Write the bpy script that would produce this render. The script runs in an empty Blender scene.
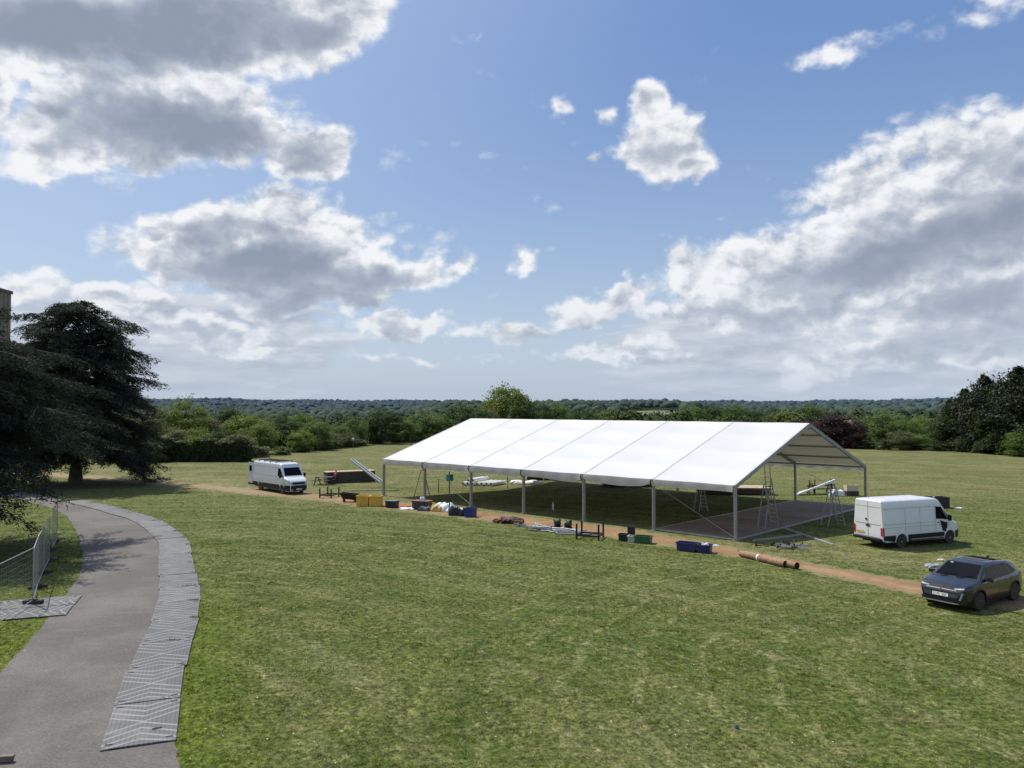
import bpy, bmesh, math, random
import numpy as np
from mathutils import Vector, Matrix

R = math.radians
random.seed(11)
rng = np.random.default_rng(11)
scene = bpy.context.scene
COL = scene.collection

# ------------------------------------------------------------------ node helpers
class Nodes:
    """small helper around a node tree: math on sockets or numbers"""
    def __init__(self, tree):
        self.t = tree; self.n = tree.nodes; self.l = tree.links
    def new(self, kind, **kw):
        nd = self.n.new(kind)
        for k, v in kw.items(): setattr(nd, k, v)
        return nd
    def put(self, sock, val):
        if val is None: return
        if isinstance(val, bpy.types.NodeSocket): self.l.new(val, sock)
        elif isinstance(val, (tuple, list)) and len(val) == 3 and sock.type == 'RGBA': sock.default_value = (*val, 1)
        else: sock.default_value = val
    def m(self, op, a, b=None, c=None, clamp=False):
        nd = self.new('ShaderNodeMath', operation=op, use_clamp=clamp)
        self.put(nd.inputs[0], a); self.put(nd.inputs[1], b)
        if c is not None: self.put(nd.inputs[2], c)
        return nd.outputs[0]
    def step(self, x, lo, hi, a=0.0, b=1.0, kind='SMOOTHSTEP'):
        nd = self.new('ShaderNodeMapRange', interpolation_type=kind)
        for i, v in enumerate((x, lo, hi, a, b)): self.put(nd.inputs[i], v)
        return nd.outputs[0]
    def mix(self, f, a, b, mode='MIX'):
        nd = self.new('ShaderNodeMix', data_type='RGBA', blend_type=mode)
        self.put(nd.inputs[0], f); self.put(nd.inputs[6], a); self.put(nd.inputs[7], b)
        return nd.outputs[2]
    def noise(self, vec, scale, detail=4, rough=0.55, dist=0.0, color=False, kind='FBM'):
        nd = self.new('ShaderNodeTexNoise', noise_type=kind)
        if vec is not None: self.l.new(vec, nd.inputs['Vector'])
        nd.inputs['Scale'].default_value = scale; nd.inputs['Detail'].default_value = detail
        nd.inputs['Roughness'].default_value = rough; nd.inputs['Distortion'].default_value = dist
        return nd.outputs['Color' if color else 'Fac']
    def vmath(self, op, a, b=None, scale=None):
        nd = self.new('ShaderNodeVectorMath', operation=op)
        self.put(nd.inputs[0], a)
        if b is not None: self.put(nd.inputs[1], b)
        if scale is not None: self.put(nd.inputs['Scale'], scale)
        return nd.outputs[0]
    def sep(self, v):
        nd = self.new('ShaderNodeSeparateXYZ'); self.l.new(v, nd.inputs[0]); return nd.outputs
    def comb(self, x, y, z):
        nd = self.new('ShaderNodeCombineXYZ')
        for i, v in enumerate((x, y, z)): self.put(nd.inputs[i], v)
        return nd.outputs[0]
    def mapping(self, vec, loc=(0,0,0), rot=(0,0,0), scale=(1,1,1), kind='POINT'):
        nd = self.new('ShaderNodeMapping', vector_type=kind)
        self.l.new(vec, nd.inputs[0])
        nd.inputs[1].default_value = loc; nd.inputs[2].default_value = rot; nd.inputs[3].default_value = scale
        return nd.outputs[0]

# ------------------------------------------------------------------ camera: 7.6 m up, looking along +Y, tilted up a little
EYE_H = 7.6
cam_data = bpy.data.cameras.new('camera'); cam = bpy.data.objects.new('camera', cam_data); COL.objects.link(cam)
cam_data.sensor_width = 36; cam_data.lens = 27.14; cam_data.clip_start = 0.1; cam_data.clip_end = 20000
cam.location = (0, 0, EYE_H); cam.rotation_euler = (R(91.78), 0, 0)
scene.camera = cam
scene.view_settings.view_transform = 'Standard'; scene.view_settings.look = 'None'
scene.view_settings.exposure = 0; scene.view_settings.gamma = 1
scene.render.engine = 'CYCLES'
scene.cycles.max_bounces = 6; scene.cycles.transparent_max_bounces = 12
scene.cycles.diffuse_bounces = 3; scene.cycles.glossy_bounces = 3
scene.cycles.sample_clamp_indirect = 6

# ------------------------------------------------------------------ sun: high on the left, beyond the marquee
SUN_EL = R(55)
SUN_TO = Vector((-0.76 * math.cos(SUN_EL), 0.65 * math.cos(SUN_EL), math.sin(SUN_EL))).normalized()
sun = bpy.data.lights.new('sun', 'SUN'); sun_ob = bpy.data.objects.new('sun', sun); COL.objects.link(sun_ob)
sun.energy = 5.0; sun.angle = R(0.5); sun.color = (1.0, 0.95, 0.87)
sun_ob.rotation_euler = SUN_TO.to_track_quat('Z', 'Y').to_euler()
sun_ob.location = SUN_TO * 50
# ------------------------------------------------------------------ sky: Nishita air with cumulus in direction space
SKY_K = 0.10
def build_sky():
    w = bpy.data.worlds.new('World'); scene.world = w; w.use_nodes = True
    t = w.node_tree; t.nodes.clear(); g = Nodes(t)
    sky = g.new('ShaderNodeTexSky', sky_type='NISHITA')
    sky.sun_disc = False; sky.sun_elevation = SUN_EL
    sky.sun_rotation = math.atan2(SUN_TO.x, SUN_TO.y)
    sky.air_density = 1.0; sky.dust_density = 1.6; sky.ozone_density = 1.6; sky.altitude = 60
    D = g.new('ShaderNodeTexCoord').outputs['Generated']
    x, y, z = g.sep(D)
    ys = g.m('MAXIMUM', y, 0.12)
    gu = g.m('DIVIDE', x, ys); gv = g.m('DIVIDE', z, ys)          # the sky as a chart over the northern half
    front = g.step(y, 0.12, 0.5)
    P0 = g.comb(gu, gv, 0.0)
    # warp: broad and fine, so no cloud keeps the outline of an ellipse
    w1 = g.noise(D, 7.0, 2, 0.5, color=True); w2 = g.noise(D, 24.0, 3, 0.6, color=True)
    wv = g.vmath('SCALE', g.vmath('SUBTRACT', w1, (0.5, 0.5, 0.5)), scale=0.10)
    wv2 = g.vmath('SCALE', g.vmath('SUBTRACT', w2, (0.5, 0.5, 0.5)), scale=0.045)
    P = g.vmath('MULTIPLY', g.vmath('ADD', g.vmath('ADD', P0, wv), wv2), (1, 1, 0))
    P = g.vmath('ADD', P, (0, 0, 1))
    F = 772.0
    def field(blobs):
        acc = None
        for (u, v, ru, rv, rot, wt) in blobs:
            c_, s_ = math.cos(R(rot)), math.sin(R(rot)); u0, v0 = (u - 512) / F, (408 - v) / F
            ka, kb = F / ru, F / rv
            if rot == 0:
                q = g.new('ShaderNodeVectorMath', operation='MULTIPLY_ADD'); g.l.new(P, q.inputs[0])
                q.inputs[1].default_value = (ka, kb, 0); q.inputs[2].default_value = (-u0 * ka, -v0 * kb, 0); q = q.outputs[0]
            else:
                q = g.comb(g.new_dot(P, (c_ * ka, s_ * ka, -(u0 * c_ + v0 * s_) * ka)), g.new_dot(P, (-s_ * kb, c_ * kb, (u0 * s_ - v0 * c_) * kb)), 0.0)
            ln = g.new('ShaderNodeVectorMath', operation='LENGTH'); g.l.new(q, ln.inputs[0])
            val = g.m('MULTIPLY_ADD', ln.outputs['Value'], -wt, wt)
            acc = val if acc is None else g.m('SMOOTH_MAX', acc, val, 0.12)
        return g.m('MAXIMUM', acc, 0.0)
    C = field([
        # big grey cloud of the upper left, with its bright lower knobs
        (40, 20, 210, 95, 0, 1.25), (190, 15, 210, 95, 0, 1.25), (320, 5, 120, 75, 20, 1.0), (180, 116, 165, 72, -6, 1.2),
        (70, 140, 120, 60, 10, 0.85), (302, 156, 66, 46, 0, 1.1), (130, 90, 150, 66, 0, 1.0), (-60, 90, 120, 110, 0, 1.0),
        # long cumulus below it
        (258, 246, 200, 62, -4, 1.3), (175, 236, 120, 36, 4, 0.95), (285, 222, 90, 46, 0, 1.0), (385, 268, 80, 32, -12, 0.9),
        (452, 276, 38, 18, 25, 0.6), (300, 292, 150, 26, 0, 0.95), (205, 322, 200, 26, 0, 0.6), (250, 345, 160, 12, 0, 0.5), (120, 292, 80, 24, 0, 0.7), (20, 278, 62, 30, 0, 0.8),
        (406, 321, 56, 19, 0, 0.95),
        # the lone tall one
        (664, 150, 66, 62, 0, 1.0), (652, 105, 30, 50, 8, 0.95), (690, 165, 48, 36, -20, 0.8), (594, 165, 22, 16, 0, 0.5), (613, 113, 20, 24, -20, 0.42),
        (535, 258, 46, 20, 25, 0.47), (568, 92, 18, 20, 0, 0.36), (820, 44, 60, 18, 8, 0.36), (975, 18, 120, 40, 12, 0.40), (1000, -20, 100, 40, 0, 0.42),
        # long bank climbing to the right
        (1010, 190, 170, 115, 18, 1.25), (905, 225, 180, 92, 22, 1.2), (800, 262, 165, 62, 18, 1.05), (725, 268, 95, 46, 25, 0.85),
        (1000, 300, 240, 70, 5, 0.95), (870, 310, 210, 46, 4, 0.8), (705, 316, 110, 22, 0, 0.6),
        (600, 303, 84, 26, 6, 0.85), (525, 324, 84, 20, 6, 0.7), (900, 362, 240, 22, 0, 0.7), (620, 350, 190, 16, 0, 0.55), (420, 352, 120, 12, 0, 0.45),
    ])
    S = field([(100, 30, 250, 60, 0, 1.2), (160, 126, 165, 44, -6, 1.15), (285, 272, 175, 34, -3, 1.2), (325, 298, 110, 18, 0, 1.0), (150, 300, 90, 14, 0, 0.6), (406, 331, 46, 9, 0, 0.6), (310, 172, 44, 20, 0, 0.45),
               (285, 28, 70, 44, 0, 0.9), (880, 268, 190, 36, 14, 1.0), (990, 240, 130, 56, 18, 1.0), (960, 318, 170, 30, 6, 0.7), (600, 318, 80, 14, 6, 0.7), (1000, 345, 230, 36, 4, 0.9), (770, 318, 150, 20, 2, 0.7), (570, 330, 110, 16, 0, 0.8), (200, 330, 150, 18, 0, 0.7), (860, 375, 220, 14, 0, 0.6), (668, 172, 40, 30, 0, 0.25)])
    C = g.m('MULTIPLY', C, front); S = g.m('MULTIPLY', S, front)
    # billows: fractal noise plus inverted cells for rounded heads; flatter towards the horizon
    Dz = g.comb(x, y, g.m('MULTIPLY', z, 1.5))
    Dw = g.vmath('ADD', Dz, g.vmath('SCALE', g.vmath('SUBTRACT', w2, (0.5, 0.5, 0.5)), scale=0.03))
    def billow(vec, det):
        n = g.noise(vec, 11.0, det, 0.58)
        vo = g.new('ShaderNodeTexVoronoi', feature='F1', normalize=True)
        g.l.new(vec, vo.inputs['Vector']); vo.inputs['Scale'].default_value = 22.0; vo.inputs['Detail'].default_value = 1.0
        vo.inputs['Roughness'].default_value = 0.55
        b = g.m('SUBTRACT', 0.42, vo.outputs['Distance'])
        return g.m('ADD', g.m('MULTIPLY', g.m('SUBTRACT', n, 0.5), 1.25), g.m('MULTIPLY', b, 0.50))
    N0 = billow(Dw, 8)
    N1 = billow(g.vmath('ADD', Dw, (-0.008, 0.002, 0.017)), 6)        # a step towards the sun
    # low thin layers near the horizon and loose cloud over the rest of the dome
    lay = g.mapping(D, (0, 0, 0), (0, 0, 0), (7.5, 7.5, 36.0))
    LN = g.noise(lay, 1.0, 6, 0.58, 0.25)
    LN1 = g.noise(g.vmath('ADD', lay, (-0.1, 0.0, 0.34)), 1.0, 4, 0.58, 0.25)
    low = g.m('MULTIPLY', g.step(z, 0.20, 0.10), g.step(z, -0.01, 0.025))
    low = g.m('MULTIPLY', low, g.m('ADD', 0.45, g.m('MULTIPLY', g.m('ADD', g.step(gu, 0.0, 0.25), g.step(gu, -0.15, -0.32), clamp=True), 0.55)))
    lowd = g.m('SUBTRACT', g.m('MULTIPLY', low, 0.74), g.m('SUBTRACT', 1.0, LN))
    GN = g.noise(Dz, 2.6, 3, 0.56)
    back = g.m('SUBTRACT', 1.0, front)
    glob = g.m('MULTIPLY', g.m('SUBTRACT', GN, 0.49), g.m('MULTIPLY', g.m('ADD', back, g.m('MULTIPLY', g.step(gv, 0.62, 0.85), front), clamp=True), 2.8))
    d = g.m('ADD', g.m('MULTIPLY', C, 1.0), N0)
    d = g.m('SUBTRACT', d, 0.27)
    d = g.m('MAXIMUM', d, g.m('SUBTRACT', g.m('ADD', glob, g.m('MULTIPLY', N0, 0.35)), 0.15))
    a_main = g.m('MULTIPLY', g.step(d, -0.03, 0.24), g.m('ADD', 0.62, g.m('MULTIPLY', g.step(d, 0.03, 0.25), 0.38)))
    a_low = g.m('MULTIPLY', g.step(lowd, -0.04, 0.16), 0.85)
    # lit from behind: thin rims shine, thick bellies go grey, heads turned to the sun are bright
    rel = g.m('MULTIPLY', g.m('SUBTRACT', N0, N1), 2.1)
    thick = g.m('ADD', g.m('MULTIPLY', g.step(d, 0.08, 0.85), 0.78), g.m('MULTIPLY', g.step(S, 0.05, 0.75), 0.85))
    lum = g.m('ADD', g.m('SUBTRACT', 1.0, g.m('MULTIPLY', thick, 0.58)), g.m('MULTIPLY', rel, g.step(thick, 0.2, 1.6, 1.0, 0.35)))
    lum = g.m('MAXIMUM', g.m('MINIMUM', lum, 1.06), 0.10)
    ramp = g.new('ShaderNodeValToRGB'); g.l.new(lum, ramp.inputs[0])
    e = ramp.color_ramp.elements
    e[0].position = 0.10; e[0].color = (0.285, 0.33, 0.43, 1)
    e[1].position = 1.0; e[1].color = (0.90, 0.92, 0.95, 1)
    for p_, c_ in ((0.35, (0.36, 0.41, 0.51, 1)), (0.62, (0.50, 0.55, 0.63, 1)), (0.85, (0.76, 0.79, 0.84, 1))):
        q = e.new(p_); q.color = c_
    k = 1.0 / SKY_K
    cloud = g.vmath('SCALE', ramp.outputs[0], scale=k)
    lowlum = g.m('ADD', g.m('ADD', 0.5, g.m('MULTIPLY', g.m('SUBTRACT', LN, LN1), 2.6)), g.m('MULTIPLY', N0, 0.25), clamp=True)
    lowc = g.mix(lowlum, (0.34 * k, 0.39 * k, 0.49 * k), (0.74 * k, 0.77 * k, 0.82 * k))
    # air: the Nishita blue, eased towards a soft mid blue and a milky band at the horizon
    base = g.mix(0.55, sky.outputs[0], g.mix(g.step(z, 0.0, 0.5), (0.48 * k, 0.63 * k, 0.85 * k), (0.150 * k, 0.310 * k, 0.70 * k)))
    glow = g.step(g.new_dot(D, SUN_TO), 0.55, 1.0)
    base = g.mix(g.m('MULTIPLY', glow, 0.55), base, (0.62 * k, 0.74 * k, 0.92 * k))
    base = g.mix(a_low, base, lowc)
    base = g.mix(a_main, base, cloud)
    low_air = g.m('MULTIPLY', g.step(z, 0.21, 0.04), 0.34)
    base = g.mix(low_air, base, (0.56 * k, 0.64 * k, 0.75 * k))
    haze = g.step(z, 0.075, -0.01)
    base = g.mix(g.m('MULTIPLY', haze, 0.8), base, (0.47 * k, 0.55 * k, 0.665 * k))
    bg = g.new('ShaderNodeBackground'); g.l.new(base, bg.inputs[0]); bg.inputs[1].default_value = SKY_K
    out = g.new('ShaderNodeOutputWorld'); g.l.new(bg.outputs[0], out.inputs[0])
    w.cycles.sampling_method = 'NONE'
def _dot(self, a, vec):
    nd = self.new('ShaderNodeVectorMath', operation='DOT_PRODUCT'); self.l.new(a, nd.inputs[0]); nd.inputs[1].default_value = vec
    return nd.outputs['Value']
Nodes.new_dot = _dot
build_sky()
# ------------------------------------------------------------------ mesh and object helpers
def orient(v):
    v = Vector(v).normalized()
    return v.to_track_quat('Z', 'X').to_matrix()

class MB:
    """collects boxes, tubes, strips; build() links them as ONE mesh object"""
    def __init__(self): self.v = []; self.f = []; self.uv = None
    def add(self, vs, fs):
        o = len(self.v); self.v += [tuple(p) for p in vs]; self.f += [tuple(i + o for i in f) for f in fs]; return self
    def box(self, c, s, rz=0.0, M=None):
        c = Vector(c); hx, hy, hz = s[0] / 2, s[1] / 2, s[2] / 2
        M = M or Matrix.Rotation(rz, 3, 'Z')
        vs = [c + M @ Vector((x, y, z)) for x in (-hx, hx) for y in (-hy, hy) for z in (-hz, hz)]
        return self.add(vs, [(0,1,3,2), (4,6,7,5), (0,4,5,1), (2,3,7,6), (0,2,6,4), (1,5,7,3)])
    def beam(self, p0, p1, w, h, up=(0, 0, 1)):
        p0, p1 = Vector(p0), Vector(p1); d = (p1 - p0).normalized(); u = Vector(up)
        s = d.cross(u); s = s.normalized() if s.length > 1e-5 else Vector((1, 0, 0)); u = s.cross(d)
        vs = [p + s * a * w / 2 + u * b * h / 2 for p in (p0, p1) for a, b in ((-1,-1), (1,-1), (1,1), (-1,1))]
        return self.add(vs, [(3,2,1,0), (4,5,6,7), (0,1,5,4), (1,2,6,5), (2,3,7,6), (3,0,4,7)])
    def tube(self, p0, p1, r0, r1=None, n=8, cap=True):
        r1 = r0 if r1 is None else r1
        p0, p1 = Vector(p0), Vector(p1); M = orient(p1 - p0)
        vs = []
        for p, r in ((p0, r0), (p1, r1)):
            for i in range(n):
                a = 2 * math.pi * i / n; vs.append(p + M @ Vector((r * math.cos(a), r * math.sin(a), 0)))
        fs = [(i, (i + 1) % n, n + (i + 1) % n, n + i) for i in range(n)]
        if cap: fs += [tuple(range(n - 1, -1, -1)), tuple(range(n, 2 * n))]
        return self.add(vs, fs)
    def path(self, pts, r, n=6):
        """a tube along a polyline; r a number or one per point"""
        pts = [Vector(p) for p in pts]; rs = r if isinstance(r, (list, tuple)) else [r] * len(pts)
        vs = []
        for i, p in enumerate(pts):
            d = pts[min(i + 1, len(pts) - 1)] - pts[max(i - 1, 0)]
            M = orient(d if d.length > 1e-6 else (0, 0, 1))
            for k in range(n):
                a = 2 * math.pi * k / n; vs.append(p + M @ Vector((rs[i] * math.cos(a), rs[i] * math.sin(a), 0)))
        fs = []
        for i in range(len(pts) - 1):
            for k in range(n):
                a, b = i * n + k, i * n + (k + 1) % n
                fs.append((a, b, b + n, a + n))
        fs += [tuple(range(n - 1, -1, -1)), tuple(range((len(pts) - 1) * n, len(pts) * n))]
        return self.add(vs, fs)
    def lathe(self, prof, c=(0,0,0), axis=(0,0,1), n=20):
        M = orient(axis); c = Vector(c); vs = []
        for r, z in prof:
            for i in range(n):
                a = 2 * math.pi * i / n; vs.append(c + M @ Vector((r * math.cos(a), r * math.sin(a), z)))
        fs = []
        for j in range(len(prof) - 1):
            for i in range(n):
                a, b = j * n + i, j * n + (i + 1) % n; fs.append((a, b, b + n, a + n))
        fs += [tuple(range(n - 1, -1, -1)), tuple(range((len(prof) - 1) * n, len(prof) * n))]
        return self.add(vs, fs)
    def prism(self, poly, z0, z1):
        n = len(poly)
        vs = [(x, y, z0) for x, y in poly] + [(x, y, z1) for x, y in poly]
        return self.add(vs, [tuple(range(n - 1, -1, -1)), tuple(range(n, 2 * n))] + [(i, (i + 1) % n, n + (i + 1) % n, n + i) for i in range(n)])
    def grid(self, P):
        """P[i][j] points -> quads"""
        ni, nj = len(P), len(P[0]); vs = [p for row in P for p in row]
        return self.add(vs, [(i * nj + j, (i + 1) * nj + j, (i + 1) * nj + j + 1, i * nj + j + 1) for i in range(ni - 1) for j in range(nj - 1)])
    def build(self, name, material, parent=None, bevel=0.0, smooth=None, loc=None, rz=0.0):
        me = bpy.data.meshes.new(name); me.from_pydata(self.v, [], self.f)
        bm = bmesh.new(); bm.from_mesh(me)
        bmesh.ops.recalc_face_normals(bm, faces=bm.faces)
        if bevel: bmesh.ops.bevel(bm, geom=[e for e in bm.edges if len(e.link_faces) == 2 and e.calc_face_angle(0) > 0.6], offset=bevel, segments=2, affect='EDGES', clamp_overlap=True)
        bm.to_mesh(me); bm.free()
        if smooth is not None:
            me.polygons.foreach_set('use_smooth', [True] * len(me.polygons)); me.set_sharp_from_angle(angle=R(smooth))
        me.materials.append(material)
        o = bpy.data.objects.new(name, me); COL.objects.link(o); o.parent = parent
        if loc is not None: o.location = loc
        o.rotation_euler.z = rz
        return o

def np_mesh(name, V, F, material, parent=None, cols=None, smooth=False):
    """fast mesh from arrays: V (n,3), F (m,k), cols per face (m,3) -> attribute 'tint'"""
    me = bpy.data.meshes.new(name); k = F.shape[1]
    me.vertices.add(len(V)); me.vertices.foreach_set('co', V.astype(np.float32).ravel())
    me.loops.add(F.size); me.loops.foreach_set('vertex_index', F.astype(np.int32).ravel())
    me.polygons.add(len(F)); me.polygons.foreach_set('loop_start', np.arange(0, F.size, k, dtype=np.int32))
    if smooth: me.polygons.foreach_set('use_smooth', np.ones(len(F), dtype=bool))
    me.update(calc_edges=True)
    if cols is not None:
        at = me.attributes.new('tint', 'FLOAT_COLOR', 'FACE')
        at.data.foreach_set('color', np.concatenate([cols, np.ones((len(cols), 1))], 1).astype(np.float32).ravel())
    me.materials.append(material)
    o = bpy.data.objects.new(name, me); COL.objects.link(o); o.parent = parent
    return o

def thing(name, label, cat, loc=(0,0,0), rz=0.0, group=None):
    o = bpy.data.objects.new(name, None); COL.objects.link(o)
    o.location = loc; o.rotation_euler.z = rz; o.empty_display_size = 0.3
    return tag(o, label, cat, group)
def tag(o, label, cat, group=None):
    o['label'] = label; o['category'] = cat
    if group: o['group'] = group
    return o
def structure(o): o['kind'] = 'structure'; return o
def copy_tree(o, parent=None):
    c = o.copy(); COL.objects.link(c); c.parent = parent
    for ch in list(o.children): copy_tree(ch, c)
    return c

# ------------------------------------------------------------------ materials
def mat(name, col, rough=0.6, metal=0.0, var=0.10, scale=4.0, bump=0.0, bscale=40.0, coat=0.0, dirt=0.0, dirtcol=(0.12, 0.09, 0.06), spec=0.5):
    m = bpy.data.materials.new(name); m.use_nodes = True; t = m.node_tree; g = Nodes(t)
    b = t.nodes['Principled BSDF']
    P = g.new('ShaderNodeTexCoord').outputs['Object']
    n = g.noise(P, scale, 5, 0.6)
    lo = tuple(c * (1 - var) for c in col); hi = tuple(min(1, c * (1 + var)) for c in col)
    c = g.mix(g.step(n, 0.3, 0.7, kind='LINEAR'), lo, hi)
    if dirt:
        z = g.sep(P)[2]
        f = g.m('MULTIPLY', g.m('ADD', g.step(z, 0.9, 0.15), g.m('MULTIPLY', g.noise(P, 1.7, 6, 0.65), 0.35)), dirt, clamp=True)
        f = g.m('MULTIPLY', f, g.noise(P, 6, 5, 0.7))
        c = g.mix(f, c, dirtcol)
    g.l.new(c, b.inputs['Base Color'])
    g.l.new(g.step(n, 0.25, 0.75, max(0, rough - 0.08), min(1, rough + 0.08), 'LINEAR'), b.inputs['Roughness'])
    b.inputs['Metallic'].default_value = metal; b.inputs['Coat Weight'].default_value = coat; b.inputs['Coat Roughness'].default_value = 0.05
    b.inputs['Specular IOR Level'].default_value = spec
    if bump:
        bp = g.new('ShaderNodeBump'); bp.inputs['Strength'].default_value = bump; bp.inputs['Distance'].default_value = 0.02
        g.l.new(g.noise(P, bscale, 5, 0.6), bp.inputs['Height']); g.l.new(bp.outputs[0], b.inputs['Normal'])
    return m

def glass_mat(name, col=(0.006, 0.007, 0.009), rough=0.04):
    m = mat(name, col, rough, 0, 0.2, 2.0, spec=0.10); return m

M = {}
M['alu'] = mat('aluminium', (0.50, 0.51, 0.52), 0.42, 0.75, 0.10)
M['alu_dull'] = mat('dull_aluminium', (0.34, 0.34, 0.33), 0.5, 0.35, 0.15)
M['grey_frame'] = mat('grey_frame', (0.30, 0.29, 0.26), 0.55, 0.0, 0.12)
M['steel'] = mat('galvanised_steel', (0.36, 0.375, 0.385), 0.42, 0.7, 0.18, 9)
M['black_plastic'] = mat('black_plastic', (0.018, 0.018, 0.02), 0.45, 0, 0.25)
M['rubber'] = mat('rubber', (0.016, 0.016, 0.016), 0.85, 0, 0.25, dirt=0.5)
M['rusty'] = mat('dark_rusty_steel', (0.035, 0.020, 0.018), 0.7, 0.3, 0.35, 6)
M['white_paint'] = mat('van_white_paint', (0.78, 0.79, 0.80), 0.22, 0, 0.02, coat=0.6, dirt=0.45)
M['silver_paint'] = mat('van_pale_paint', (0.64, 0.67, 0.70), 0.22, 0, 0.03, coat=0.6, dirt=0.35)
M['car_paint'] = mat('car_grey_paint', (0.012, 0.012, 0.0125), 0.3, 0.1, 0.05, coat=0.8)
M['glass'] = glass_mat('dark_glass')
M['trim_black'] = mat('black_trim', (0.012, 0.012, 0.013), 0.5, 0, 0.2, spec=0.3)
M['under'] = mat('underbody', (0.008, 0.008, 0.008), 0.9, 0, 0.2)
M['alloy'] = mat('wheel_metal', (0.32, 0.33, 0.34), 0.4, 0.7, 0.15)
M['dark_alloy'] = mat('dark_wheel_metal', (0.07, 0.07, 0.075), 0.4, 0.6, 0.15)
M['lamp'] = mat('headlamp_glass', (0.55, 0.57, 0.60), 0.08, 0.2, 0.15)
M['red_lamp'] = mat('red_lamp', (0.42, 0.012, 0.012), 0.15, 0, 0.2)
M['plate_white'] = mat('white_plate', (0.75, 0.76, 0.74), 0.4, 0, 0.05)
M['plate_yellow'] = mat('yellow_plate', (0.60, 0.44, 0.06), 0.4, 0, 0.05)
M['gap'] = mat('shut_line', (0.05, 0.05, 0.05), 0.8, 0, 0.1)
M['timber'] = mat('grey_timber', (0.15, 0.12, 0.095), 0.8, 0, 0.3, 3, 0.4, 30)
M['pale_timber'] = mat('pale_timber', (0.42, 0.33, 0.23), 0.8, 0, 0.25, 3, 0.4, 30)
M['dark_timber'] = mat('dark_timber', (0.07, 0.055, 0.045), 0.8, 0, 0.35, 3, 0.4, 30)
M['yellow_plastic'] = mat('yellow_plastic', (0.70, 0.42, 0.06), 0.5, 0, 0.15)
M['blue_plastic'] = mat('blue_plastic', (0.022, 0.026, 0.125), 0.4, 0, 0.2)
M['green_plastic'] = mat('green_plastic', (0.025, 0.11, 0.045), 0.4, 0, 0.2)
M['red_cloth'] = mat('red_cloth', (0.35, 0.04, 0.03), 0.8, 0, 0.25)
M['white_sheet'] = mat('white_sheeting', (0.72, 0.73, 0.74), 0.5, 0, 0.08, 3, 0.5, 12)
M['black_bag'] = mat('black_bin_bag', (0.012, 0.013, 0.016), 0.32, 0, 0.3, 5, 0.9, 14)
M['carpet'] = mat('brown_carpet', (0.29, 0.18, 0.105), 0.95, 0, 0.35, 5, 0.5, 60)
M['teal_sign'] = mat('teal_sign', (0.01, 0.16, 0.15), 0.4, 0, 0.1)
M['green_post'] = mat('dark_green_post', (0.02, 0.06, 0.055), 0.5, 0.2, 0.15)
M['dark_bark'] = mat('dark_bark', (0.030, 0.025, 0.020), 0.9, 0, 0.3)
M['cream'] = mat('cream_card', (0.60, 0.50, 0.36), 0.8, 0, 0.1)
M['skin'] = mat('skin', (0.45, 0.27, 0.19), 0.55, 0, 0.1)
M['dark_cloth'] = mat('dark_cloth', (0.02, 0.021, 0.028), 0.85, 0, 0.25)
M['pink_cloth'] = mat('red_checked_cloth', (0.40, 0.10, 0.11), 0.85, 0, 0.4, 14)
M['orange_strap'] = mat('orange_strap', (0.22, 0.11, 0.055), 0.8, 0, 0.35, 6)
# ------------------------------------------------------------------ terrain: level field, then a valley and wooded hills
def lerp_profile(r, xs, zs):
    return np.interp(r, xs, zs)
def hgt(x, y):
    x = np.asarray(x, float); y = np.asarray(y, float)
    r = np.hypot(x, y); az = np.degrees(np.arctan2(x, y))
    zl = np.interp(r, [185, 430, 900, 1900, 2600, 7000], [0, -13, -10, 16.5, 17, 8])
    zm = np.interp(r, [185, 430, 800, 1000, 1500, 7000], [0, -10, -2.5, 4.5, 8, 4])
    zr = np.interp(r, [185, 430, 900, 1600, 2300, 7000], [0, -11, -6, 11, 13.5, 6])
    wl = np.clip((-4 - az) / 5, 0, 1); wr = np.clip((az - 12.5) / 4, 0, 1)
    wl = wl * wl * (3 - 2 * wl); wr = wr * wr * (3 - 2 * wr)
    z = zl * wl + zr * wr + zm * (1 - wl - wr)
    wob = np.sin(az * 0.9 + r * 0.004) * 1.3 + np.sin(az * 0.37 - r * 0.0021 + 1) * 1.6
    return z + wob * np.clip((r - 600) / 700, 0, 1)

TRACK_T = [(-75, 100), (-52.87, 90.59), (-46.07, 86.6), (-38.23, 81.8), (-31.22, 77.51), (-25.38, 73.65), (-19.19, 70.15), (-14.69, 66.22), (-10.55, 63.39), (-6.43, 60.78), (-0.86, 55.64), (3.23, 52.21), (7.91, 47.98), (10.67, 44.06), (13.0, 40.74), (15.49, 36.71), (17.73, 33.8), (20.49, 31.15), (23.5, 29.4), (30, 26.5), (42, 22)]
TRACK_B = [(-72, 94), (-49.81, 85.35), (-42.91, 80.69), (-36.22, 77.51), (-29.65, 73.65), (-23.61, 68.53), (-17.91, 65.49), (-13.77, 62.06), (-9.81, 58.96), (-5.94, 56.17), (-0.8, 51.75), (2.99, 48.37), (7.21, 44.2), (10.0, 41.31), (12.32, 38.62), (14.67, 34.78), (16.5, 31.9), (19.08, 29.3), (22.3, 27.0), (29, 24), (41, 19.5)]
MAT_R = [(-7.66, 17.85), (-8.74, 20.61), (-9.74, 23.45), (-10.7, 26.22), (-11.74, 29.31), (-12.53, 31.31), (-13.57, 33.6), (-14.79, 36.27), (-16.17, 39.39), (-18.14, 43.74), (-19.97, 46.85), (-21.94, 49.8), (-22.94, 51.3), (-25.11, 54.12), (-27.45, 56.33), (-30.45, 59.56), (-33.22, 62.06)]
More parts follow.
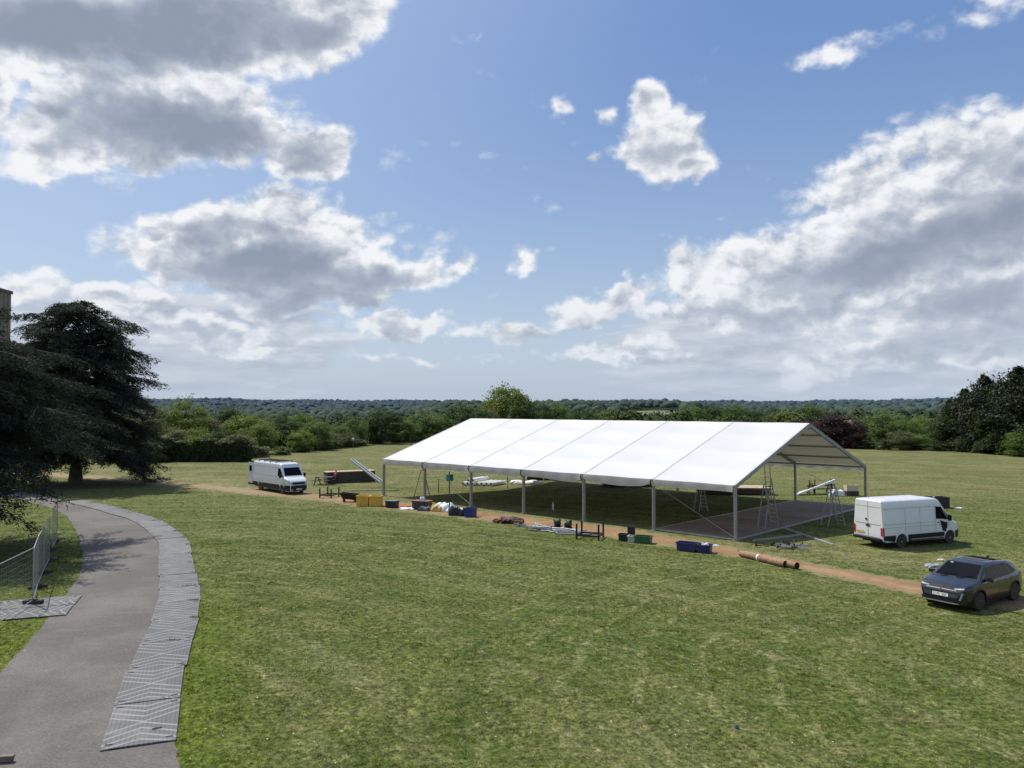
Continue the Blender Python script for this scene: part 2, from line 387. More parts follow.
PATH_L = [(-9.0, 8), (-10.2, 12), (-12.08, 16.55), (-14.75, 22.48), (-15.76, 25.55), (-16.68, 27.94), (-17.89, 31.15), (-19.67, 35.4), (-21.7, 39.39), (-25.98, 46.48), (-30.97, 54.12), (-35.5, 59.5), (-43, 66), (-56, 74)]
PATH_R = [(-3.2, 8), (-5.0, 12), (-7.0, 16.55), (-9.0, 20.4), (-10.0, 23.45), (-11.0, 26.22), (-12.5, 30), (-13.4, 33), (-15.2, 37.2), (-18.2, 42), (-21.2, 47), (-24.2, 51.4), (-28.2, 55.6), (-33.2, 60.4), (-41, 67.5), (-54, 76.5)]
def resample(pts, n):
    p = np.array(pts, float); s = np.r_[0, np.cumsum(np.hypot(*np.diff(p, axis=0).T))]
    t = np.linspace(0, s[-1], n); return np.c_[np.interp(t, s, p[:, 0]), np.interp(t, s, p[:, 1])]
def smooth_line(p, k=2):
    for _ in range(k):
        q = p.copy(); q[1:-1] = (p[:-2] + 2 * p[1:-1] + p[2:]) / 4; p = q
    return p

# ---- colour of the grass as a node group, used by the sheet and by the blades alike
def grass_group():
    t = bpy.data.node_groups.new('grass_colour', 'ShaderNodeTree')
    t.interface.new_socket('Color', in_out='OUTPUT', socket_type='NodeSocketColor')
    t.interface.new_socket('Straw', in_out='OUTPUT', socket_type='NodeSocketFloat')
    g = Nodes(t); out = g.new('NodeGroupOutput')
    P = g.new('ShaderNodeNewGeometry').outputs['Position']
    x, y, z = g.sep(P); P2 = g.comb(x, y, 0.0)
    big = g.noise(P2, 0.055, 4, 0.6); midn = g.noise(P2, 0.42, 5, 0.62, 0.6); fine = g.noise(P2, 3.4, 6, 0.74)
    # mown swathes follow the slope round in a wide arc
    rr = g.m('SQRT', g.m('ADD', g.m('POWER', g.m('ADD', x, 26.0), 2.0), g.m('POWER', g.m('ADD', y, -4.0), 2.0)))
    an = g.m('ARCTAN2', g.m('ADD', x, 26.0), g.m('ADD', y, -4.0))
    arc = g.comb(g.m('MULTIPLY', rr, 0.95), g.m('MULTIPLY', an, 2.0), 3.0)
    sw = g.noise(arc, 1.0, 5, 0.6)
    fl = g.noise(g.comb(g.m('MULTIPLY', rr, 5.5), g.m('MULTIPLY', an, 60.0), 1.0), 1.0, 5, 0.70)
    r2 = g.m('SQRT', g.m('ADD', g.m('POWER', g.m('SUBTRACT', x, 19.5), 2.0), g.m('POWER', g.m('SUBTRACT', y, 19.0), 2.0)))
    wob = g.m('MULTIPLY', g.noise(P2, 0.25, 3, 0.5), 1.6)
    ln2 = g.m('MULTIPLY', g.step(g.m('PINGPONG', g.m('ADD', r2, wob), 0.95), 0.20, 0.06), g.m('MULTIPLY', g.step(r2, 30, 19), g.step(r2, 3, 7)))
    ln2 = g.m('MULTIPLY', ln2, g.step(g.noise(P2, 1.3, 5, 0.7), 0.40, 0.66))
    ln1 = g.m('MULTIPLY', g.step(g.m('PINGPONG', g.m('ADD', rr, wob), 1.3), 0.30, 0.08), g.step(r2, 17, 30))
    ln1 = g.m('MULTIPLY', ln1, g.step(g.noise(g.vmath('ADD', P2, (9, 4, 0)), 0.8, 5, 0.7), 0.42, 0.68))
    lines = g.m('MAXIMUM', g.m('MULTIPLY', ln2, 0.55), g.m('MULTIPLY', ln1, 0.45))
    clump = g.noise(P2, 6.5, 4, 0.78)
    # rows of dry clippings run across the view in the far half of the field
    row = g.noise(g.comb(g.m('MULTIPLY', x, 0.13), g.m('MULTIPLY', g.m('ADD', y, g.m('MULTIPLY', x, 0.12)), 0.20), 0.0), 1.0, 7, 0.72, 0.9)
    clip = g.noise(g.comb(g.m('MULTIPLY', x, 0.7), g.m('MULTIPLY', y, 1.7), 5.0), 1.0, 6, 0.72, 0.8)
    c = g.mix(g.step(midn, 0.32, 0.68), (0.047, 0.068, 0.015), (0.086, 0.105, 0.030))
    c = g.mix(g.m('MULTIPLY', g.step(big, 0.4, 0.68), 0.6), c, (0.050, 0.083, 0.016))
    c = g.mix(g.m('MULTIPLY', g.step(sw, 0.46, 0.64), 0.5), c, (0.120, 0.132, 0.056))
    c = g.mix(g.m('MULTIPLY', g.step(fl, 0.56, 0.70), g.step(sw, 0.36, 0.62, 0.40, 1.0)), c, (0.235, 0.235, 0.125))
    far = g.step(y, 52, 85)
    c = g.mix(lines, c, (0.200, 0.205, 0.100))
    st = g.m('ADD', g.m('MULTIPLY', g.step(clip, 0.50, 0.68), 0.50), g.m('MULTIPLY', g.m('MULTIPLY', g.step(row, 0.47, 0.60), far), 0.80), clamp=True)
    c = g.mix(st, c, (0.165, 0.158, 0.078))
    c = g.mix(g.m('MULTIPLY', g.step(g.noise(P2, 0.9, 6, 0.7, 0.3), 0.60, 0.74), 0.5), c, (0.026, 0.043, 0.011))
    br = g.m('MULTIPLY', g.step(g.noise(P2, 0.23, 5, 0.66), 0.60, 0.74), g.step(y, 42, 28))
    c = g.mix(g.m('MULTIPLY', br, 0.45), c, (0.105, 0.078, 0.040))
    lush = g.m('MULTIPLY', g.step(g.m('ADD', x, g.m('MULTIPLY', y, 0.36)), 1.5, -1.2), g.step(y, 37, 25))
    c = g.mix(g.m('MULTIPLY', lush, 0.75), c, g.mix(midn, (0.050, 0.085, 0.008), (0.095, 0.125, 0.018)))
    c = g.mix(g.m('MULTIPLY', far, 0.35), c, (0.128, 0.132, 0.062))
    c = g.mix(1.0, c, g.mix(g.step(fine, 0.25, 0.75), (0.66, 0.655, 0.62), (1.74, 1.62, 1.58)), 'MULTIPLY')
    c = g.mix(1.0, c, g.mix(g.step(clump, 0.36, 0.64), (0.52, 0.56, 0.48), (1.46, 1.42, 1.44)), 'MULTIPLY')
    verge = g.m('MULTIPLY', g.step(g.m('ADD', g.m('MULTIPLY', x, 0.75), y), 48.5, 52.5), g.step(g.m('ADD', g.m('MULTIPLY', x, 0.80), y), 63, 57))
    c = g.mix(g.m('MULTIPLY', verge, g.m('MULTIPLY', g.step(clip, 0.36, 0.62), 0.60)), c, (0.235, 0.210, 0.105))
    g.l.new(c, out.inputs[0]); g.l.new(st, out.inputs[1])
    return t
GRASS = grass_group()

def ground_mat():
    m = bpy.data.materials.new('field_ground'); m.use_nodes = True; t = m.node_tree; g = Nodes(t); b = t.nodes['Principled BSDF']
    gr = g.new('ShaderNodeGroup'); gr.node_tree = GRASS
    P = g.new('ShaderNodeNewGeometry').outputs['Position']; x, y, z = g.sep(P)
    r = g.m('SQRT', g.m('ADD', g.m('MULTIPLY', x, x), g.m('MULTIPLY', y, y)))
    u = g.m('DIVIDE', x, g.m('MAXIMUM', y, 1.0))
    wood = g.step(r, 195, 300)
    deep = g.mix(g.noise(P, 0.02, 4, 0.6), (0.020, 0.034, 0.020), (0.045, 0.062, 0.034))
    c = g.mix(wood, gr.outputs[0], deep)
    def patch(u0, u1, r0, r1, col, c):
        f = g.m('MULTIPLY', g.m('MULTIPLY', g.step(u, u0, u0 + 0.003), g.step(u, u1, u1 - 0.003)), g.m('MULTIPLY', g.step(r, r0, r0 + 15), g.step(r, r1, r1 - 15)))
        return g.mix(f, c, g.mix(g.noise(P, 0.03, 4, 0.6), tuple(k * 0.85 for k in col), tuple(k * 1.15 for k in col)))
    c = patch(0.152, 0.222, 770, 985, (0.150, 0.165, 0.090), c)
    c = patch(-0.20, -0.10, 470, 640, (0.13, 0.15, 0.085), c)
    g.l.new(c, b.inputs['Base Color']); b.inputs['Roughness'].default_value = 0.95; b.inputs['Specular IOR Level'].default_value = 0.1
    bp = g.new('ShaderNodeBump'); bp.inputs['Strength'].default_value = 0.9; bp.inputs['Distance'].default_value = 0.05
    h = g.m('ADD', g.noise(P, 5.0, 6, 0.7), g.m('MULTIPLY', g.noise(P, 0.8, 3, 0.6), 1.5))
    g.l.new(h, bp.inputs['Height']); g.l.new(bp.outputs[0], b.inputs['Normal'])
    return m
def build_ground():
    rs = np.r_[np.linspace(0.5, 12, 8), np.geomspace(14, 7000, 120)]; na = 288
    az = np.linspace(0, 2 * np.pi, na, endpoint=False)
    X = rs[:, None] * np.sin(az)[None]; Y = rs[:, None] * np.cos(az)[None]
    Z = hgt(X, Y)
    V = np.stack([X, Y, Z], -1).reshape(-1, 3); V = np.r_[V, [[0, 0, 0]]]
    i, j = np.meshgrid(np.arange(len(rs) - 1), np.arange(na), indexing='ij'); j2 = (j + 1) % na
    F = np.stack([i * na + j, (i + 1) * na + j, (i + 1) * na + j2, i * na + j2], -1).reshape(-1, 4)[:, ::-1]
    o = structure(np_mesh('ground', V, F, ground_mat(), smooth=True))
    bm = bmesh.new(); bm.from_mesh(o.data); bmesh.ops.recalc_face_normals(bm, faces=bm.faces)
    if sum(f.normal.z for f in bm.faces) < 0: bmesh.ops.reverse_faces(bm, faces=bm.faces)
    bm.to_mesh(o.data); bm.free()
build_ground()

def strip_mesh(name, A, B, z, material, n=220, cross=6, jitter=0.0):
    a = smooth_line(resample(A, n)); b = smooth_line(resample(B, n))
    if jitter:
        ph = np.arange(n)
        for e, s in ((a, 1), (b, 2)):
            e += (np.sin(ph * 0.55 + s)[:, None] * 0.5 + np.sin(ph * 1.7 + 2 * s)[:, None] * 0.3 + rng.normal(0, 0.35, (n, 1))) * jitter * (b - a) / np.linalg.norm(b - a, axis=1)[:, None]
    tt = np.linspace(0, 1, cross)
    V = np.concatenate([np.c_[(a[:, None] * (1 - tt)[None, :, None] + b[:, None] * tt[None, :, None]).reshape(-1, 2), np.full(n * cross, z)]])
    i, j = np.meshgrid(np.arange(n - 1), np.arange(cross - 1), indexing='ij')
    F = np.stack([i * cross + j, i * cross + j + 1, (i + 1) * cross + j + 1, (i + 1) * cross + j], -1).reshape(-1, 4)
    o = np_mesh(name, V, F, material)
    uv = o.data.uv_layers.new(name='UVMap'); vi = np.zeros(len(o.data.loops), dtype=np.int32); o.data.loops.foreach_get('vertex_index', vi)
    uvs = np.stack([tt[vi % cross], (vi // cross) / n], -1); uv.data.foreach_set('uv', uvs.astype(np.float32).ravel())
    if o.data.polygons[0].normal.z < 0: o.data.flip_normals()
    return structure(o)

def track_mat():
    m = bpy.data.materials.new('orange_dirt'); m.use_nodes = True; t = m.node_tree; g = Nodes(t); b = t.nodes['Principled BSDF']
    gr = g.new('ShaderNodeGroup'); gr.node_tree = GRASS
    P = g.new('ShaderNodeNewGeometry').outputs['Position']; x, y, z = g.sep(P)
    uvx = g.sep(g.new('ShaderNodeUVMap').outputs[0])[0]
    e = g.m('ABSOLUTE', g.m('SUBTRACT', uvx, 0.5))                       # 0 centre .. 0.5 edge
    n = g.noise(P, 1.1, 6, 0.68, 0.5); n2 = g.noise(P, 0.35, 4, 0.6)
    dirt = g.mix(g.step(n2, 0.35, 0.65), (0.225, 0.130, 0.068), (0.300, 0.190, 0.105))
    dirt = g.mix(g.m('MULTIPLY', g.step(n, 0.45, 0.7), 0.6), dirt, (0.33, 0.25, 0.145))
    side = g.mix(g.step(y, 62, 72), dirt, g.mix(n, (0.30, 0.23, 0.14), (0.25, 0.20, 0.12)))
    straw = g.mix(g.noise(P, 3, 4, 0.6), (0.24, 0.205, 0.110), (0.17, 0.165, 0.075))
    c = g.mix(g.step(g.m('ADD', e, g.m('MULTIPLY', g.m('SUBTRACT', n, 0.5), 0.75)), 0.18, 0.33), side, straw)
    c = g.mix(g.step(g.m('ADD', e, g.m('MULTIPLY', g.m('SUBTRACT', n, 0.5), 0.80)), 0.31, 0.44), c, gr.outputs[0])
    rut = g.m('MULTIPLY', g.step(g.m('ABSOLUTE', g.m('SUBTRACT', e, 0.16)), 0.05, 0.0), 0.35)
    c = g.mix(rut, c, (0.20, 0.105, 0.05))
    g.l.new(c, b.inputs['Base Color']); b.inputs['Roughness'].default_value = 0.95; b.inputs['Specular IOR Level'].default_value = 0.1
    bp = g.new('ShaderNodeBump'); bp.inputs['Strength'].default_value = 0.7; bp.inputs['Distance'].default_value = 0.04
    g.l.new(g.noise(P, 6, 6, 0.7), bp.inputs['Height']); g.l.new(bp.outputs[0], b.inputs['Normal'])
    return m
def widen(A, B, k):
    A2 = [((a[0] + (a[0] - b[0]) * k), (a[1] + (a[1] - b[1]) * k)) for a, b in zip(A, B)]
    B2 = [((b[0] + (b[0] - a[0]) * k), (b[1] + (b[1] - a[1]) * k)) for a, b in zip(A, B)]
    return A2, B2
TA, TB = widen(TRACK_T, TRACK_B, 0.30)
strip_mesh('dirt_track', TA, TB, 0.006, track_mat(), 300, 9, 0.16)

def asphalt_mat():
    m = bpy.data.materials.new('worn_asphalt'); m.use_nodes = True; t = m.node_tree; g = Nodes(t); b = t.nodes['Principled BSDF']
    P = g.new('ShaderNodeNewGeometry').outputs['Position']
    n = g.noise(P, 0.28, 5, 0.6, 0.4); f = g.noise(P, 14, 6, 0.75); s = g.noise(g.mapping(P, rot=(0, 0, 0.4), scale=(0.5, 1.6, 1)), 1.0, 5, 0.62)
    c = g.mix(g.step(n, 0.35, 0.68), (0.108, 0.099, 0.090), (0.155, 0.142, 0.130))
    c = g.mix(g.m('MULTIPLY', g.step(s, 0.52, 0.72), 0.45), c, (0.175, 0.160, 0.145))
    c = g.mix(1.0, c, g.mix(g.step(f, 0.3, 0.7), (0.72, 0.72, 0.73), (1.25, 1.24, 1.22)), 'MULTIPLY')
    vo = g.new('ShaderNodeTexVoronoi'); g.l.new(P, vo.inputs['Vector']); vo.inputs['Scale'].default_value = 1.1
    c = g.mix(g.m('MULTIPLY', g.step(vo.outputs['Distance'], 0.055, 0.03), 0.55), c, (0.42, 0.40, 0.37))
    g.l.new(c, b.inputs['Base Color']); b.inputs['Roughness'].default_value = 0.88; b.inputs['Specular IOR Level'].default_value = 0.25
    bp = g.new('ShaderNodeBump'); bp.inputs['Strength'].default_value = 0.5; bp.inputs['Distance'].default_value = 0.01
    g.l.new(f, bp.inputs['Height']); g.l.new(bp.outputs[0], b.inputs['Normal'])
    return m
strip_mesh('path', PATH_L, PATH_R, 0.012, asphalt_mat(), 240, 6, 0.06)

# ---- grey ground protection mats laid along the path
def tread_mat():
    m = bpy.data.materials.new('grey_tread_plastic'); m.use_nodes = True; t = m.node_tree; g = Nodes(t); b = t.nodes['Principled BSDF']
    P = g.new('ShaderNodeTexCoord').outputs['Object']; x, y, z = g.sep(P)
    oi = g.new('ShaderNodeObjectInfo').outputs['Random']
    W = g.new('ShaderNodeNewGeometry').outputs['Position']
    # rows of short raised ribs
    dg = g.m('ADD', y, g.m('MULTIPLY', g.m('ABSOLUTE', x), -0.62)); rx = g.m('PINGPONG', x, 0.05); ry = g.m('PINGPONG', dg, 0.034)
    rib = g.m('MULTIPLY', g.step(rx, 0.004, 0.012), g.step(ry, 0.010, 0.018))
    # smooth chevron bands crossing the middle
    ax = g.m('ABSOLUTE', x)
    def band(off, sl, w):
        d = g.m('ABSOLUTE', g.m('SUBTRACT', g.m('ABSOLUTE', y), g.m('ADD', off, g.m('MULTIPLY', ax, sl))))
        return g.step(d, w, w * 0.6)
    v = g.m('MAXIMUM', g.m('MAXIMUM', band(0.02, 0.62, 0.05), band(0.36, 0.62, 0.05)), g.m('MAXIMUM', band(0.70, 0.62, 0.05), band(1.04, 0.45, 0.05)))
    wear = g.noise(W, 0.9, 5, 0.65)
    c = g.mix(rib, (0.045, 0.046, 0.048), (0.115, 0.117, 0.119))
    c = g.mix(g.m('MULTIPLY', v, 0.85), c, (0.235, 0.237, 0.238))
    c = g.mix(g.m('MULTIPLY', g.step(wear, 0.50, 0.75), 0.55), c, (0.20, 0.192, 0.178))
    mud = g.step(g.noise(g.vmath('ADD', W, (13, 7, 0)), 0.5, 4, 0.6), 0.62, 0.74)
    c = g.mix(g.m('MULTIPLY', mud, 0.40), c, (0.24, 0.175, 0.12))
    c = g.mix(1.0, c, g.mix(oi, (0.86, 0.87, 0.88), (1.12, 1.11, 1.10)), 'MULTIPLY')
    g.l.new(c, b.inputs['Base Color']); b.inputs['Roughness'].default_value = 0.55
    bp = g.new('ShaderNodeBump'); bp.inputs['Strength'].default_value = 0.6; bp.inputs['Distance'].default_value = 0.01
    g.l.new(g.m('ADD', rib, v), bp.inputs['Height']); g.l.new(bp.outputs[0], b.inputs['Normal'])
    return m
M['tread'] = tread_mat()
ORD = ['first', 'second', 'third', 'fourth', 'fifth', 'sixth', 'seventh', 'eighth', 'ninth', 'tenth', 'eleventh', 'twelfth', 'thirteenth', 'fourteenth', 'fifteenth',
       'sixteenth', 'seventeenth', 'eighteenth', 'nineteenth', 'twentieth', 'twenty-first', 'twenty-second', 'twenty-third', 'twenty-fourth', 'twenty-fifth', 'twenty-sixth']
def mat_mesh(parent, L, W):
    mb = MB(); mb.box((0, 0, 0.02), (W, L, 0.036)); mb.build('mat_panel', M['tread'], parent, bevel=0.008)
    for sx, sy in ((-0.40, -0.42), (0.40, -0.42), (-0.40, 0.42), (0.40, 0.42)):
        h = MB(); h.box((W * sx, L * sy, 0.0405), (0.16, 0.06, 0.003), rz=0.3 * sx); h.build('hand_hole', M['under'], parent)
def lay_mats():
    r = np.array(MAT_R); s = np.r_[0, np.cumsum(np.hypot(*np.diff(r, axis=0).T))]
    total = s[-1] + 4; L = 2.72; W = 1.55; n = int(total / L)
    def pos(t):
        if t > s[-1]: d = (r[-1] - r[-2]) / np.linalg.norm(r[-1] - r[-2]); return r[-1] + d * (t - s[-1])
        return np.array([np.interp(t, s, r[:, 0]), np.interp(t, s, r[:, 1])])
    proto = None
    for k in range(n):
        a, b = pos(k * L), pos((k + 1) * L); d = (b - a) / np.linalg.norm(b - a); left = np.array([-d[1], d[0]])
        c = (a + b) / 2 + left * W / 2
        jit = random.uniform(-0.025, 0.025)
        lab = ('nearest grey ground mat with a dark slot, at the bottom end of the row' if k == 0 else
               'grey ground mat farthest up the row, beside the bend of the path' if k == n - 1 else
               f'{ORD[k]} grey ground mat from the near end of the row beside the path')
        if proto is None:
            o = proto = thing('ground_mat', lab, 'ground mat', group='ground mats along the path'); mat_mesh(o, L * 1.0, W); first = o
        else:
            o = copy_tree(proto); o['label'] = lab
        o.location = (c[0] + left[0] * jit * 2, c[1], 0.016 + 0.004 * (k % 2)); o.rotation_euler = (random.uniform(-0.004, 0.004), 0, math.atan2(-d[0], d[1]) + jit)
    for (x, y, rz, lab) in ((-17.86, 28.74, R(-70), 'nearer grey ground mat by the fence block, its end touching the path'), (-18.39, 30.25, R(-70), 'grey ground mat under the fence post, its end touching the path'),
                            (-20.44, 27.79, R(-70), 'nearer grey ground mat inside the fence, away from the path'), (-20.97, 29.30, R(-70), 'farther grey ground mat inside the fence, away from the path')):
        o = copy_tree(proto); o['label'] = lab; o['group'] = 'ground mats under the fence'; o.location = (x, y, 0.018); o.rotation_euler = (0, 0, rz)
    h = MB(); h.box((0.33, -0.55, 0.0405), (0.22, 0.11, 0.004), rz=0.2); h.build('slot', M['under'], first)
lay_mats()
# ------------------------------------------------------------------ mown grass as blades (nobody could count it), daisies
def blade_mat():
    m = bpy.data.materials.new('grass_blades'); m.use_nodes = True; t = m.node_tree; t.nodes.clear(); g = Nodes(t)
    gr = g.new('ShaderNodeGroup'); gr.node_tree = GRASS
    at = g.new('ShaderNodeAttribute', attribute_name='tint').outputs['Color']
    c = g.mix(1.0, gr.outputs[0], at, 'MULTIPLY')
    d = g.new('ShaderNodeBsdfDiffuse'); g.l.new(c, d.inputs[0])
    nn = g.vmath('NORMALIZE', g.vmath('ADD', g.new('ShaderNodeNewGeometry').outputs['Normal'], (0.0, 0.0, 1.5))); g.l.new(nn, d.inputs['Normal'])
    tr = g.new('ShaderNodeBsdfTranslucent'); g.l.new(g.mix(0.4, c, (0.16, 0.20, 0.03)), tr.inputs[0])
    mx = g.new('ShaderNodeMixShader'); mx.inputs[0].default_value = 0.22; g.l.new(d.outputs[0], mx.inputs[1]); g.l.new(tr.outputs[0], mx.inputs[2])
    out = g.new('ShaderNodeOutputMaterial'); g.l.new(mx.outputs[0], out.inputs[0])
    return m
def seg_dist(p, line):
    a = np.array(line[:-1], float); b = np.array(line[1:], float); d = b - a; L2 = (d ** 2).sum(1)
    best = np.full(len(p), 1e9)
    for k in range(len(a)):
        t = np.clip(((p - a[k]) @ d[k]) / L2[k], 0, 1); best = np.minimum(best, np.hypot(*(p - a[k] - t[:, None] * d[k]).T))
    return best
def inside_poly(p, poly):
    poly = np.array(poly, float); res = np.zeros(len(p), bool); n = len(poly)
    for i in range(n):
        (x1, y1), (x2, y2) = poly[i], poly[(i + 1) % n]
        c = ((y1 > p[:, 1]) != (y2 > p[:, 1])) & (p[:, 0] < (x2 - x1) * (p[:, 1] - y1) / (y2 - y1 + 1e-12) + x1)
        res ^= c
    return res
def scatter_grass():
    P = []; S = []
    for r0, r1, den, sz in ((13, 22, 120, 1.0), (22, 32, 66, 1.15), (32, 48, 30, 1.35), (48, 75, 11, 1.5), (75, 120, 3.0, 1.7)):
        A0, A1 = R(-37), R(37); n = int((A1 - A0) / 2 * (r1 ** 2 - r0 ** 2) * den)
        r = np.sqrt(rng.uniform(r0 ** 2, r1 ** 2, n)); a = rng.uniform(A0, A1, n)
        P.append(np.c_[r * np.sin(a), r * np.cos(a)]); S.append(np.full(n, sz))
    P = np.concatenate(P); S = np.concatenate(S)
    mats = list(MAT_R); n0 = np.array(mats)
    matpoly = [tuple(q) for q in n0] + [(q[0] - 1.6, q[1] - 0.75) for q in n0[::-1]]
    keep = ~inside_poly(P, PATH_L + PATH_R[::-1])
    keep &= ~(inside_poly(P, matpoly) & (rng.random(len(P)) < 0.995))
    onT = inside_poly(P, TRACK_T + TRACK_B[::-1]); dT = np.minimum(seg_dist(P, TRACK_T), seg_dist(P, TRACK_B))
    keep &= ~(onT & (rng.random(len(P)) > np.clip(0.5 - dT / 0.6, 0.015, 0.5)))
    # the marquee's wooden floor
    ca, sa = math.cos(-0.762), math.sin(-0.762); q = P - np.array([-11.17, 67.06]); lx = q @ [ca, sa]; ly = q @ [-sa, ca]
    keep &= ~((lx > 27.3) & (lx < 33.2) & (ly > -0.1) & (ly < 21.0))
    keep &= ~(inside_poly(P, [(-16.3, 28.45), (-17.4, 31.5), (-22.7, 29.6), (-21.6, 26.5)]) & (rng.random(len(P)) < 0.98))
    # tufty, uneven: thin the sward by a smooth pseudo noise
    nz = np.sin(P[:, 0] * 1.9 + np.sin(P[:, 1] * 1.3) * 2) * np.sin(P[:, 1] * 2.3 + np.sin(P[:, 0] * 1.1) * 2) * 0.5 + 0.5
    keep &= rng.random(len(P)) < 0.45 + 0.55 * nz
    P = P[keep]; S = S[keep]; nz = nz[keep]
    nb = 5; N = len(P) * nb
    C = np.repeat(P, nb, 0) + rng.normal(0, 0.035, (N, 2)) * np.repeat(S, nb)[:, None]; s = np.repeat(S, nb)
    L = rng.uniform(0.022, 0.058, N) * s * (0.8 + 0.5 * np.repeat(nz, nb)); a = rng.uniform(0, 2 * np.pi, N); w = rng.uniform(0.007, 0.014, N) * s
    lean = rng.uniform(0.5, 1.9, N) * L; la = rng.uniform(0, 2 * np.pi, N)
    z0 = hgt(C[:, 0], C[:, 1]) - 0.004
    b0 = np.c_[C[:, 0] - np.cos(a) * w, C[:, 1] - np.sin(a) * w, z0]; b1 = np.c_[C[:, 0] + np.cos(a) * w, C[:, 1] + np.sin(a) * w, z0]
    tp = np.c_[C[:, 0] + np.cos(la) * lean, C[:, 1] + np.sin(la) * lean, z0 + L * 0.85]
    V = np.stack([b0, b1, tp], 1).reshape(-1, 3); F = np.arange(N * 3).reshape(-1, 3)
    br = rng.uniform(0.55, 1.75, N); dry = (rng.random(N) < 0.26)[:, None]
    col = np.where(dry, np.array([2.7, 2.2, 2.3])[None] * rng.uniform(0.7, 1.2, (N, 1)), np.c_[br, br * 1.04, br * 0.95])
    o = np_mesh('mown_grass', V, F, blade_mat(), cols=col); o['kind'] = 'stuff'; o['label'] = 'short mown grass with dry clippings over the sloping lawn'; o['category'] = 'grass'
    # daisies and bits of white clover: tiny upturned discs
    n = 700; r = np.sqrt(rng.uniform(14 ** 2, 60 ** 2, n)); a = rng.uniform(R(-36), R(36), n); D = np.c_[r * np.sin(a), r * np.cos(a)]
    D = D[~inside_poly(D, PATH_L + PATH_R[::-1]) & ~inside_poly(D, TRACK_T + TRACK_B[::-1])]
    mb = MB()
    for x, y in D:
        s = random.uniform(0.010, 0.020); z = 0.055
        mb.add([(x + s * math.cos(k * math.pi / 3), y + s * math.sin(k * math.pi / 3), z + random.uniform(-0.004, 0.004)) for k in range(6)], [tuple(range(6))])
    o = mb.build('daisies', M['white_sheet']); o['kind'] = 'stuff'; o['label'] = 'small white daisies scattered in the mown grass'; o['category'] = 'flowers'
scatter_grass()
# sedge of longer grass creeping over the mats' joints
def joint_tufts():
    V = []; F = []; cols = []
    r = np.array(MAT_R); s = np.r_[0, np.cumsum(np.hypot(*np.diff(r, axis=0).T))]
    for k in range(1, 22):
        t = k * 2.72
        for q in range(random.choice((1, 2, 3))):
            c = np.array([np.interp(t, s, r[:, 0]), np.interp(t, s, r[:, 1])]); off = abs(random.gauss(0, 0.28)); 
            base = c + np.array([-off, -0.45 * off * 0.6])
            for i in range(46):
                p = base + np.random.default_rng(k * 991 + q * 77 + i).normal(0, 1, 2) * (0.13, 0.035); a = random.uniform(0, 6.28); l = random.uniform(0.03, 0.09)
                n = len(V); V += [(p[0] - 0.008, p[1], 0.03), (p[0] + 0.008, p[1], 0.03), (p[0] + math.cos(a) * l, p[1] + math.sin(a) * l, 0.04 + l)]; F.append((n, n + 1, n + 2)); b = random.uniform(0.7, 1.3); cols.append((b, b * 1.1, b * 0.8))
    o = np_mesh('grass_tufts', np.array(V), np.array(F), bpy.data.materials['grass_blades'], cols=np.array(cols)); o['kind'] = 'stuff'; o['label'] = 'grass tufts growing through the joints between the mats'; o['category'] = 'grass'
joint_tufts()
# ------------------------------------------------------------------ the frame marquee, 6 bays, sides open
def fabric_mat():
    m = bpy.data.materials.new('white_pvc_roof'); m.use_nodes = True; t = m.node_tree; t.nodes.clear(); g = Nodes(t)
    P = g.new('ShaderNodeTexCoord').outputs['Object']
    n = g.noise(P, 0.7, 5, 0.6); n2 = g.noise(g.mapping(P, scale=(0.25, 2.2, 1)), 1.0, 5, 0.65)
    c = g.mix(n, (0.60, 0.598, 0.592), (0.665, 0.662, 0.655)); c = g.mix(g.m('MULTIPLY', g.step(n2, 0.5, 0.75), 0.4), c, (0.585, 0.58, 0.57))
    b = g.new('ShaderNodeBsdfPrincipled'); g.l.new(c, b.inputs['Base Color']); b.inputs['Roughness'].default_value = 0.42
    bp = g.new('ShaderNodeBump'); bp.inputs['Strength'].default_value = 0.25; bp.inputs['Distance'].default_value = 0.06
    g.l.new(g.noise(g.mapping(P, scale=(0.6, 1.6, 1)), 1.6, 3, 0.5), bp.inputs['Height']); g.l.new(bp.outputs[0], b.inputs['Normal'])
    tr = g.new('ShaderNodeBsdfTranslucent'); tr.inputs[0].default_value = (0.92, 0.84, 0.66, 1)
    mx = g.new('ShaderNodeMixShader'); mx.inputs[0].default_value = 0.05; g.l.new(b.outputs[0], mx.inputs[1]); g.l.new(tr.outputs[0], mx.inputs[2])
    out = g.new('ShaderNodeOutputMaterial'); g.l.new(mx.outputs[0], out.inputs[0])
    return m
M['pvc'] = fabric_mat()
M['pvc_valance'] = fabric_mat(); M['pvc_valance'].name = 'white_pvc_valance'; [setattr(n_.inputs[0], 'default_value', 0.36) for n_ in M['pvc_valance'].node_tree.nodes if n_.type == 'MIX_SHADER']
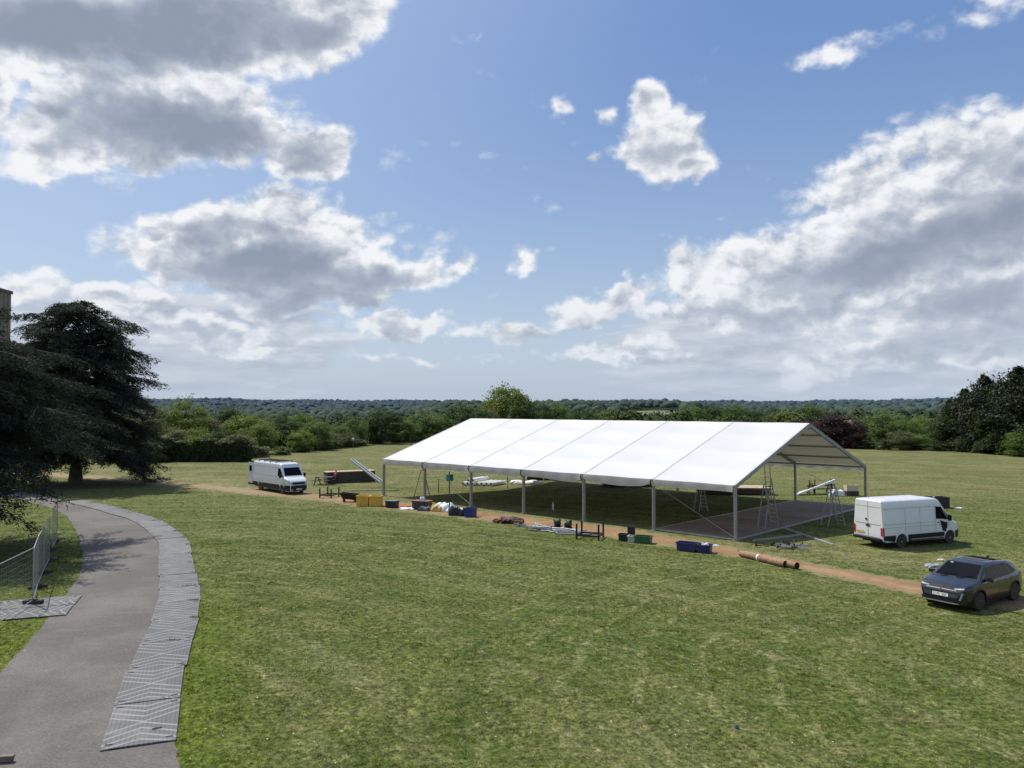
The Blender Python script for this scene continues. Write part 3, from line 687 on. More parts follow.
def deck_mat():
    m = bpy.data.materials.new('wooden_deck'); m.use_nodes = True; t = m.node_tree; g = Nodes(t); b = t.nodes['Principled BSDF']
    P = g.new('ShaderNodeTexCoord').outputs['Object']; x, y, z = g.sep(P)
    row = g.m('FLOOR', g.m('DIVIDE', y, 1.16)); col = g.m('FLOOR', g.m('DIVIDE', x, 2.75))
    wn = g.new('ShaderNodeTexWhiteNoise', noise_dimensions='2D'); g.l.new(g.comb(col, row, 0), wn.inputs['Vector'])
    c = g.mix(wn.outputs['Value'], (0.125, 0.082, 0.057), (0.225, 0.152, 0.110))
    gr = g.noise(g.mapping(P, scale=(1.0, 14, 1)), 1.5, 5, 0.65); c = g.mix(g.m('MULTIPLY', g.step(gr, 0.4, 0.7), 0.5), c, (0.22, 0.19, 0.17))
    seam = g.m('MAXIMUM', g.step(g.m('PINGPONG', y, 0.58), 0.035, 0.015), g.step(g.m('PINGPONG', x, 1.375), 0.03, 0.012))
    c = g.mix(g.m('MULTIPLY', seam, 0.8), c, (0.03, 0.025, 0.022))
    c = g.mix(g.m('MULTIPLY', g.step(g.noise(P, 0.6, 5, 0.6), 0.52, 0.7), 0.4), c, (0.26, 0.22, 0.19))
    g.l.new(c, b.inputs['Base Color']); b.inputs['Roughness'].default_value = 0.7
    return m
def build_marquee():
    L, W, E, RG, NB = 33.0, 20.9, 3.18, 6.59, 6; BW = L / NB
    TH = -0.762; O = (-11.17, 67.06, 0)
    t = thing('marquee', 'large white frame marquee with open sides standing in the middle of the field', 'marquee', O, TH)
    slope = (RG - E) / (W / 2)
    def zr(y): return E + slope * min(y, W - y)
    for b in range(NB + 1):
        x = b * BW
        for y in (0.1, W - 0.1):
            mb = MB(); mb.box((x, y, (E - 0.05) / 2 + 0.02), (0.13, 0.22, E - 0.10)); lg = mb.build('leg', M['grey_frame'], t, bevel=0.012)
            bp = MB(); bp.box((x, y, 0.018), (0.36, 0.42, 0.03)); [bp.tube((x + sx * 0.13, y + sy * 0.16, 0.03), (x + sx * 0.13, y + sy * 0.16, 0.12), 0.016) for sx in (-1, 1) for sy in (-1, 1)]
            bp.build('base_plate', M['steel'], lg)
        for y0, y1 in ((0.0, W / 2), (W, W / 2)):
            mb = MB(); mb.beam((x, y0, E - 0.12), (x, y1, RG - 0.12), 0.12, 0.24, (0, 0, 1)); mb.build('rafter', M['grey_frame'], t)
        mb = MB()
        for y0, y1 in ((-0.02, W / 2), (W + 0.02, W / 2)): mb.beam((x, y0, zr(max(0, min(W, y0))) + 0.004), (x, y1, RG + 0.004), 0.05, 0.012)
        mb.build('keder_rail', mat('keder_grey', (0.62, 0.62, 0.62), 0.6), t)
        if b in (0, NB):   # crown brace of the gable
            mb = MB(); mb.tube((x, W / 2 - 0.05, RG - 0.2), (x, W / 2 + 0.05, RG - 0.45), 0.05); mb.build('ridge_bracket', M['steel'], t)
    fr = [0.0, 0.235, 0.5, 0.765, 1.0]
    ys = [f * W / 2 for f in fr] + [W - f * W / 2 for f in fr[-2::-1]]
    for y in ys:
        mb = MB(); mb.box((L / 2, min(max(y, 0.12), W - 0.12), zr(y) - 0.10), (L - 0.14, 0.10, 0.12)); mb.build('purlin', M['grey_frame'], t)
    r2 = random.Random(4)
    for b in range(NB):
        x0, x1 = b * BW + 0.02, (b + 1) * BW - 0.02
        for side in (0, 1):
            nu = 17; vs_ = sorted({round(fr[q] + (fr[q + 1] - fr[q]) * i_ / 9, 5) for q in range(4) for i_ in range(10)}); nv = len(vs_); P = []
            ph = r2.uniform(0, 6)
            for i in range(nu):
                u = i / (nu - 1); row = []
                for j in range(nv):
                    v = vs_[j]; y = v * W / 2
                    k = 0
                    while k < 3 and v > fr[k + 1] - 1e-6: k += 1
                    s = (v - fr[k]) / (fr[k + 1] - fr[k]); sag = 4 * s * (1 - s) * 4 * u * (1 - u)
                    z = zr(y) - 0.17 * sag + 0.010 * math.sin(9 * u + 5 * v + ph) * 4 * u * (1 - u)
                    row.append((x0 + (x1 - x0) * u, y if side == 0 else W - y, z))
                P.append(row)
            MB().grid(P).build('roof_panel', M['pvc'], t, smooth=60)
    for b in range(NB):
        for side in (0, 1):
            x0, x1 = b * BW + 0.05, (b + 1) * BW - 0.05; nu = 25; P = []
            drop = 0.42 if (b == 0 or side == 1) else (0.50 if b < NB - 1 else 0.38); tie = 0.0 if b in (0, NB - 1) or side else r2.uniform(0.10, 0.22)
            for i in range(nu):
                u = i / (nu - 1); x = x0 + (x1 - x0) * u; row = []
                d = drop - tie * (max(0, 1 - u / 0.12) ** 1.5 + max(0, 1 - (1 - u) / 0.16) ** 1.5) + 0.05 * math.sin(u * 7 + b) * (1 if tie else 0.3)
                for j in range(7):
                    v = j / 6; off = -0.05 - 0.012 * math.sin(v * math.pi) - 0.022 * math.sin(u * 24 + 3 * b) * v - 0.05 * v * (max(0, 1 - u / 0.1) + max(0, 1 - (1 - u) / 0.1))
                    row.append((x, (off if side == 0 else W - off), E - 0.015 - d * v))
                P.append(row)
            MB().grid(P).build('valance', M['pvc_valance'], t, smooth=60)
    for b in range(1, NB):      # dark gathered tie-ups hanging at the joints of the eaves
        mb = MB(); x = b * BW
        mb.path([(x - 0.05, -0.12, E + 0.02), (x - 0.07, -0.17, E - 0.2), (x + 0.02, -0.15, E - 0.42), (x + 0.05, -0.13, E - 0.52)], [0.03, 0.045, 0.035, 0.015], 7); mb.build('tie_strap', M['trim_black'], t)
    for b in (1, NB - 1):
        for y in (0.1, W - 0.1):
            mb = MB(); mb.tube((b * BW, y, E - 0.3), ((b + 1) * BW, y, 0.15), 0.010, n=5); mb.build('brace_wire', M['steel'], t)
    # wooden floor of the last bay
    f = thing('marquee_floor', 'brown wooden floor laid under the right end bay of the marquee', 'floor', O, TH)
    mb = MB(); mb.box(((27.52 + 33.0) / 2, 10.45, 0.06), (5.42, 20.4, 0.10)); mb.build('floor_deck', deck_mat(), f)
    for p0, p1 in (((27.50, 0.2, 0.075), (27.50, 20.7, 0.075)), ((33.02, 0.2, 0.075), (33.02, 20.7, 0.075)), ((27.50, 0.22, 0.07), (33.02, 0.22, 0.07)), ((27.50, 20.68, 0.07), (33.02, 20.68, 0.07))):
        e = MB(); e.beam(p0, p1, 0.06, 0.10); e.build('edge_trim', M['alu'] if p0[0] != p1[0] or True else None, f)
build_marquee()
# ------------------------------------------------------------------ vehicles: bodies lofted from a profile, details laid on the skin
class Body:
    def __init__(s, zt, zb, plan, tum, W, rs, wheels, wr, wz, arch):
        s.zt_, s.zb_, s.plan_, s.tum_ = [np.array(q, float) for q in (zt, zb, plan, tum)]
        s.W, s.rs_, s.wheels, s.wr, s.wz, s.arch = W, np.array(rs, float), wheels, wr, wz, arch
        s.L = s.zt_[-1, 0]
    def zt(s, x): return float(np.interp(x, s.zt_[:, 0], s.zt_[:, 1]))
    def rs(s, x): return float(np.interp(x, s.rs_[:, 0], s.rs_[:, 1]))
    def zb(s, x):
        z = float(np.interp(x, s.zb_[:, 0], s.zb_[:, 1]))
        for w in s.wheels:
            d = s.arch ** 2 - (x - w) ** 2
            if d > 0: z = max(z, s.wz + math.sqrt(d))
        return z
    def hw(s, x, z):
        b = s.W / 2 * float(np.interp(x, s.plan_[:, 0], s.plan_[:, 1])) * float(np.interp(z, s.tum_[:, 0], s.tum_[:, 1]))
        H, r = s.zt(x), s.rs(x); q = z - (H - r)
        if q > 0:
            q = min(1.0, q / r); b -= r * 1.25 * (1 - math.sqrt(max(0, 1 - q * q)))
        return max(b, 0.02)
    def inside(s, x, y, z):
        return 0 <= x <= s.L and s.zb(x) <= z <= s.zt(x) and abs(y) <= s.hw(x, z)
    def mesh(s, mb):
        xs = set(np.linspace(0, s.L, 46)) | set(s.zt_[:, 0]) | set(s.plan_[:, 0])
        for w in s.wheels: xs |= set(w + s.arch * np.cos(np.linspace(0, np.pi, 15))) | {w - s.arch - 0.004, w + s.arch + 0.004}
        xs = sorted(x for x in xs if 0 <= x <= s.L); P = []
        for x in xs:
            zb, zt = s.zb(x), s.zt(x); r = min(s.rs(x), (zt - zb) * 0.6); zz = list(np.linspace(zb, zt - r, 13)) + [zt - r + r * math.sin(a) for a in np.linspace(0.2, math.pi / 2, 7)]
            half = [(s.hw(x, z), z) for z in zz]
            ring = [(x - s.L / 2, y, z) for y, z in half] + [(x - s.L / 2, -y, z) for y, z in half[::-1]]
            P.append(ring)
        n = len(P[0])
        for ring in P: ring.append(ring[0])
        mb.grid(P)
        mb.add(P[0][:-1], [tuple(range(n))]); mb.add(P[-1][:-1], [tuple(range(n - 1, -1, -1))])
    def cast(s, axis, sign, a, b, off):
        """march in from outside along axis onto the skin; a, b the other two coordinates"""
        def pt(t): return {'x': (t, a, b), 'y': (a, t, b), 'z': (a, b, t)}[axis]
        lo, hi = {'x': (-0.05, s.L + 0.05), 'y': (-s.W, s.W), 'z': (0.0, 4.0)}[axis]
        t0, t1 = (hi, lo) if sign > 0 else (lo, hi); n = 160; prev = t0
        for i in range(1, n + 1):
            t = t0 + (t1 - t0) * i / n
            if s.inside(*pt(t)):
                A, B = prev, t
                for _ in range(14):
                    m = (A + B) / 2
                    if s.inside(*pt(m)): B = m
                    else: A = m
                t = B + sign * off; p = pt(t); return (p[0] - s.L / 2, p[1], p[2])
            prev = t
        return None
    def patch(s, mb, axis, sign, quad, off=0.006, nu=8, nv=6):
        """bilinear quad of 2D corners (ccw) laid on the skin"""
        P = []; c = np.array(quad, float)
        for i in range(nu + 1):
            u = i / nu; row = []
            for j in range(nv + 1):
                v = j / nv; q = (c[0] * (1 - u) + c[1] * u) * (1 - v) + (c[3] * (1 - u) + c[2] * u) * v
                row.append(s.cast(axis, sign, q[0], q[1], off))
            P.append(row)
        last = None
        for row in P:
            for k, p in enumerate(row):
                if p is None: row[k] = last
                else: last = p
        for row in P[::-1]:
            for k in range(len(row) - 1, -1, -1):
                if row[k] is None: row[k] = last
                else: last = row[k]
        mb.grid(P)
    def side(s, quad, sgn, off=0.006, nu=8, nv=6, mb=None):
        mb = mb or MB(); s.patch(mb, 'y', sgn, quad, off, nu, nv); return mb
    def line(s, pts, sgn, w=0.012, off=0.007, mb=None, axis='y'):
        mb = mb or MB()
        for (x0, z0), (x1, z1) in zip(pts[:-1], pts[1:]):
            d = math.hypot(x1 - x0, z1 - z0); nx, nz = -(z1 - z0) / d * w / 2, (x1 - x0) / d * w / 2
            s.patch(mb, axis, sgn, [(x0 - nx, z0 - nz), (x1 - nx, z1 - nz), (x1 + nx, z1 + nz), (x0 + nx, z0 + nz)], off, max(2, int(d / 0.15)), 1)
        return mb
def wheel(parent, x, y, r, w, out, tyre, rim, spokes=5):
    t = MB(); t.lathe([(r * 0.62, -w / 2), (r * 0.93, -w / 2), (r, -w * 0.36), (r, w * 0.36), (r * 0.93, w / 2), (r * 0.62, w / 2)], (x, y, r), (0, 1, 0), 28)
    o = t.build('wheel', M['rubber'] if tyre is None else tyre, parent, smooth=40)
    m = MB(); yo = y + out * (w / 2 - 0.03)
    m.lathe([(r * 0.64, -0.012), (r * 0.64, 0.02), (r * 0.58, 0.022), (r * 0.56, 0.0), (0.02, -0.006)], (x, yo, r), (0, out, 0), 28)
    for k in range(spokes):
        a = 2 * math.pi * k / spokes + 0.3; d = Vector((math.cos(a), 0, math.sin(a)))
        m.beam(Vector((x, yo + out * 0.012, r)) + d * r * 0.1, Vector((x, yo + out * 0.012, r)) + d * r * 0.6, 0.05, 0.03, (0, 1, 0))
    m.lathe([(r * 0.16, 0), (r * 0.15, 0.035), (0.01, 0.04)], (x, yo, r), (0, out, 0), 14)
    m.build('rim', rim, o, smooth=35)

def plate(parent, mb_quad_body, axis, sign, quad, material, chars=True):
    b = mb_quad_body; mb = MB(); b.patch(mb, axis, sign, quad, 0.02, 4, 1); o = mb.build('number_plate', material, parent)
    if chars:
        (a0, z0), (a1, _), (_, z1), _ = quad; m = MB(); r3 = random.Random(5)
        for k in (0, 1, 2, 3, 5, 6, 7):
            c0 = a0 + (a1 - a0) * (0.06 + k * 0.112); c1 = c0 + (a1 - a0) * 0.075; h0 = z0 + (z1 - z0) * 0.18; h1 = z0 + (z1 - z0) * 0.82; wv = (c1 - c0) * 0.26
            b.patch(m, axis, sign, [(c0, h0), (c0 + wv, h0), (c0 + wv, h1), (c0, h1)], 0.024, 1, 1)
            if r3.random() < 0.8: b.patch(m, axis, sign, [(c0, h1 - (h1 - h0) * 0.16), (c1, h1 - (h1 - h0) * 0.16), (c1, h1), (c0, h1)], 0.024, 1, 1)
            if r3.random() < 0.7: b.patch(m, axis, sign, [(c1 - wv, h0 + (h1 - h0) * 0.4), (c1, h0 + (h1 - h0) * 0.4), (c1, h1), (c1 - wv, h1)], 0.024, 1, 1)
            if r3.random() < 0.6: b.patch(m, axis, sign, [(c0, h0), (c1, h0), (c1, h0 + (h1 - h0) * 0.16), (c0, h0 + (h1 - h0) * 0.16)], 0.024, 1, 1)
        m.build('plate_letters', M['under'], o)

def panel_van(name, label, loc, rz, paint, L, H, W, wheels, wr, lines_z, dark_low, front):
    k = front
    b = Body(zt=[(0, H - 0.09), (0.05, H - 0.03), (0.5, H), (L - 2.10, H - 0.01), (L - 1.86, H - 0.05), (L - 1.70, H - 0.13), (L - 1.02, k['cowl'] + 0.12), (L - 0.90, k['cowl']), (L - 0.35, k['cowl'] - 0.19), (L - 0.12, k['cowl'] - 0.34), (L - 0.03, 0.72), (L, 0.50)],
             zb=[(0, 0.44), (0.3, 0.34), (L - 0.9, 0.32), (L - 0.3, 0.27), (L, 0.30)],
             plan=[(0, 0.965), (0.06, 0.99), (0.3, 1), (L - 1.2, 1), (L - 0.75, 0.975), (L - 0.35, 0.90), (L - 0.10, 0.78), (L, 0.66)],
             tum=[(0.3, 0.965), (0.55, 0.995), (1.0, 1.0), (1.35, 0.985), (H, 0.885)], W=W, rs=[(0, 0.10), (0.4, 0.17), (L - 1.9, 0.17), (L - 1.0, 0.10), (L - 0.3, 0.12), (L, 0.06)],
             wheels=wheels, wr=wr, wz=wr, arch=wr + 0.085)
    t = thing(name, label, 'van', loc, rz); X = lambda x: x - L / 2
    mb = MB(); b.mesh(mb); mb.build('body', paint, t, smooth=32)
    ub = MB(); ub.box((0, 0, 0.42), (L - 0.5, W * 0.62, 0.30)); [ub.tube((X(w), -W * 0.40, wr), (X(w), W * 0.40, wr), 0.06) for w in wheels]
    ub.box((0, 0, 0.75), (L - 1.0, W * 0.86, 0.1)); ub.build('underbody', M['under'], t)
    for w in wheels:
        for s in (1, -1): wheel(t, X(w), s * (W / 2 - 0.135), wr, 0.22, s, None, M['alloy'], 6)
    # glass
    zs = H - 0.30
    mb = MB(); b.patch(mb, 'x', 1, [(-W * 0.41, k['cowl'] + 0.10), (W * 0.41, k['cowl'] + 0.10), (W * 0.365, H - 0.24 if k['tall'] is None else k['tall']), (-W * 0.365, H - 0.24 if k['tall'] is None else k['tall'])], 0.008, 14, 12)
    mb.build('windscreen', M['glass'], t, smooth=40)
    for s in (1, -1):
        zc = k['cowl']
        mb = b.side([(L - 2.06, zc + 0.06), (L - 1.16, zc - 0.01), (L - 1.62, zc + 0.70), (L - 2.04, zc + 0.74)], s); mb.build('side_window', M['glass'], t, smooth=40)
        mb = b.side([(L - 1.12, zc + 0.0), (L - 0.98, zc - 0.01), (L - 1.04, zc + 0.07), (L - 1.46, zc + 0.55)], s, 0.008); mb.build('quarter_window', M['glass'], t, smooth=40)
        if dark_low:
            z0 = 0.30
            for x0, x1 in ((0.05, wheels[0] - b.arch - 0.02), (wheels[0] + b.arch + 0.02, wheels[1] - b.arch - 0.02), (wheels[1] + b.arch + 0.02, L - 0.12)):
                if x1 - x0 > 0.06:
                    mb = b.side([(x0, 0.47 if x0 < 0.1 else 0.34), (x1, 0.34), (x1, dark_low), (x0, dark_low)], s, 0.014, 10, 4); mb.build('side_cladding', M['trim_black'], t)
        for w in wheels:
            P = []
            for i in range(17):
                a = -0.25 + (math.pi + 0.5) * i / 16; row = []
                for rr in (b.arch - 0.005, b.arch + 0.055):
                    x, z = w + rr * math.cos(a), max(0.31, b.wz + rr * math.sin(a)); y = b.hw(min(max(x, 0), L), z); row.append((X(x), s * (y + 0.016), z))
                P.append(row)
            mm = MB(); mm.grid(P); mm.build('wheel_arch', M['trim_black'] if k['dark_arch'] else paint, t)
        g = MB()
        for pts in lines_z: b.line(pts, s, mb=g)
        g.build('panel_gap', M['gap'], t)
        mm = MB(); mm.box((X(L - 1.22), s * (W / 2 + 0.17), zc + 0.10), (0.10, 0.20, 0.34)); mm.beam((X(L - 1.22), s * (W / 2 - 0.02), zc + 0.02), (X(L - 1.22), s * (W / 2 + 0.12), zc + 0.06), 0.07, 0.05)
        mm.build('door_mirror', M['trim_black'], t, bevel=0.03)
        mm = b.side([(L - 2.0, zc - 0.16), (L - 1.80, zc - 0.16), (L - 1.80, zc - 0.12), (L - 2.0, zc - 0.12)], s, 0.03, 3, 1); mm.build('door_handle', M['trim_black'], t)
        mm = MB(); b.patch(mm, 'x', 1, [(s * W * 0.31, k['lamp'] - 0.12), (s * W * 0.435, k['lamp'] - 0.08), (s * W * 0.43, k['lamp'] + 0.16), (s * W * 0.30, k['lamp'] + 0.04)], 0.012, 5, 5); mm.build('headlight', M['lamp'], t)
        mm = MB(); b.patch(mm, 'x', -1, [(s * W * 0.425, 0.68), (s * W * 0.475, 0.68), (s * W * 0.475, 1.14), (s * W * 0.425, 1.14)], 0.02, 2, 4)
        b.patch(mm, 'y', s, [(0.0, 0.68), (0.10, 0.68), (0.08, 1.14), (0.0, 1.14)], 0.02, 2, 4); mm.build('tail_light', M['red_lamp'], t)
    # nose
    mm = MB(); b.patch(mm, 'x', 1, [(-W * 0.30, k['lamp'] - 0.16), (W * 0.30, k['lamp'] - 0.16), (W * 0.29, k['lamp'] + 0.02), (-W * 0.29, k['lamp'] + 0.02)], 0.012, 10, 3); mm.build('grille', M['trim_black'], t)
    mm = MB(); b.patch(mm, 'x', 1, [(-W * 0.40, 0.32), (W * 0.40, 0.32), (W * 0.41, k['bump']), (-W * 0.41, k['bump'])], 0.016, 14, 4)
    for s in (1, -1): b.patch(mm, 'y', s, [(L - 0.45, 0.31), (L - 0.12, 0.31), (L - 0.10, k['bump']), (L - 0.40, k['bump'])], 0.016, 5, 3)
    mm.build('front_bumper', M['trim_black'], t, smooth=40)
    mm = MB(); b.patch(mm, 'x', 1, [(-W * 0.33, k['lamp'] - 0.205), (W * 0.33, k['lamp'] - 0.205), (W * 0.33, k['lamp'] - 0.165), (-W * 0.33, k['lamp'] - 0.165)], 0.02, 8, 1); mm.build('grille_bar', M['alloy'], t)
    plate(t, b, 'x', 1, [(-0.26, 0.42), (0.26, 0.42), (0.26, 0.53), (-0.26, 0.53)], M['plate_white'])
    for s in (1, -1):
        mm = MB(); mm.beam((X(L - 1.0), s * 0.12, k['cowl'] + 0.09), (X(L - 1.25), s * 0.62, k['cowl'] + 0.28), 0.02, 0.02); mm.build('wiper', M['trim_black'], t)
    # tail
    mm = MB(); mm.box((X(0) - 0.05, 0, 0.47), (0.16, W * 0.95, 0.14)); mm.build('rear_bumper', M['trim_black'], t, bevel=0.03)
    g = MB(); b.line([(0.0, 0.60), (0.0, H - 0.14)], -1, 0.02, 0.008, g, 'x')
    b.line([(-W * 0.42, H - 0.40), (W * 0.42, H - 0.40)], -1, 0.014, 0.008, g, 'x'); b.line([(-W * 0.42, 1.26), (W * 0.42, 1.26)], -1, 0.02, 0.008, g, 'x'); b.line([(-W * 0.42, 0.58), (W * 0.42, 0.58)], -1, 0.02, 0.008, g, 'x')
    g.build('door_gap', M['gap'], t)
    plate(t, b, 'x', -1, [(W * 0.12, 0.72), (W * 0.38, 0.72), (W * 0.38, 0.83), (W * 0.12, 0.83)], M['plate_yellow'], False)
    mm = MB(); mm.lathe([(0.065, 0), (0.06, 0.02), (0.01, 0.022)], (X(0) - 0.004, 0.12, 1.50), (-1, 0, 0), 16); mm.build('badge', M['trim_black'], t)
    mm = MB(); b.patch(mm, 'x', -1, [(-0.14, 1.12), (0.14, 1.12), (0.14, 1.22), (-0.14, 1.22)], 0.02, 3, 1); mm.build('tailgate_handle', M['trim_black'], t)
    return t, b

def build_vans():
    # right: tall white van seen from behind
    L, H, W = 5.99, 2.60, 2.04
    rows = [[(0.05, 2.13), (4.0, 2.13)], [(0.08, 1.30), (3.9, 1.30)], [(0.08, 1.12), (5.0, 1.10)], [(1.62, 0.62), (1.62, 2.14)], [(2.74, 0.62), (2.74, 2.14)], [(3.88, 0.5), (3.88, 2.30)], [(4.86, 0.75), (4.92, 1.26)], [(3.88, 2.30), (4.25, 2.28), (4.9, 1.34)]]
    t, b = panel_van('white_van', 'tall white panel van parked beside the wooden floor, its rear doors facing the ladders', (22.35, 43.75, 0), math.atan2(0.37, 0.93), M['white_paint'], L, H, W, [1.35, 4.99], 0.345, rows, 0.70,
                     dict(cowl=1.38, lamp=0.98, bump=0.72, tall=2.20, dark_arch=False))
    for s in (1, -1):
        mm = b.side([(2.0, 0.40), (4.5, 0.40), (4.5, 0.47), (2.0, 0.47)], s, 0.045, 10, 1); mm.build('side_step', M['alu_dull'], t)
    mm = MB(); b.patch(mm, 'y', -1, [(4.40, 0.76), (4.68, 0.72), (4.72, 1.20), (4.22, 1.36)], 0.012, 5, 8); b.patch(mm, 'y', -1, [(4.56, 0.74), (4.76, 0.92), (4.78, 1.22), (4.62, 1.22)], 0.014, 4, 6); mm.build('door_graphic', M['under'], t)
    # left: long pale van with its rear door swung open, ladder bars on the roof
    L, H, W = 7.0, 2.70, 2.04
    rows = [[(0.1, 2.26), (4.9, 2.26)], [(0.08, 1.52), (4.9, 1.50)], [(1.9, 0.65), (1.9, 2.25)], [(3.35, 0.65), (3.35, 2.25)], [(4.88, 0.55), (4.88, 2.35)], [(5.9, 0.8), (5.95, 1.4)], [(4.88, 2.35), (5.3, 2.32), (5.9, 1.5)]]
    rz = math.atan2(-0.72, 0.69)
    t, b = panel_van('pale_van', 'long pale grey van with its rear door open, parked on the dirt track', (-21.15, 70.7, 0), rz, M['silver_paint'], L, H, W, [1.55, 5.75], 0.35, rows, 0.80,
                     dict(cowl=1.50, lamp=1.05, bump=0.80, tall=2.28, dark_arch=True))
    X = lambda x: x - L / 2
    mm = MB()
    for x in (0.9, 2.0, 3.1, 4.2): mm.beam((X(x), -0.85, H + 0.07), (X(x), 0.85, H + 0.07), 0.06, 0.05); [mm.box((X(x), s * 0.8, H + 0.02), (0.06, 0.05, 0.09)) for s in (-1, 1)]
    mm.build('roof_bars', M['trim_black'], t)
    mm = MB(); [mm.beam((X(0.5), y, H + 0.12), (X(4.4), y, H + 0.12), 0.05, 0.05) for y in (-0.5, -0.1, 0.35)]; mm.build('roof_rack', M['rusty'], t)
    d = MB(); d.box((X(0) - 0.46, -W / 2 + 0.06, 1.55), (0.92, 0.06, 1.9)); od = d.build('rear_door', M['silver_paint'], t, bevel=0.02)
    d = MB(); d.box((X(0) - 0.46, -W / 2 + 0.06 - 0.034, 1.95), (0.5, 0.012, 0.5)); d.build('door_window', M['glass'], od)
    d = MB(); d.box((X(0) - 0.46, -W / 2 + 0.06, 0.52), (0.92, 0.10, 0.16)); d.build('door_sill', M['trim_black'], od)
build_vans()

def build_car():
    L, W, H = 4.41, 1.80, 1.575     # scaled a touch below
    b = Body(zt=[(0, 0.62), (0.03, 0.98), (0.12, 1.06), (0.50, 1.33), (0.62, 1.44), (0.95, 1.51), (1.7, 1.57), (2.25, 1.57), (2.62, 1.51), (3.36, 1.06), (3.48, 1.03), (4.05, 0.94), (4.28, 0.85), (4.37, 0.70), (4.41, 0.50)],
             zb=[(0, 0.36), (0.3, 0.24), (4.1, 0.22), (4.41, 0.28)], plan=[(0, 0.80), (0.12, 0.90), (0.5, 0.98), (1.0, 1), (3.4, 1), (3.9, 0.955), (4.2, 0.86), (4.35, 0.74), (4.41, 0.60)],
             tum=[(0.22, 0.94), (0.45, 0.99), (0.75, 1.0), (0.98, 0.965), (1.575, 0.70)], W=W, rs=[(0, 0.08), (0.6, 0.10), (2.6, 0.10), (3.4, 0.07), (4.1, 0.10), (4.41, 0.06)],
             wheels=[0.86, 3.50], wr=0.35, wz=0.35, arch=0.405)
    t = thing('dark_car', 'dark grey crossover car with a white front plate beside the dirt track', 'car', (18.15, 30.75, 0), math.atan2(-0.56, -0.83)); t.scale = (1.07, 1.11, 1.02); X = lambda x: x - L / 2
    mb = MB(); b.mesh(mb); mb.build('body', M['car_paint'], t, smooth=32)
    ub = MB(); ub.box((0, 0, 0.36), (L - 0.5, W * 0.62, 0.24)); [ub.tube((X(w), -W * 0.40, 0.35), (X(w), W * 0.40, 0.35), 0.05) for w in b.wheels]; ub.box((0, 0, 0.66), (L - 0.5, W * 0.8, 0.08)); ub.build('underbody', M['under'], t)
    for w in b.wheels:
        for s in (1, -1): wheel(t, X(w), s * (W / 2 - 0.125), 0.35, 0.225, s, None, M['dark_alloy'], 5)
    mb = MB(); b.patch(mb, 'x', 1, [(-0.70, 1.085), (0.70, 1.085), (0.56, 1.50), (-0.56, 1.50)], 0.006, 14, 10); mb.build('windscreen', M['glass'], t, smooth=40)
    mb = MB(); b.patch(mb, 'x', -1, [(-0.58, 1.10), (0.58, 1.10), (0.50, 1.42), (-0.50, 1.42)], 0.006, 10, 6); mb.build('rear_window', M['glass'], t, smooth=40)
    mb = MB(); b.patch(mb, 'z', 1, [(1.15, -0.42), (2.30, -0.42), (2.30, 0.42), (1.15, 0.42)], 0.004, 6, 6); mb.build('sunroof', M['glass'], t, smooth=40)
    for s in (1, -1):
        mb = b.side([(2.14, 1.03), (3.16, 1.01), (2.62, 1.44), (2.14, 1.485)], s); mb.build('side_window', M['glass'], t, smooth=40)
        mb = b.side([(1.12, 1.05), (2.09, 1.03), (2.09, 1.485), (1.20, 1.46)], s); mb.build('side_window', M['glass'], t, smooth=40)
        mb = b.side([(0.62, 1.12), (1.07, 1.06), (1.14, 1.44), (0.95, 1.40)], s); mb.build('quarter_window', M['glass'], t, smooth=40)
        g = MB()
        for pts in ([(2.12, 0.36), (2.12, 1.5)], [(3.12, 0.42), (3.16, 1.0)], [(1.30, 0.62), (1.12, 1.02)], [(1.30, 0.62), (1.42, 0.36), (3.05, 0.36), (3.12, 0.42)]): b.line(pts, s, 0.012, 0.007, g)
        g.build('panel_gap', M['gap'], t)
        for x0, x1 in ((1.29, 3.07), (0.16, 0.42), (3.93, 4.15)):
            mb = b.side([(x0, 0.25), (x1, 0.25), (x1, 0.36), (x0, 0.36)], s, 0.012, 8, 2); mb.build('sill_cladding', M['trim_black'], t)
        for w in b.wheels:
            P = []
            for i in range(17):
                a = -0.15 + (math.pi + 0.3) * i / 16; row = []
                for rr in (b.arch - 0.004, b.arch + 0.05):
                    x, z = w + rr * math.cos(a), max(0.25, b.wz + rr * math.sin(a)); row.append((X(x), s * (b.hw(min(max(x, 0), L), z) + 0.012), z))
                P.append(row)
            mm = MB(); mm.grid(P); mm.build('wheel_arch', M['trim_black'], t)
        mm = MB(); mm.box((X(2.98), s * (W / 2 + 0.08), 1.08), (0.14, 0.20, 0.13)); mm.beam((X(2.98), s * (W / 2 - 0.06), 1.02), (X(2.98), s * (W / 2 + 0.04), 1.05), 0.06, 0.04); mm.build('door_mirror', M['car_paint'], t, bevel=0.03)
        for x in (1.45, 2.36): mm = b.side([(x, 0.90), (x + 0.2, 0.90), (x + 0.2, 0.935), (x, 0.935)], s, 0.02, 3, 1); mm.build('door_handle', M['car_paint'], t)
        mm = MB(); b.patch(mm, 'x', 1, [(s * 0.42, 0.80), (s * 0.70, 0.82), (s * 0.72, 0.87), (s * 0.42, 0.835)], 0.012, 6, 2); mm.build('headlight', M['lamp'], t)
        mm = MB(); b.patch(mm, 'x', 1, [(s * 0.60, 0.44), (s * 0.645, 0.44), (s * 0.72, 0.70), (s * 0.675, 0.70)], 0.014, 2, 5); mm.build('daytime_light', M['lamp'], t)
        mm = MB(); b.patch(mm, 'x', -1, [(s * 0.45, 0.86), (s * 0.74, 0.86), (s * 0.72, 0.94), (s * 0.45, 0.93)], 0.012, 4, 2); mm.build('tail_light', M['red_lamp'], t)
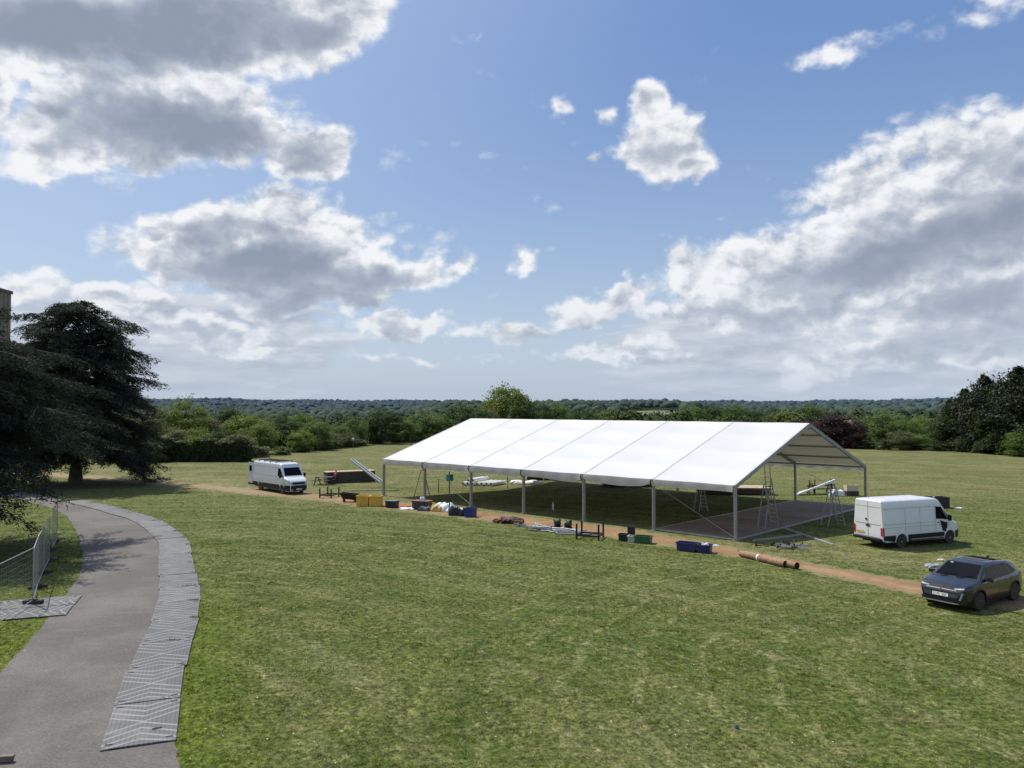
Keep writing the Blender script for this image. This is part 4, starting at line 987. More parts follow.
    mm = MB(); b.patch(mm, 'x', 1, [(-0.56, 0.66), (0.56, 0.66), (0.60, 0.745), (-0.60, 0.745)], 0.010, 10, 2); mm.build('grille', M['trim_black'], t)
    mm = MB(); b.patch(mm, 'x', 1, [(-0.58, 0.33), (0.58, 0.33), (0.56, 0.50), (-0.56, 0.50)], 0.010, 10, 3); mm.build('lower_grille', M['trim_black'], t)
    mm = MB(); b.patch(mm, 'x', 1, [(-0.60, 0.285), (0.60, 0.285), (0.60, 0.325), (-0.60, 0.325)], 0.020, 10, 1); mm.build('bumper_strip', M['alu'], t)
    mm = MB(); b.patch(mm, 'x', 1, [(-0.50, 0.755), (0.50, 0.755), (0.50, 0.775), (-0.50, 0.775)], 0.016, 10, 1); mm.build('grille_bar', M['alu_dull'], t)
    q = [(0.0, 0.64), (0.065, 0.715), (0.0, 0.79), (-0.065, 0.715)]
    mm = MB(); b.patch(mm, 'x', 1, q, 0.026, 3, 3); mm.build('badge', M['trim_black'], t)
    plate(t, b, 'x', 1, [(-0.26, 0.515), (0.26, 0.515), (0.26, 0.625), (-0.26, 0.625)], M['plate_white'])
    mm = MB(); [mm.beam((X(3.38), s, 1.08), (X(3.22), s + 0.5, 1.16), 0.02, 0.02) for s in (-0.5, 0.05)]; mm.build('wiper', M['trim_black'], t)
    mm = MB(); mm.box((X(2.72), -0.40, 1.475), (0.012, 0.10, 0.05)); mm.build('permit_sticker', M['plate_white'], t)
    mm = MB(); mm.path([(X(0.95), 0, 1.51), (X(0.85), 0, 1.56), (X(0.72), 0, 1.54)], [0.035, 0.03, 0.008], 8); mm.build('roof_aerial', M['trim_black'], t)
build_car()
# ------------------------------------------------------------------ fence panels by the path
def fence_panel_parts(parent, L, H=2.2):
    r = 0.019; mb = MB()
    mb.path([(0, 0, 0.08), (0, 0, H - 0.06), (0.02, 0, H - 0.015), (0.06, 0, H), (L - 0.06, 0, H), (L - 0.02, 0, H - 0.015), (L, 0, H - 0.06), (L, 0, 0.08)], r, 8)
    mb.tube((0, 0, 0.20), (L, 0, 0.20), r * 0.95, n=8); mb.build('tube_frame', M['steel'], parent, smooth=50)
    w = MB()
    for k in range(1, int(L / 0.16)): w.tube((k * 0.16, 0, 0.20), (k * 0.16, 0, H - 0.01), 0.0022, n=4, cap=False)
    for k in range(1, 9): w.tube((0, 0.004, 0.20 + (H - 0.2) * k / 9), (L, 0.004, 0.20 + (H - 0.2) * k / 9), 0.0028, n=4, cap=False)
    w.build('wire_mesh', M['steel'], parent)
def build_fence():
    pts = [(-17.50, 25.95), (-18.49, 30.05), (-20.0, 32.8), (-21.45, 35.6), (-22.8, 38.3)]
    labs = ['wire mesh fence panel standing over the grey ground mats', 'wire mesh fence panel just past the mats, second from the near end', 'wire mesh fence panel in the middle of the line beside the path', 'wire mesh fence panel far along the path edge, under the hanging branches', 'last wire mesh fence panel, set apart under the dark branches at the far end']
    segs = list(zip(pts[:-1], pts[1:])) + [((-24.5, 41.4), (-25.9, 44.2))]
    for k, ((x0, y0), (x1, y1)) in enumerate(segs):
        L = math.hypot(x1 - x0, y1 - y0) - 0.07
        t = thing('mesh_fence', labs[k], 'fence', (x0, y0, 0.0), math.atan2(y1 - y0, x1 - x0), 'wire fence panels beside the path'); fence_panel_parts(t, L)
    fl = ['black rubber block at the near end of the fence, before the grey mats', 'black rubber block lying on the grey mats', 'black rubber block on the grass just beyond the mats', 'black rubber block in the tree shade in the middle of the fence line', 'black rubber block at the far end of the joined panels', 'black rubber block under the near end of the last panel', 'black rubber block at the very far end of the fence']
    proto = None
    for k, (x, y) in enumerate(pts + [(-24.5, 41.4), (-25.9, 44.2)]):
        if proto is None:
            o = proto = thing('rubber_block', fl[k], 'rubber block', group='rubber blocks of the fence')
            mb = MB(); mb.box((0, 0, 0.065), (0.72, 0.23, 0.13)); mb.box((0, 0, 0.15), (0.30, 0.18, 0.05)); mb.build('block', M['rubber'], o, bevel=0.02)
            mb = MB(); mb.lathe([(0.030, 0), (0.030, 0.012), (0.012, 0.013)], (0.22, 0, 0.13), (0, 0, 1), 10); mb.build('socket', M['under'], o)
        else: o = copy_tree(proto); o['label'] = fl[k]
        o.location = (x, y, 0.06 if k == 1 else 0.0); o.rotation_euler.z = 0.2 + 0.3 * k if k != 1 else 0.05
build_fence()

# ------------------------------------------------------------------ ladders
def stepladder(label, loc, rz, H, spread=1.2, w=0.55, ext=0.0, group='stepladders in the marquee', th=1.0, fm=None):
    t = thing('stepladder', label, 'stepladder', loc, rz, group)
    for s, nm in ((1, 'front_frame'), (-1, 'back_frame')):
        mb = MB(); top = H * (0.98 if s > 0 else 0.86)
        x0, x1 = s * spread / 2, s * 0.07
        for y in (-1, 1): mb.beam((x0, y * w / 2, 0.02), (x1, y * w * 0.40, top), 0.065 * th, 0.03 * th, (1, 0, 0)); mb.box((x0, y * w / 2, 0.015), (0.09, 0.05, 0.03))
        n = int(H / 0.28)
        for k in range(1, n):
            f = k * 0.28 / top
            if s < 0 and k % 3: continue
            x = x0 + (x1 - x0) * f; ww = w / 2 + (w * 0.40 - w / 2) * f; mb.beam((x, -ww, top * f), (x, ww, top * f), (0.06 if s > 0 else 0.03) * th, 0.028 * th)
        mb.build(nm, fm or (M['alu_dull'] if s < 0 else M['alu']), t)
    mb = MB()
    if ext:
        for y in (-1, 1): mb.beam((0.12, y * w * 0.34, H * 0.55), (-0.02, y * w * 0.34, H + ext), 0.055, 0.028, (1, 0, 0))
        for k in range(int((H * 0.45 + ext) / 0.28)): mb.beam((0.12 - 0.14 * k * 0.28 / (H * 0.45 + ext), -w * 0.34, H * 0.55 + k * 0.28), (0.12 - 0.14 * k * 0.28 / (H * 0.45 + ext), w * 0.34, H * 0.55 + k * 0.28), 0.03, 0.03)
        mb.build('extension_frame', M['alu'], t)
    else:
        mb.box((0, 0, H * 0.86), (0.30, w * 0.85, 0.03)); mb.build('platform', M['alu_dull'], t)
    return t
stepladder('tallest aluminium stepladder, standing on the near part of the wooden floor', (16.15, 48.95, 0.115), R(40), 3.1, 1.5, 0.55, 0.75)
stepladder('aluminium stepladder at the right edge of the wooden floor, by the white van', (20.75, 50.2, 0.0), R(25), 2.55, 1.5, 0.6, 0.15)
stepladder('small stepladder standing in the dark shade on grass in the middle of the marquee', (13.9, 57.2, 0.0), R(35), 2.0, 0.9, 0.55)
stepladder('dark stepladder under the far end of the marquee beside the second leg', (-7.75, 66.7, 0.0), R(4), 2.6, 1.35, 0.6, 0.0, th=1.7, fm=M['grey_frame'])

# ------------------------------------------------------------------ crates, boxes, rolls and timber along the track
def crate(label, loc, rz, size, m, name='crate', cat='crate', rim=True, handles=True, group=None, rib=True, scale_top=1.08):
    t = thing(name, label, cat, loc, rz, group); sx, sy, sz = size; mb = MB()
    th = 0.03; b, u = 0.5, 0.5 * scale_top
    def ring(k, z, ins=0): return [((-1 if i in (0, 3) else 1) * (sx * k - ins), (-1 if i < 2 else 1) * (sy * k - ins), z) for i in range(4)]
    P = [ring(b, 0.0), ring(u, sz), ring(u, sz, th), ring(b, th, th)]
    for r_ in P: r_.append(r_[0])
    mb.grid(P); mb.add(ring(b, 0.0), [(3, 2, 1, 0)]); mb.add(ring(b, th, th), [(0, 1, 2, 3)])
    if rib:
        for k in range(1, 5):
            x = -sx * 0.5 + sx * k / 5
            for s in (-1, 1): mb.beam((x, s * (sy * b + 0.008), 0.03), (x, s * (sy * u + 0.006), sz * 0.86), 0.03, 0.02, (0, 1, 0))
    mb.build('shell', m, t)
    if rim:
        mb = MB(); r0 = ring(u, sz - 0.03, -0.018)
        for i in range(4): mb.beam(r0[i], r0[(i + 1) % 4], 0.035, 0.05)
        mb.build('rim', m, t)
    return t
def filled(t, label_part, m, n, size, sz, seed):
    mb = MB(); r_ = random.Random(seed)
    for k in range(n):
        a = [r_.uniform(-0.34, 0.34) * size[0], r_.uniform(-0.3, 0.3) * size[1], sz * r_.uniform(0.75, 1.12)]
        mb.box(a, (r_.uniform(0.1, 0.3), r_.uniform(0.08, 0.2), r_.uniform(0.06, 0.16)), r_.uniform(0, 3))
    return mb.build(label_part, m, t, bevel=0.01)
TRK = math.atan2(-0.69, 0.72)
c = crate('blue plastic crate on the grass edge, left one of the blue pair', (9.35, 41.35, 0), TRK * 0.75, (0.98, 0.55, 0.46), M['blue_plastic'], group='blue crates beside the track')
c = crate('blue plastic crate with white sheeting in its top, right one of the pair', (10.15, 40.85, 0), TRK * 0.6, (0.62, 0.55, 0.44), M['blue_plastic'], group='blue crates beside the track'); filled(c, 'contents', M['white_sheet'], 5, (0.5, 0.45), 0.42, 3)
crate('green plastic crate standing on the grass edge next to a pale box', (7.4, 43.72, 0), TRK * 0.55, (0.86, 0.5, 0.42), M['green_plastic'])
crate('pale whitish box tucked against the green crate', (6.8, 43.98, 0), TRK * 0.55, (0.36, 0.42, 0.38), mat('pale_green_box', (0.42, 0.47, 0.38), 0.6, 0, 0.15), 'box', 'box')
c = crate('low black crate at the left of the green crate', (6.42, 44.5, 0), TRK * 0.55, (0.50, 0.45, 0.40), M['black_plastic'])
t = thing('tool_case', 'black case standing upright behind the pale box', 'case', (6.88, 44.75, 0), TRK * 0.5)
mb = MB(); mb.box((0, 0, 0.40), (0.42, 0.22, 0.74)); mb.build('shell', M['black_plastic'], t, bevel=0.03); mb = MB(); mb.path([(-0.1, 0, 0.77), (-0.09, 0, 0.84), (0.09, 0, 0.84), (0.1, 0, 0.77)], 0.016, 6); mb.build('handle', M['black_plastic'], t)
# yellow bulk bin, black crate, and the heap of bags at the left end
c = crate('large yellow crate by the left end leg of the marquee', (-11.55, 60.35, 0), -0.12, (0.94, 0.8, 0.80), M['yellow_plastic'], scale_top=1.0, group='yellow crates by the marquee')
c = crate('second large yellow crate, the right one touching its twin', (-10.55, 60.15, 0), -0.12, (0.86, 0.8, 0.80), M['yellow_plastic'], scale_top=1.0, group='yellow crates by the marquee')
c = crate('small black crate with a grey lid, right of the yellow crates', (-9.15, 59.2, 0), -0.3, (0.80, 0.6, 0.50), M['black_plastic']); mb = MB(); mb.box((0, 0, 0.52), (0.90, 0.68, 0.05)); mb.build('lid', mat('grey_lid', (0.13, 0.14, 0.15), 0.5), c, bevel=0.015)
def lump(name, label, cat, loc, size, m, seed, rz=0.0, group=None, n=18):
    """a soft heap: bag or folded cloth, as one crumpled surface"""
    r_ = random.Random(seed); ph = [r_.uniform(0, 6) for _ in range(6)]; P = []
    for i in range(n + 1):
        th = (i / n) * math.pi / 2 * 1.02; row = []
        for j in range(2 * n + 1):
            a = 2 * math.pi * j / (2 * n); k = 1 + 0.10 * math.sin(3 * a + ph[0]) + 0.08 * math.sin(5 * a + ph[1] + 3 * th) + 0.05 * math.sin(9 * a + ph[2] + 6 * th)
            e = 0.62
            cx = math.copysign(abs(math.cos(a)) ** e, math.cos(a)); cy = math.copysign(abs(math.sin(a)) ** e, math.sin(a))
            rr = math.cos(math.pi / 2 - th) ** 0.5 if th > 0 else 0.0
            row.append((size[0] / 2 * cx * rr * k, size[1] / 2 * cy * rr * k, size[2] * max(0, math.cos(min(th, math.pi / 2))) ** 0.6 * (1 + 0.13 * math.sin(4 * a + ph[3]) * rr + 0.1 * math.sin(7 * rr * cx + ph[4]))))
        P.append(row)
    o = MB().grid(P).build(name, m, None, smooth=50, loc=loc, rz=rz)
    return tag(o, label, cat, group)
lump('cloth_bundle', 'small red cloth heap lying right of the black crate', 'cloth', (-8.15, 58.75, 0), (0.95, 0.55, 0.20), M['red_cloth'], 1, -0.4)
lump('folded_sheet', 'white folded sheet lying flat on the grass edge between red cloth and brown box', 'sheet', (-7.9, 58.2, 0), (1.3, 0.6, 0.13), M['white_sheet'], 2, -0.3)
c = crate('dark wooden box with a brown lid standing at the second marquee leg', (-6.75, 58.2, 0), -0.35, (1.30, 0.75, 0.62), M['dark_timber'], 'wooden_box', 'box', scale_top=1.0); mb = MB(); mb.box((0, 0, 0.64), (1.42, 0.86, 0.05)); mb.build('lid', mat('brown_lid', (0.20, 0.09, 0.06), 0.7), c)
lump('white_bag', 'small round white bag resting on the brown lid of the dark box', 'bag', (-6.75, 58.25, 0.665), (0.34, 0.32, 0.26), M['white_sheet'], 12)
lump('sack', 'dark grey sack slumped in front of the brown lidded box', 'sack', (-6.45, 57.35, 0), (1.0, 0.6, 0.30), mat('grey_sack', (0.09, 0.10, 0.12), 0.8, 0, 0.3, 5, 0.6, 12), 3, -0.3)
lump('yellow_bag', 'yellow and cream bag at the left end of the white sheeting', 'bag', (-5.55, 57.05, 0), (0.85, 0.55, 0.42), mat('yellow_bag_cloth', (0.55, 0.36, 0.10), 0.7, 0, 0.5, 4, 0.6, 12), 4, -0.5)
lump('sheet_pile', 'big crumpled heap of white sheeting beside the track', 'sheet', (-4.95, 57.3, 0), (1.5, 1.1, 0.55), M['white_sheet'], 5, -0.6)
lump('sheet_pile', 'lower flatter pile of white sheeting next to the green sign post', 'sheet', (-3.85, 56.1, 0), (1.9, 1.0, 0.34), M['white_sheet'], 6, -0.6)
lump('bin_bag', 'shiny black bag right behind the foot of the sign post', 'bag', (-4.15, 55.0, 0), (0.75, 0.65, 0.60), M['black_bag'], 7, group='black bags by the sign post')
lump('bin_bag', 'black bag in the middle, between the other bag and the blue tub', 'bag', (-3.5, 54.75, 0), (0.80, 0.6, 0.52), M['black_bag'], 8, group='black bags by the sign post')
c = crate('blue tub standing in front of the third marquee leg', (-2.92, 54.3, 0), -0.5, (0.66, 0.6, 0.62), mat('blue_tub', (0.03, 0.04, 0.20), 0.4), 'tub', 'tub')
# sign on a post
t = thing('sign_post', 'small teal green sign on a thin dark post beside the track', 'sign', (-4.44, 55.0, 0), 0.15)
mb = MB(); mb.box((0, 0, 1.55), (0.075, 0.075, 3.1)); mb.build('post', M['green_post'], t)
mb = MB(); mb.box((0.02, -0.055, 2.66), (0.50, 0.03, 0.46)); sg = mb.build('sign_board', M['teal_sign'], t)
mb = MB(); mb.box((0.145, -0.073, 2.66), (0.24, 0.006, 0.44)); mb.build('sign_panel', mat('dark_teal_sign', (0.012, 0.075, 0.085), 0.4), sg)
mb = MB(); [mb.box((-0.10, -0.073, 2.80 - 0.09 * k), (0.20 - 0.03 * (k % 2), 0.006, 0.03)) for k in range(4)]; mb.build('lettering', mat('pale_sign_ink', (0.14, 0.34, 0.31), 0.5), sg)

# upturned steel stillages: four posts on a low frame
def stillage(label, loc, rz, W, D, H, group='dark steel stillages'):
    t = thing('stillage', label, 'stillage', loc, rz, group)
    for sx in (-1, 1):
        for sy in (-1, 1): mb = MB(); mb.box((sx * W / 2, sy * D / 2, H / 2), (0.09, 0.09, H)); mb.box((sx * W / 2, sy * D / 2, H + 0.015), (0.12, 0.12, 0.03)); mb.build('leg', M['rusty'], t)
    mb = MB()
    for s in (-1, 1): mb.box((0, s * D / 2, 0.24), (W - 0.09, 0.06, 0.09)); mb.box((s * W / 2, 0, 0.24), (0.06, D - 0.09, 0.09))
    mb.box((0, 0, 0.25), (0.05, D - 0.1, 0.05)); mb.build('frame', M['rusty'], t)
stillage('dark rusty stillage with four bare posts, standing right of the grey poles', (4.55, 45.25, 0), -0.35, 1.30, 1.15, 0.88)
stillage('dark stillage with four bare posts at the left, beyond the yellow crates', (-15.55, 66.0, 0), -0.25, 1.05, 1.4, 0.78)
# tipping trough on a leg
t = thing('trough', 'dark metal trough tilted on a short stand left of the yellow crates', 'trough', (-13.2, 62.9, 0), -0.15); t.scale = (1.05, 1.05, 1.15)
mb = MB(); P = [[(-0.70, -0.32, 0.62), (-0.50, -0.16, 0.22), (-0.50, 0.16, 0.22), (-0.70, 0.32, 0.62)], [(0.72, -0.32, 0.52), (0.60, -0.16, 0.12), (0.60, 0.16, 0.12), (0.72, 0.32, 0.52)]]
mb.grid(P); [mb.add(p, [(0, 1, 2, 3)]) for p in P]; mb.build('tray', M['rusty'], t)
mb = MB(); mb.box((-0.42, 0, 0.12), (0.10, 0.30, 0.24)); mb.box((0.45, 0, 0.05), (0.10, 0.30, 0.10)); mb.build('stand', M['rusty'], t)
mb = MB(); mb.beam((-0.70, -0.33, 0.62), (0.72, -0.33, 0.52), 0.05, 0.05); mb.beam((-0.70, 0.33, 0.62), (0.72, 0.33, 0.52), 0.05, 0.05); mb.build('rim', M['trim_black'], t)

# straps, grey poles, winch motors
r_ = random.Random(21)
for k, (x, y, l, a, lab) in enumerate(((-0.75, 51.2, 1.1, -0.4, 'left end of the orange heap'), (-0.25, 51.0, 1.0, -0.2, 'middle of the orange heap'), (0.3, 50.8, 0.8, -0.7, 'right end of the orange heap'))):
    pts = [(l * (i / 12 - 0.5), 0.22 * math.sin(i * 1.3 + k * 2), 0.10 + 0.12 * abs(math.sin(i * 0.9 + k))) for i in range(13)]
    mb = MB(); mb.path(pts, 0.075, 7); mb.path([(p[0] + 0.08, p[1] * -0.8, p[2] + 0.05) for p in pts], 0.055, 7); mb.path([(p[0] * 0.8, p[1] * 1.4 + 0.1, p[2] * 0.6) for p in pts[::-1]], 0.05, 6)
    tag(mb.build('strap_bundle', M['orange_strap'] if k != 1 else M['rusty'], None, smooth=50, loc=(x, y, 0.0), rz=a), f'bundle of orange-brown straps at the {lab} by the track', 'straps', 'strap bundles by the track')
lump('tarpaulin', 'dark maroon rolled tarpaulin lying behind the orange straps', 'tarpaulin', (-0.1, 51.55, 0), (1.6, 0.6, 0.36), mat('maroon_tarp', (0.06, 0.02, 0.02), 0.7, 0, 0.3), 31, -0.3)
for k in range(7): # loose grey brackets between straps and poles
    x, y = 0.45 + 0.17 * k + r_.uniform(-0.1, 0.1), 50.15 - 0.22 * k + r_.uniform(-0.3, 0.3)
    mb = MB(); mb.box((0, 0, 0.05), (0.34, 0.10, 0.10), 0); mb.box((0.12, 0.1, 0.07), (0.08, 0.3, 0.14)); mb.tube((-0.1, 0, 0.1), (-0.1, 0, 0.2), 0.03)
    tag(mb.build('bracket', M['steel'], None, loc=(x, y, 0), rz=r_.uniform(0, 3)), 'grey metal bracket lying loose between the orange straps and the grey poles', 'bracket', 'loose grey brackets')
for k in range(26):
    x, y = 1.5 + (k % 8) * 0.32 + r_.uniform(-0.25, 0.25), 48.7 - (k % 8) * 0.24 + r_.uniform(-0.75, 0.6); L = r_.uniform(0.9, 2.6); a = -0.35 + r_.gauss(0, 0.45); z = 0.04 + 0.06 * (k // 8)
    mb = MB(); mb.tube((-L / 2, 0, 0), (L / 2, 0, 0), 0.042, n=8) if k % 3 else mb.box((0, 0, 0), (L, 0.14, 0.07)); mb.box((L / 2 - 0.04, 0, 0), (0.10, 0.085, 0.075))
    tag(mb.build('pole', M['steel'] if k % 2 else M['alu_dull'], None, loc=(x, y, z), rz=a), 'grey metal pole in the loose pile between the track and the rusty stillage', 'pole', 'grey poles piled beside the track')
def motor(label, loc, rz):
    t = thing('winch', label, 'winch', loc, rz, 'black winches behind the poles'); mb = MB(); mb.lathe([(0.12, -0.2), (0.19, -0.18), (0.19, 0.14), (0.14, 0.2)], (0, 0, 0.36), (1, 0, 0), 14); mb.build('drum', M['black_plastic'], t, smooth=40)
    mb = MB(); mb.box((0, 0, 0.10), (0.42, 0.36, 0.20)); mb.beam((-0.15, 0.1, 0.2), (-0.2, 0.12, 0.62), 0.05, 0.05); mb.box((0.16, 0, 0.5), (0.08, 0.2, 0.24)); mb.build('base', M['trim_black'], t)
motor('black winch behind the grey poles, the left one', (2.85, 48.75, 0), 0.2); motor('black winch behind the grey poles, the right one', (3.5, 48.35, 0), -0.5)

# two rolls of carpet at the track
for k, (p0, p1, lab) in enumerate((((11.70, 39.70), (13.02, 37.0), 'brown carpet roll with a white tape band lying along the track'), ((12.05, 39.3), (13.42, 36.6), 'brown plain carpet roll lying along the track, its dark end nearest the white van'))):
    a = math.atan2(p1[1] - p0[1], p1[0] - p0[0]); L = math.hypot(p1[0] - p0[0], p1[1] - p0[1])
    t = thing('carpet_roll', lab, 'carpet roll', (p0[0], p0[1], 0.175), a, 'carpet rolls beside the track')
    P = []
    for i in range(25):
        u = i / 24; rr = 0.16 + 0.010 * math.sin(u * 17 + k); P.append([(L * u, rr * math.cos(q * math.pi / 10) + 0.01 * math.sin(u * 5), rr * math.sin(q * math.pi / 10)) for q in range(21)])
    mb = MB().grid(P); mb.add(P[0][:-1], [tuple(range(20))]); mb.add([(0.002 + x, y * 0.2, z * 0.2) for x, y, z in P[-1][:-1]], [tuple(range(20))]); mb.build('roll', M['carpet'], t, smooth=50)
    mb = MB(); mb.lathe([(0.158, 0.0), (0.10, 0.001), (0.07, -0.05), (0.06, -0.2)], (L + 0.002, 0, 0), (1, 0, 0), 20); mb.lathe([(0.16, -0.012), (0.165, 0.004), (0.13, 0.005)], (L, 0, 0), (1, 0, 0), 20); mb.build('dark_end', M['under'], t)
    if k == 0: mb = MB(); mb.lathe([(0.173, -0.05), (0.174, 0.05)], (L * 0.42, 0.0, 0), (1, 0, 0), 20); mb.build('tape_band', M['white_sheet'], t)
mb = MB(); mb.path([(12.05, 41.4, 0.02), (12.0, 41.0, 0.02), (12.35, 40.4, 0.02), (12.7, 39.7, 0.03), (13.0, 39.2, 0.02), (13.3, 38.3, 0.02)], 0.022, 6); tag(mb.build('cable', M['trim_black'], None), 'thin black cable lying across the track beside the carpet rolls', 'cable')
# bars and scrap near the floor corner
for p0, p1, m, lab in (((17.05, 48.7, 0.05), (17.74, 42.9, 0.05), 'alu', 'long bright aluminium bar lying on the grass beside the wooden floor'), ((13.7, 44.1, 0.05), (17.2, 46.2, 0.05), 'alu_dull', 'dull grey bar lying on the shaded grass between the floor and the scattered fittings')):
    mb = MB(); mb.beam(p0, p1, 0.14, 0.07); mb.beam((p0[0], p0[1], p0[2] + 0.05), (p1[0], p1[1], p1[2] + 0.05), 0.05, 0.035); tag(mb.build('aluminium_bar', M[m], None), lab, 'bar')
for k in range(22):
    x, y = r_.uniform(13.4, 16.4), 42.2 + r_.uniform(-0.55, 0.55) + 0.1; L = r_.uniform(0.3, 1.1)
    mb = MB(); mb.box((0, 0, 0.04), (L, 0.05, 0.04)); mb.tube((L / 2 - 0.05, 0, 0.04), (L / 2 - 0.05, 0, 0.04 + r_.uniform(0.1, 0.32)), 0.022) if k % 2 else mb.box((L / 2, 0, 0.07), (0.10, 0.14, 0.14))
    tag(mb.build('metal_fitting', M['steel'] if k % 3 else M['trim_black'], None, loc=(x, y, r_.uniform(0, 0.08)), rz=r_.uniform(0, 3)), 'loose metal fitting in the scatter of grey pieces by the front corner of the floor', 'metal fitting', 'metal fittings scattered by the floor')
tag(lump('white_rag', 'small white rag on the grass by the front right marquee leg', 'rag', (11.2, 42.75, 0), (0.35, 0.25, 0.07), M['white_sheet'], 40), 'small white rag on the grass by the front right marquee leg', 'rag')
lump('plastic_sheet', 'crumpled grey-white plastic on the grass behind the dark car', 'plastic sheet', (20.15, 37.2, 0), (0.85, 0.45, 0.14), mat('grey_plastic', (0.32, 0.33, 0.35), 0.4, 0, 0.25, 5, 0.8, 9), 41, 0.2)
lump('cloth_bundle', 'small cream bundle on the grass beyond the crumpled plastic behind the car', 'cloth', (21.3, 38.6, 0), (0.35, 0.25, 0.10), M['cream'], 42)
lump('blue_rag', 'tiny blue and white wrapper lying alone on the lawn in front', 'wrapper', (5.33, 18.55, 0.02), (0.10, 0.07, 0.08), mat('blue_wrapper', (0.10, 0.13, 0.20), 0.4, 0, 0.5, 14), 43)
mb = MB(); mb.box((0, 0, 0.05), (1.5, 0.10, 0.08)); mb.box((0.62, 0.0, 0.115), (0.30, 0.12, 0.05)); tag(mb.build('wood_offcut', M['timber'], None, loc=(-11.45, 16.72, 0.016), rz=0.12, bevel=0.008), 'short length of grey wood lying on the near end of the tarmac path', 'wood')

# ------------------------------------------------------------------ behind the marquee: timber stacks, beams, rolls, crates
def flat_stack(label, loc, rz, L, W, n, m, top, group=None):
    t = thing('board_stack', label, 'board stack', loc, rz, group); r2 = random.Random(int(L * 100))
    for k in range(n):
        mb = MB(); mb.box((r2.uniform(-0.12, 0.12), r2.uniform(-0.06, 0.06), 0.14 + 0.115 * k), (L * r2.uniform(0.95, 1.0), W * r2.uniform(0.96, 1.0), 0.10)); mb.build('board', m if k < n - 1 else top, t)
    mb = MB(); [mb.box((x * L, 0, 0.04), (0.12, W, 0.08)) for x in (-0.4, 0, 0.4)]; mb.build('bearer', M['dark_timber'], t)
flat_stack('long low stack of brown boards behind the marquee, seen past the tall stepladder', (19.7, 68.8, 0), -0.1, 6.2, 2.4, 5, M['dark_timber'], M['pale_timber'])
flat_stack('dark low stack behind the middle of the marquee, under the second hanging valance', (4.3, 82.5, 0), -0.05, 5.6, 2.2, 6, M['dark_timber'], M['dark_timber'])
flat_stack('dark low stack behind the marquee right of the middle, half hidden by the valance', (11.0, 75.3, 0), -0.08, 4.6, 2.2, 5, M['dark_timber'], M['timber'])
for k in range(3): mb = MB(); mb.box((0, 0, 0.55), (0.10, 0.10, 1.1)); mb.box((0, 0, 1.08), (0.35, 0.12, 0.05)); tag(mb.build('marker_post', M['alu'], None, loc=(3.3 + k * 0.75, 80.9, 0), rz=0.2), 'short pale upright standing in front of the dark stack behind the marquee', 'post', 'pale uprights by the dark stack')
t = thing('trestle', 'dark trestle carrying the white beams behind the wooden floor', 'trestle', (27.4, 68.8, 0), 0.3)
for x in (-1.0, 1.0):
    mb = MB(); [mb.beam((x, s * 0.5, 0), (x, s * 0.1, 0.95), 0.08, 0.08) for s in (-1, 1)]; mb.build('leg', M['rusty'], t)
mb = MB(); mb.beam((-1.4, 0, 0.70), (1.4, 0, 0.74), 0.12, 0.12); mb.beam((-1.3, 0.2, 0.4), (1.3, 0.2, 0.4), 0.07, 0.07); mb.build('crossbar', M['rusty'], t)
for k in range(5):
    mb = MB(); mb.beam((24.7 + 0.14 * k, 67.2 + 0.25 * k, 0.08 + 0.02 * k), (28.6 + 0.05 * k, 68.6 + 0.25 * k, 1.25 - 0.10 * k), 0.13, 0.12); tag(mb.build('white_beam', M['alu'] if k % 2 else M['white_sheet'], None), 'white metal beam in the bundle leaning on the dark trestle behind the floor', 'beam', 'white beams leaning on the trestle')
for x, y in ((26.1, 68.0), (26.7, 68.3), (28.4, 69.0)): mb = MB(); mb.box((0, 0, 0.62), (0.07, 0.07, 1.24)); mb.box((0, 0, 1.25), (0.10, 0.10, 0.03)); tag(mb.build('stake', M['rusty'], None, loc=(x, y, 0)), 'thin dark stake sticking up among the white beams', 'stake', 'dark stakes by the beams')
crate('small cream cardboard box beyond the white van, beside the rear marquee leg', (29.4, 67.2, 0.42), 0.1, (1.0, 0.5, 0.5), M['cream'], 'cardboard_box', 'box', rim=False, rib=False)
crate('dark crate under the cream cardboard box', (29.4, 67.2, 0.0), 0.1, (1.1, 0.6, 0.40), M['dark_timber'], 'crate', 'crate', scale_top=1.0)
lump('white_bag', 'white plastic bags lying left of the cream box behind the floor', 'bag', (28.0, 67.0, 0), (1.3, 0.6, 0.5), M['white_sheet'], 50)
c = crate('black box standing in the grass just past the nose of the white van', (32.5, 59.2, 0), 0.1, (1.35, 0.9, 0.82), M['black_plastic'], 'storage_box', 'box', scale_top=1.0); filled(c, 'contents', M['white_sheet'], 2, (1.0, 0.6), 0.80, 9)
lump('white_bag', 'flat white bag lying right of the black box past the white van', 'bag', (33.7, 58.6, 0), (0.6, 0.4, 0.10), M['white_sheet'], 51)
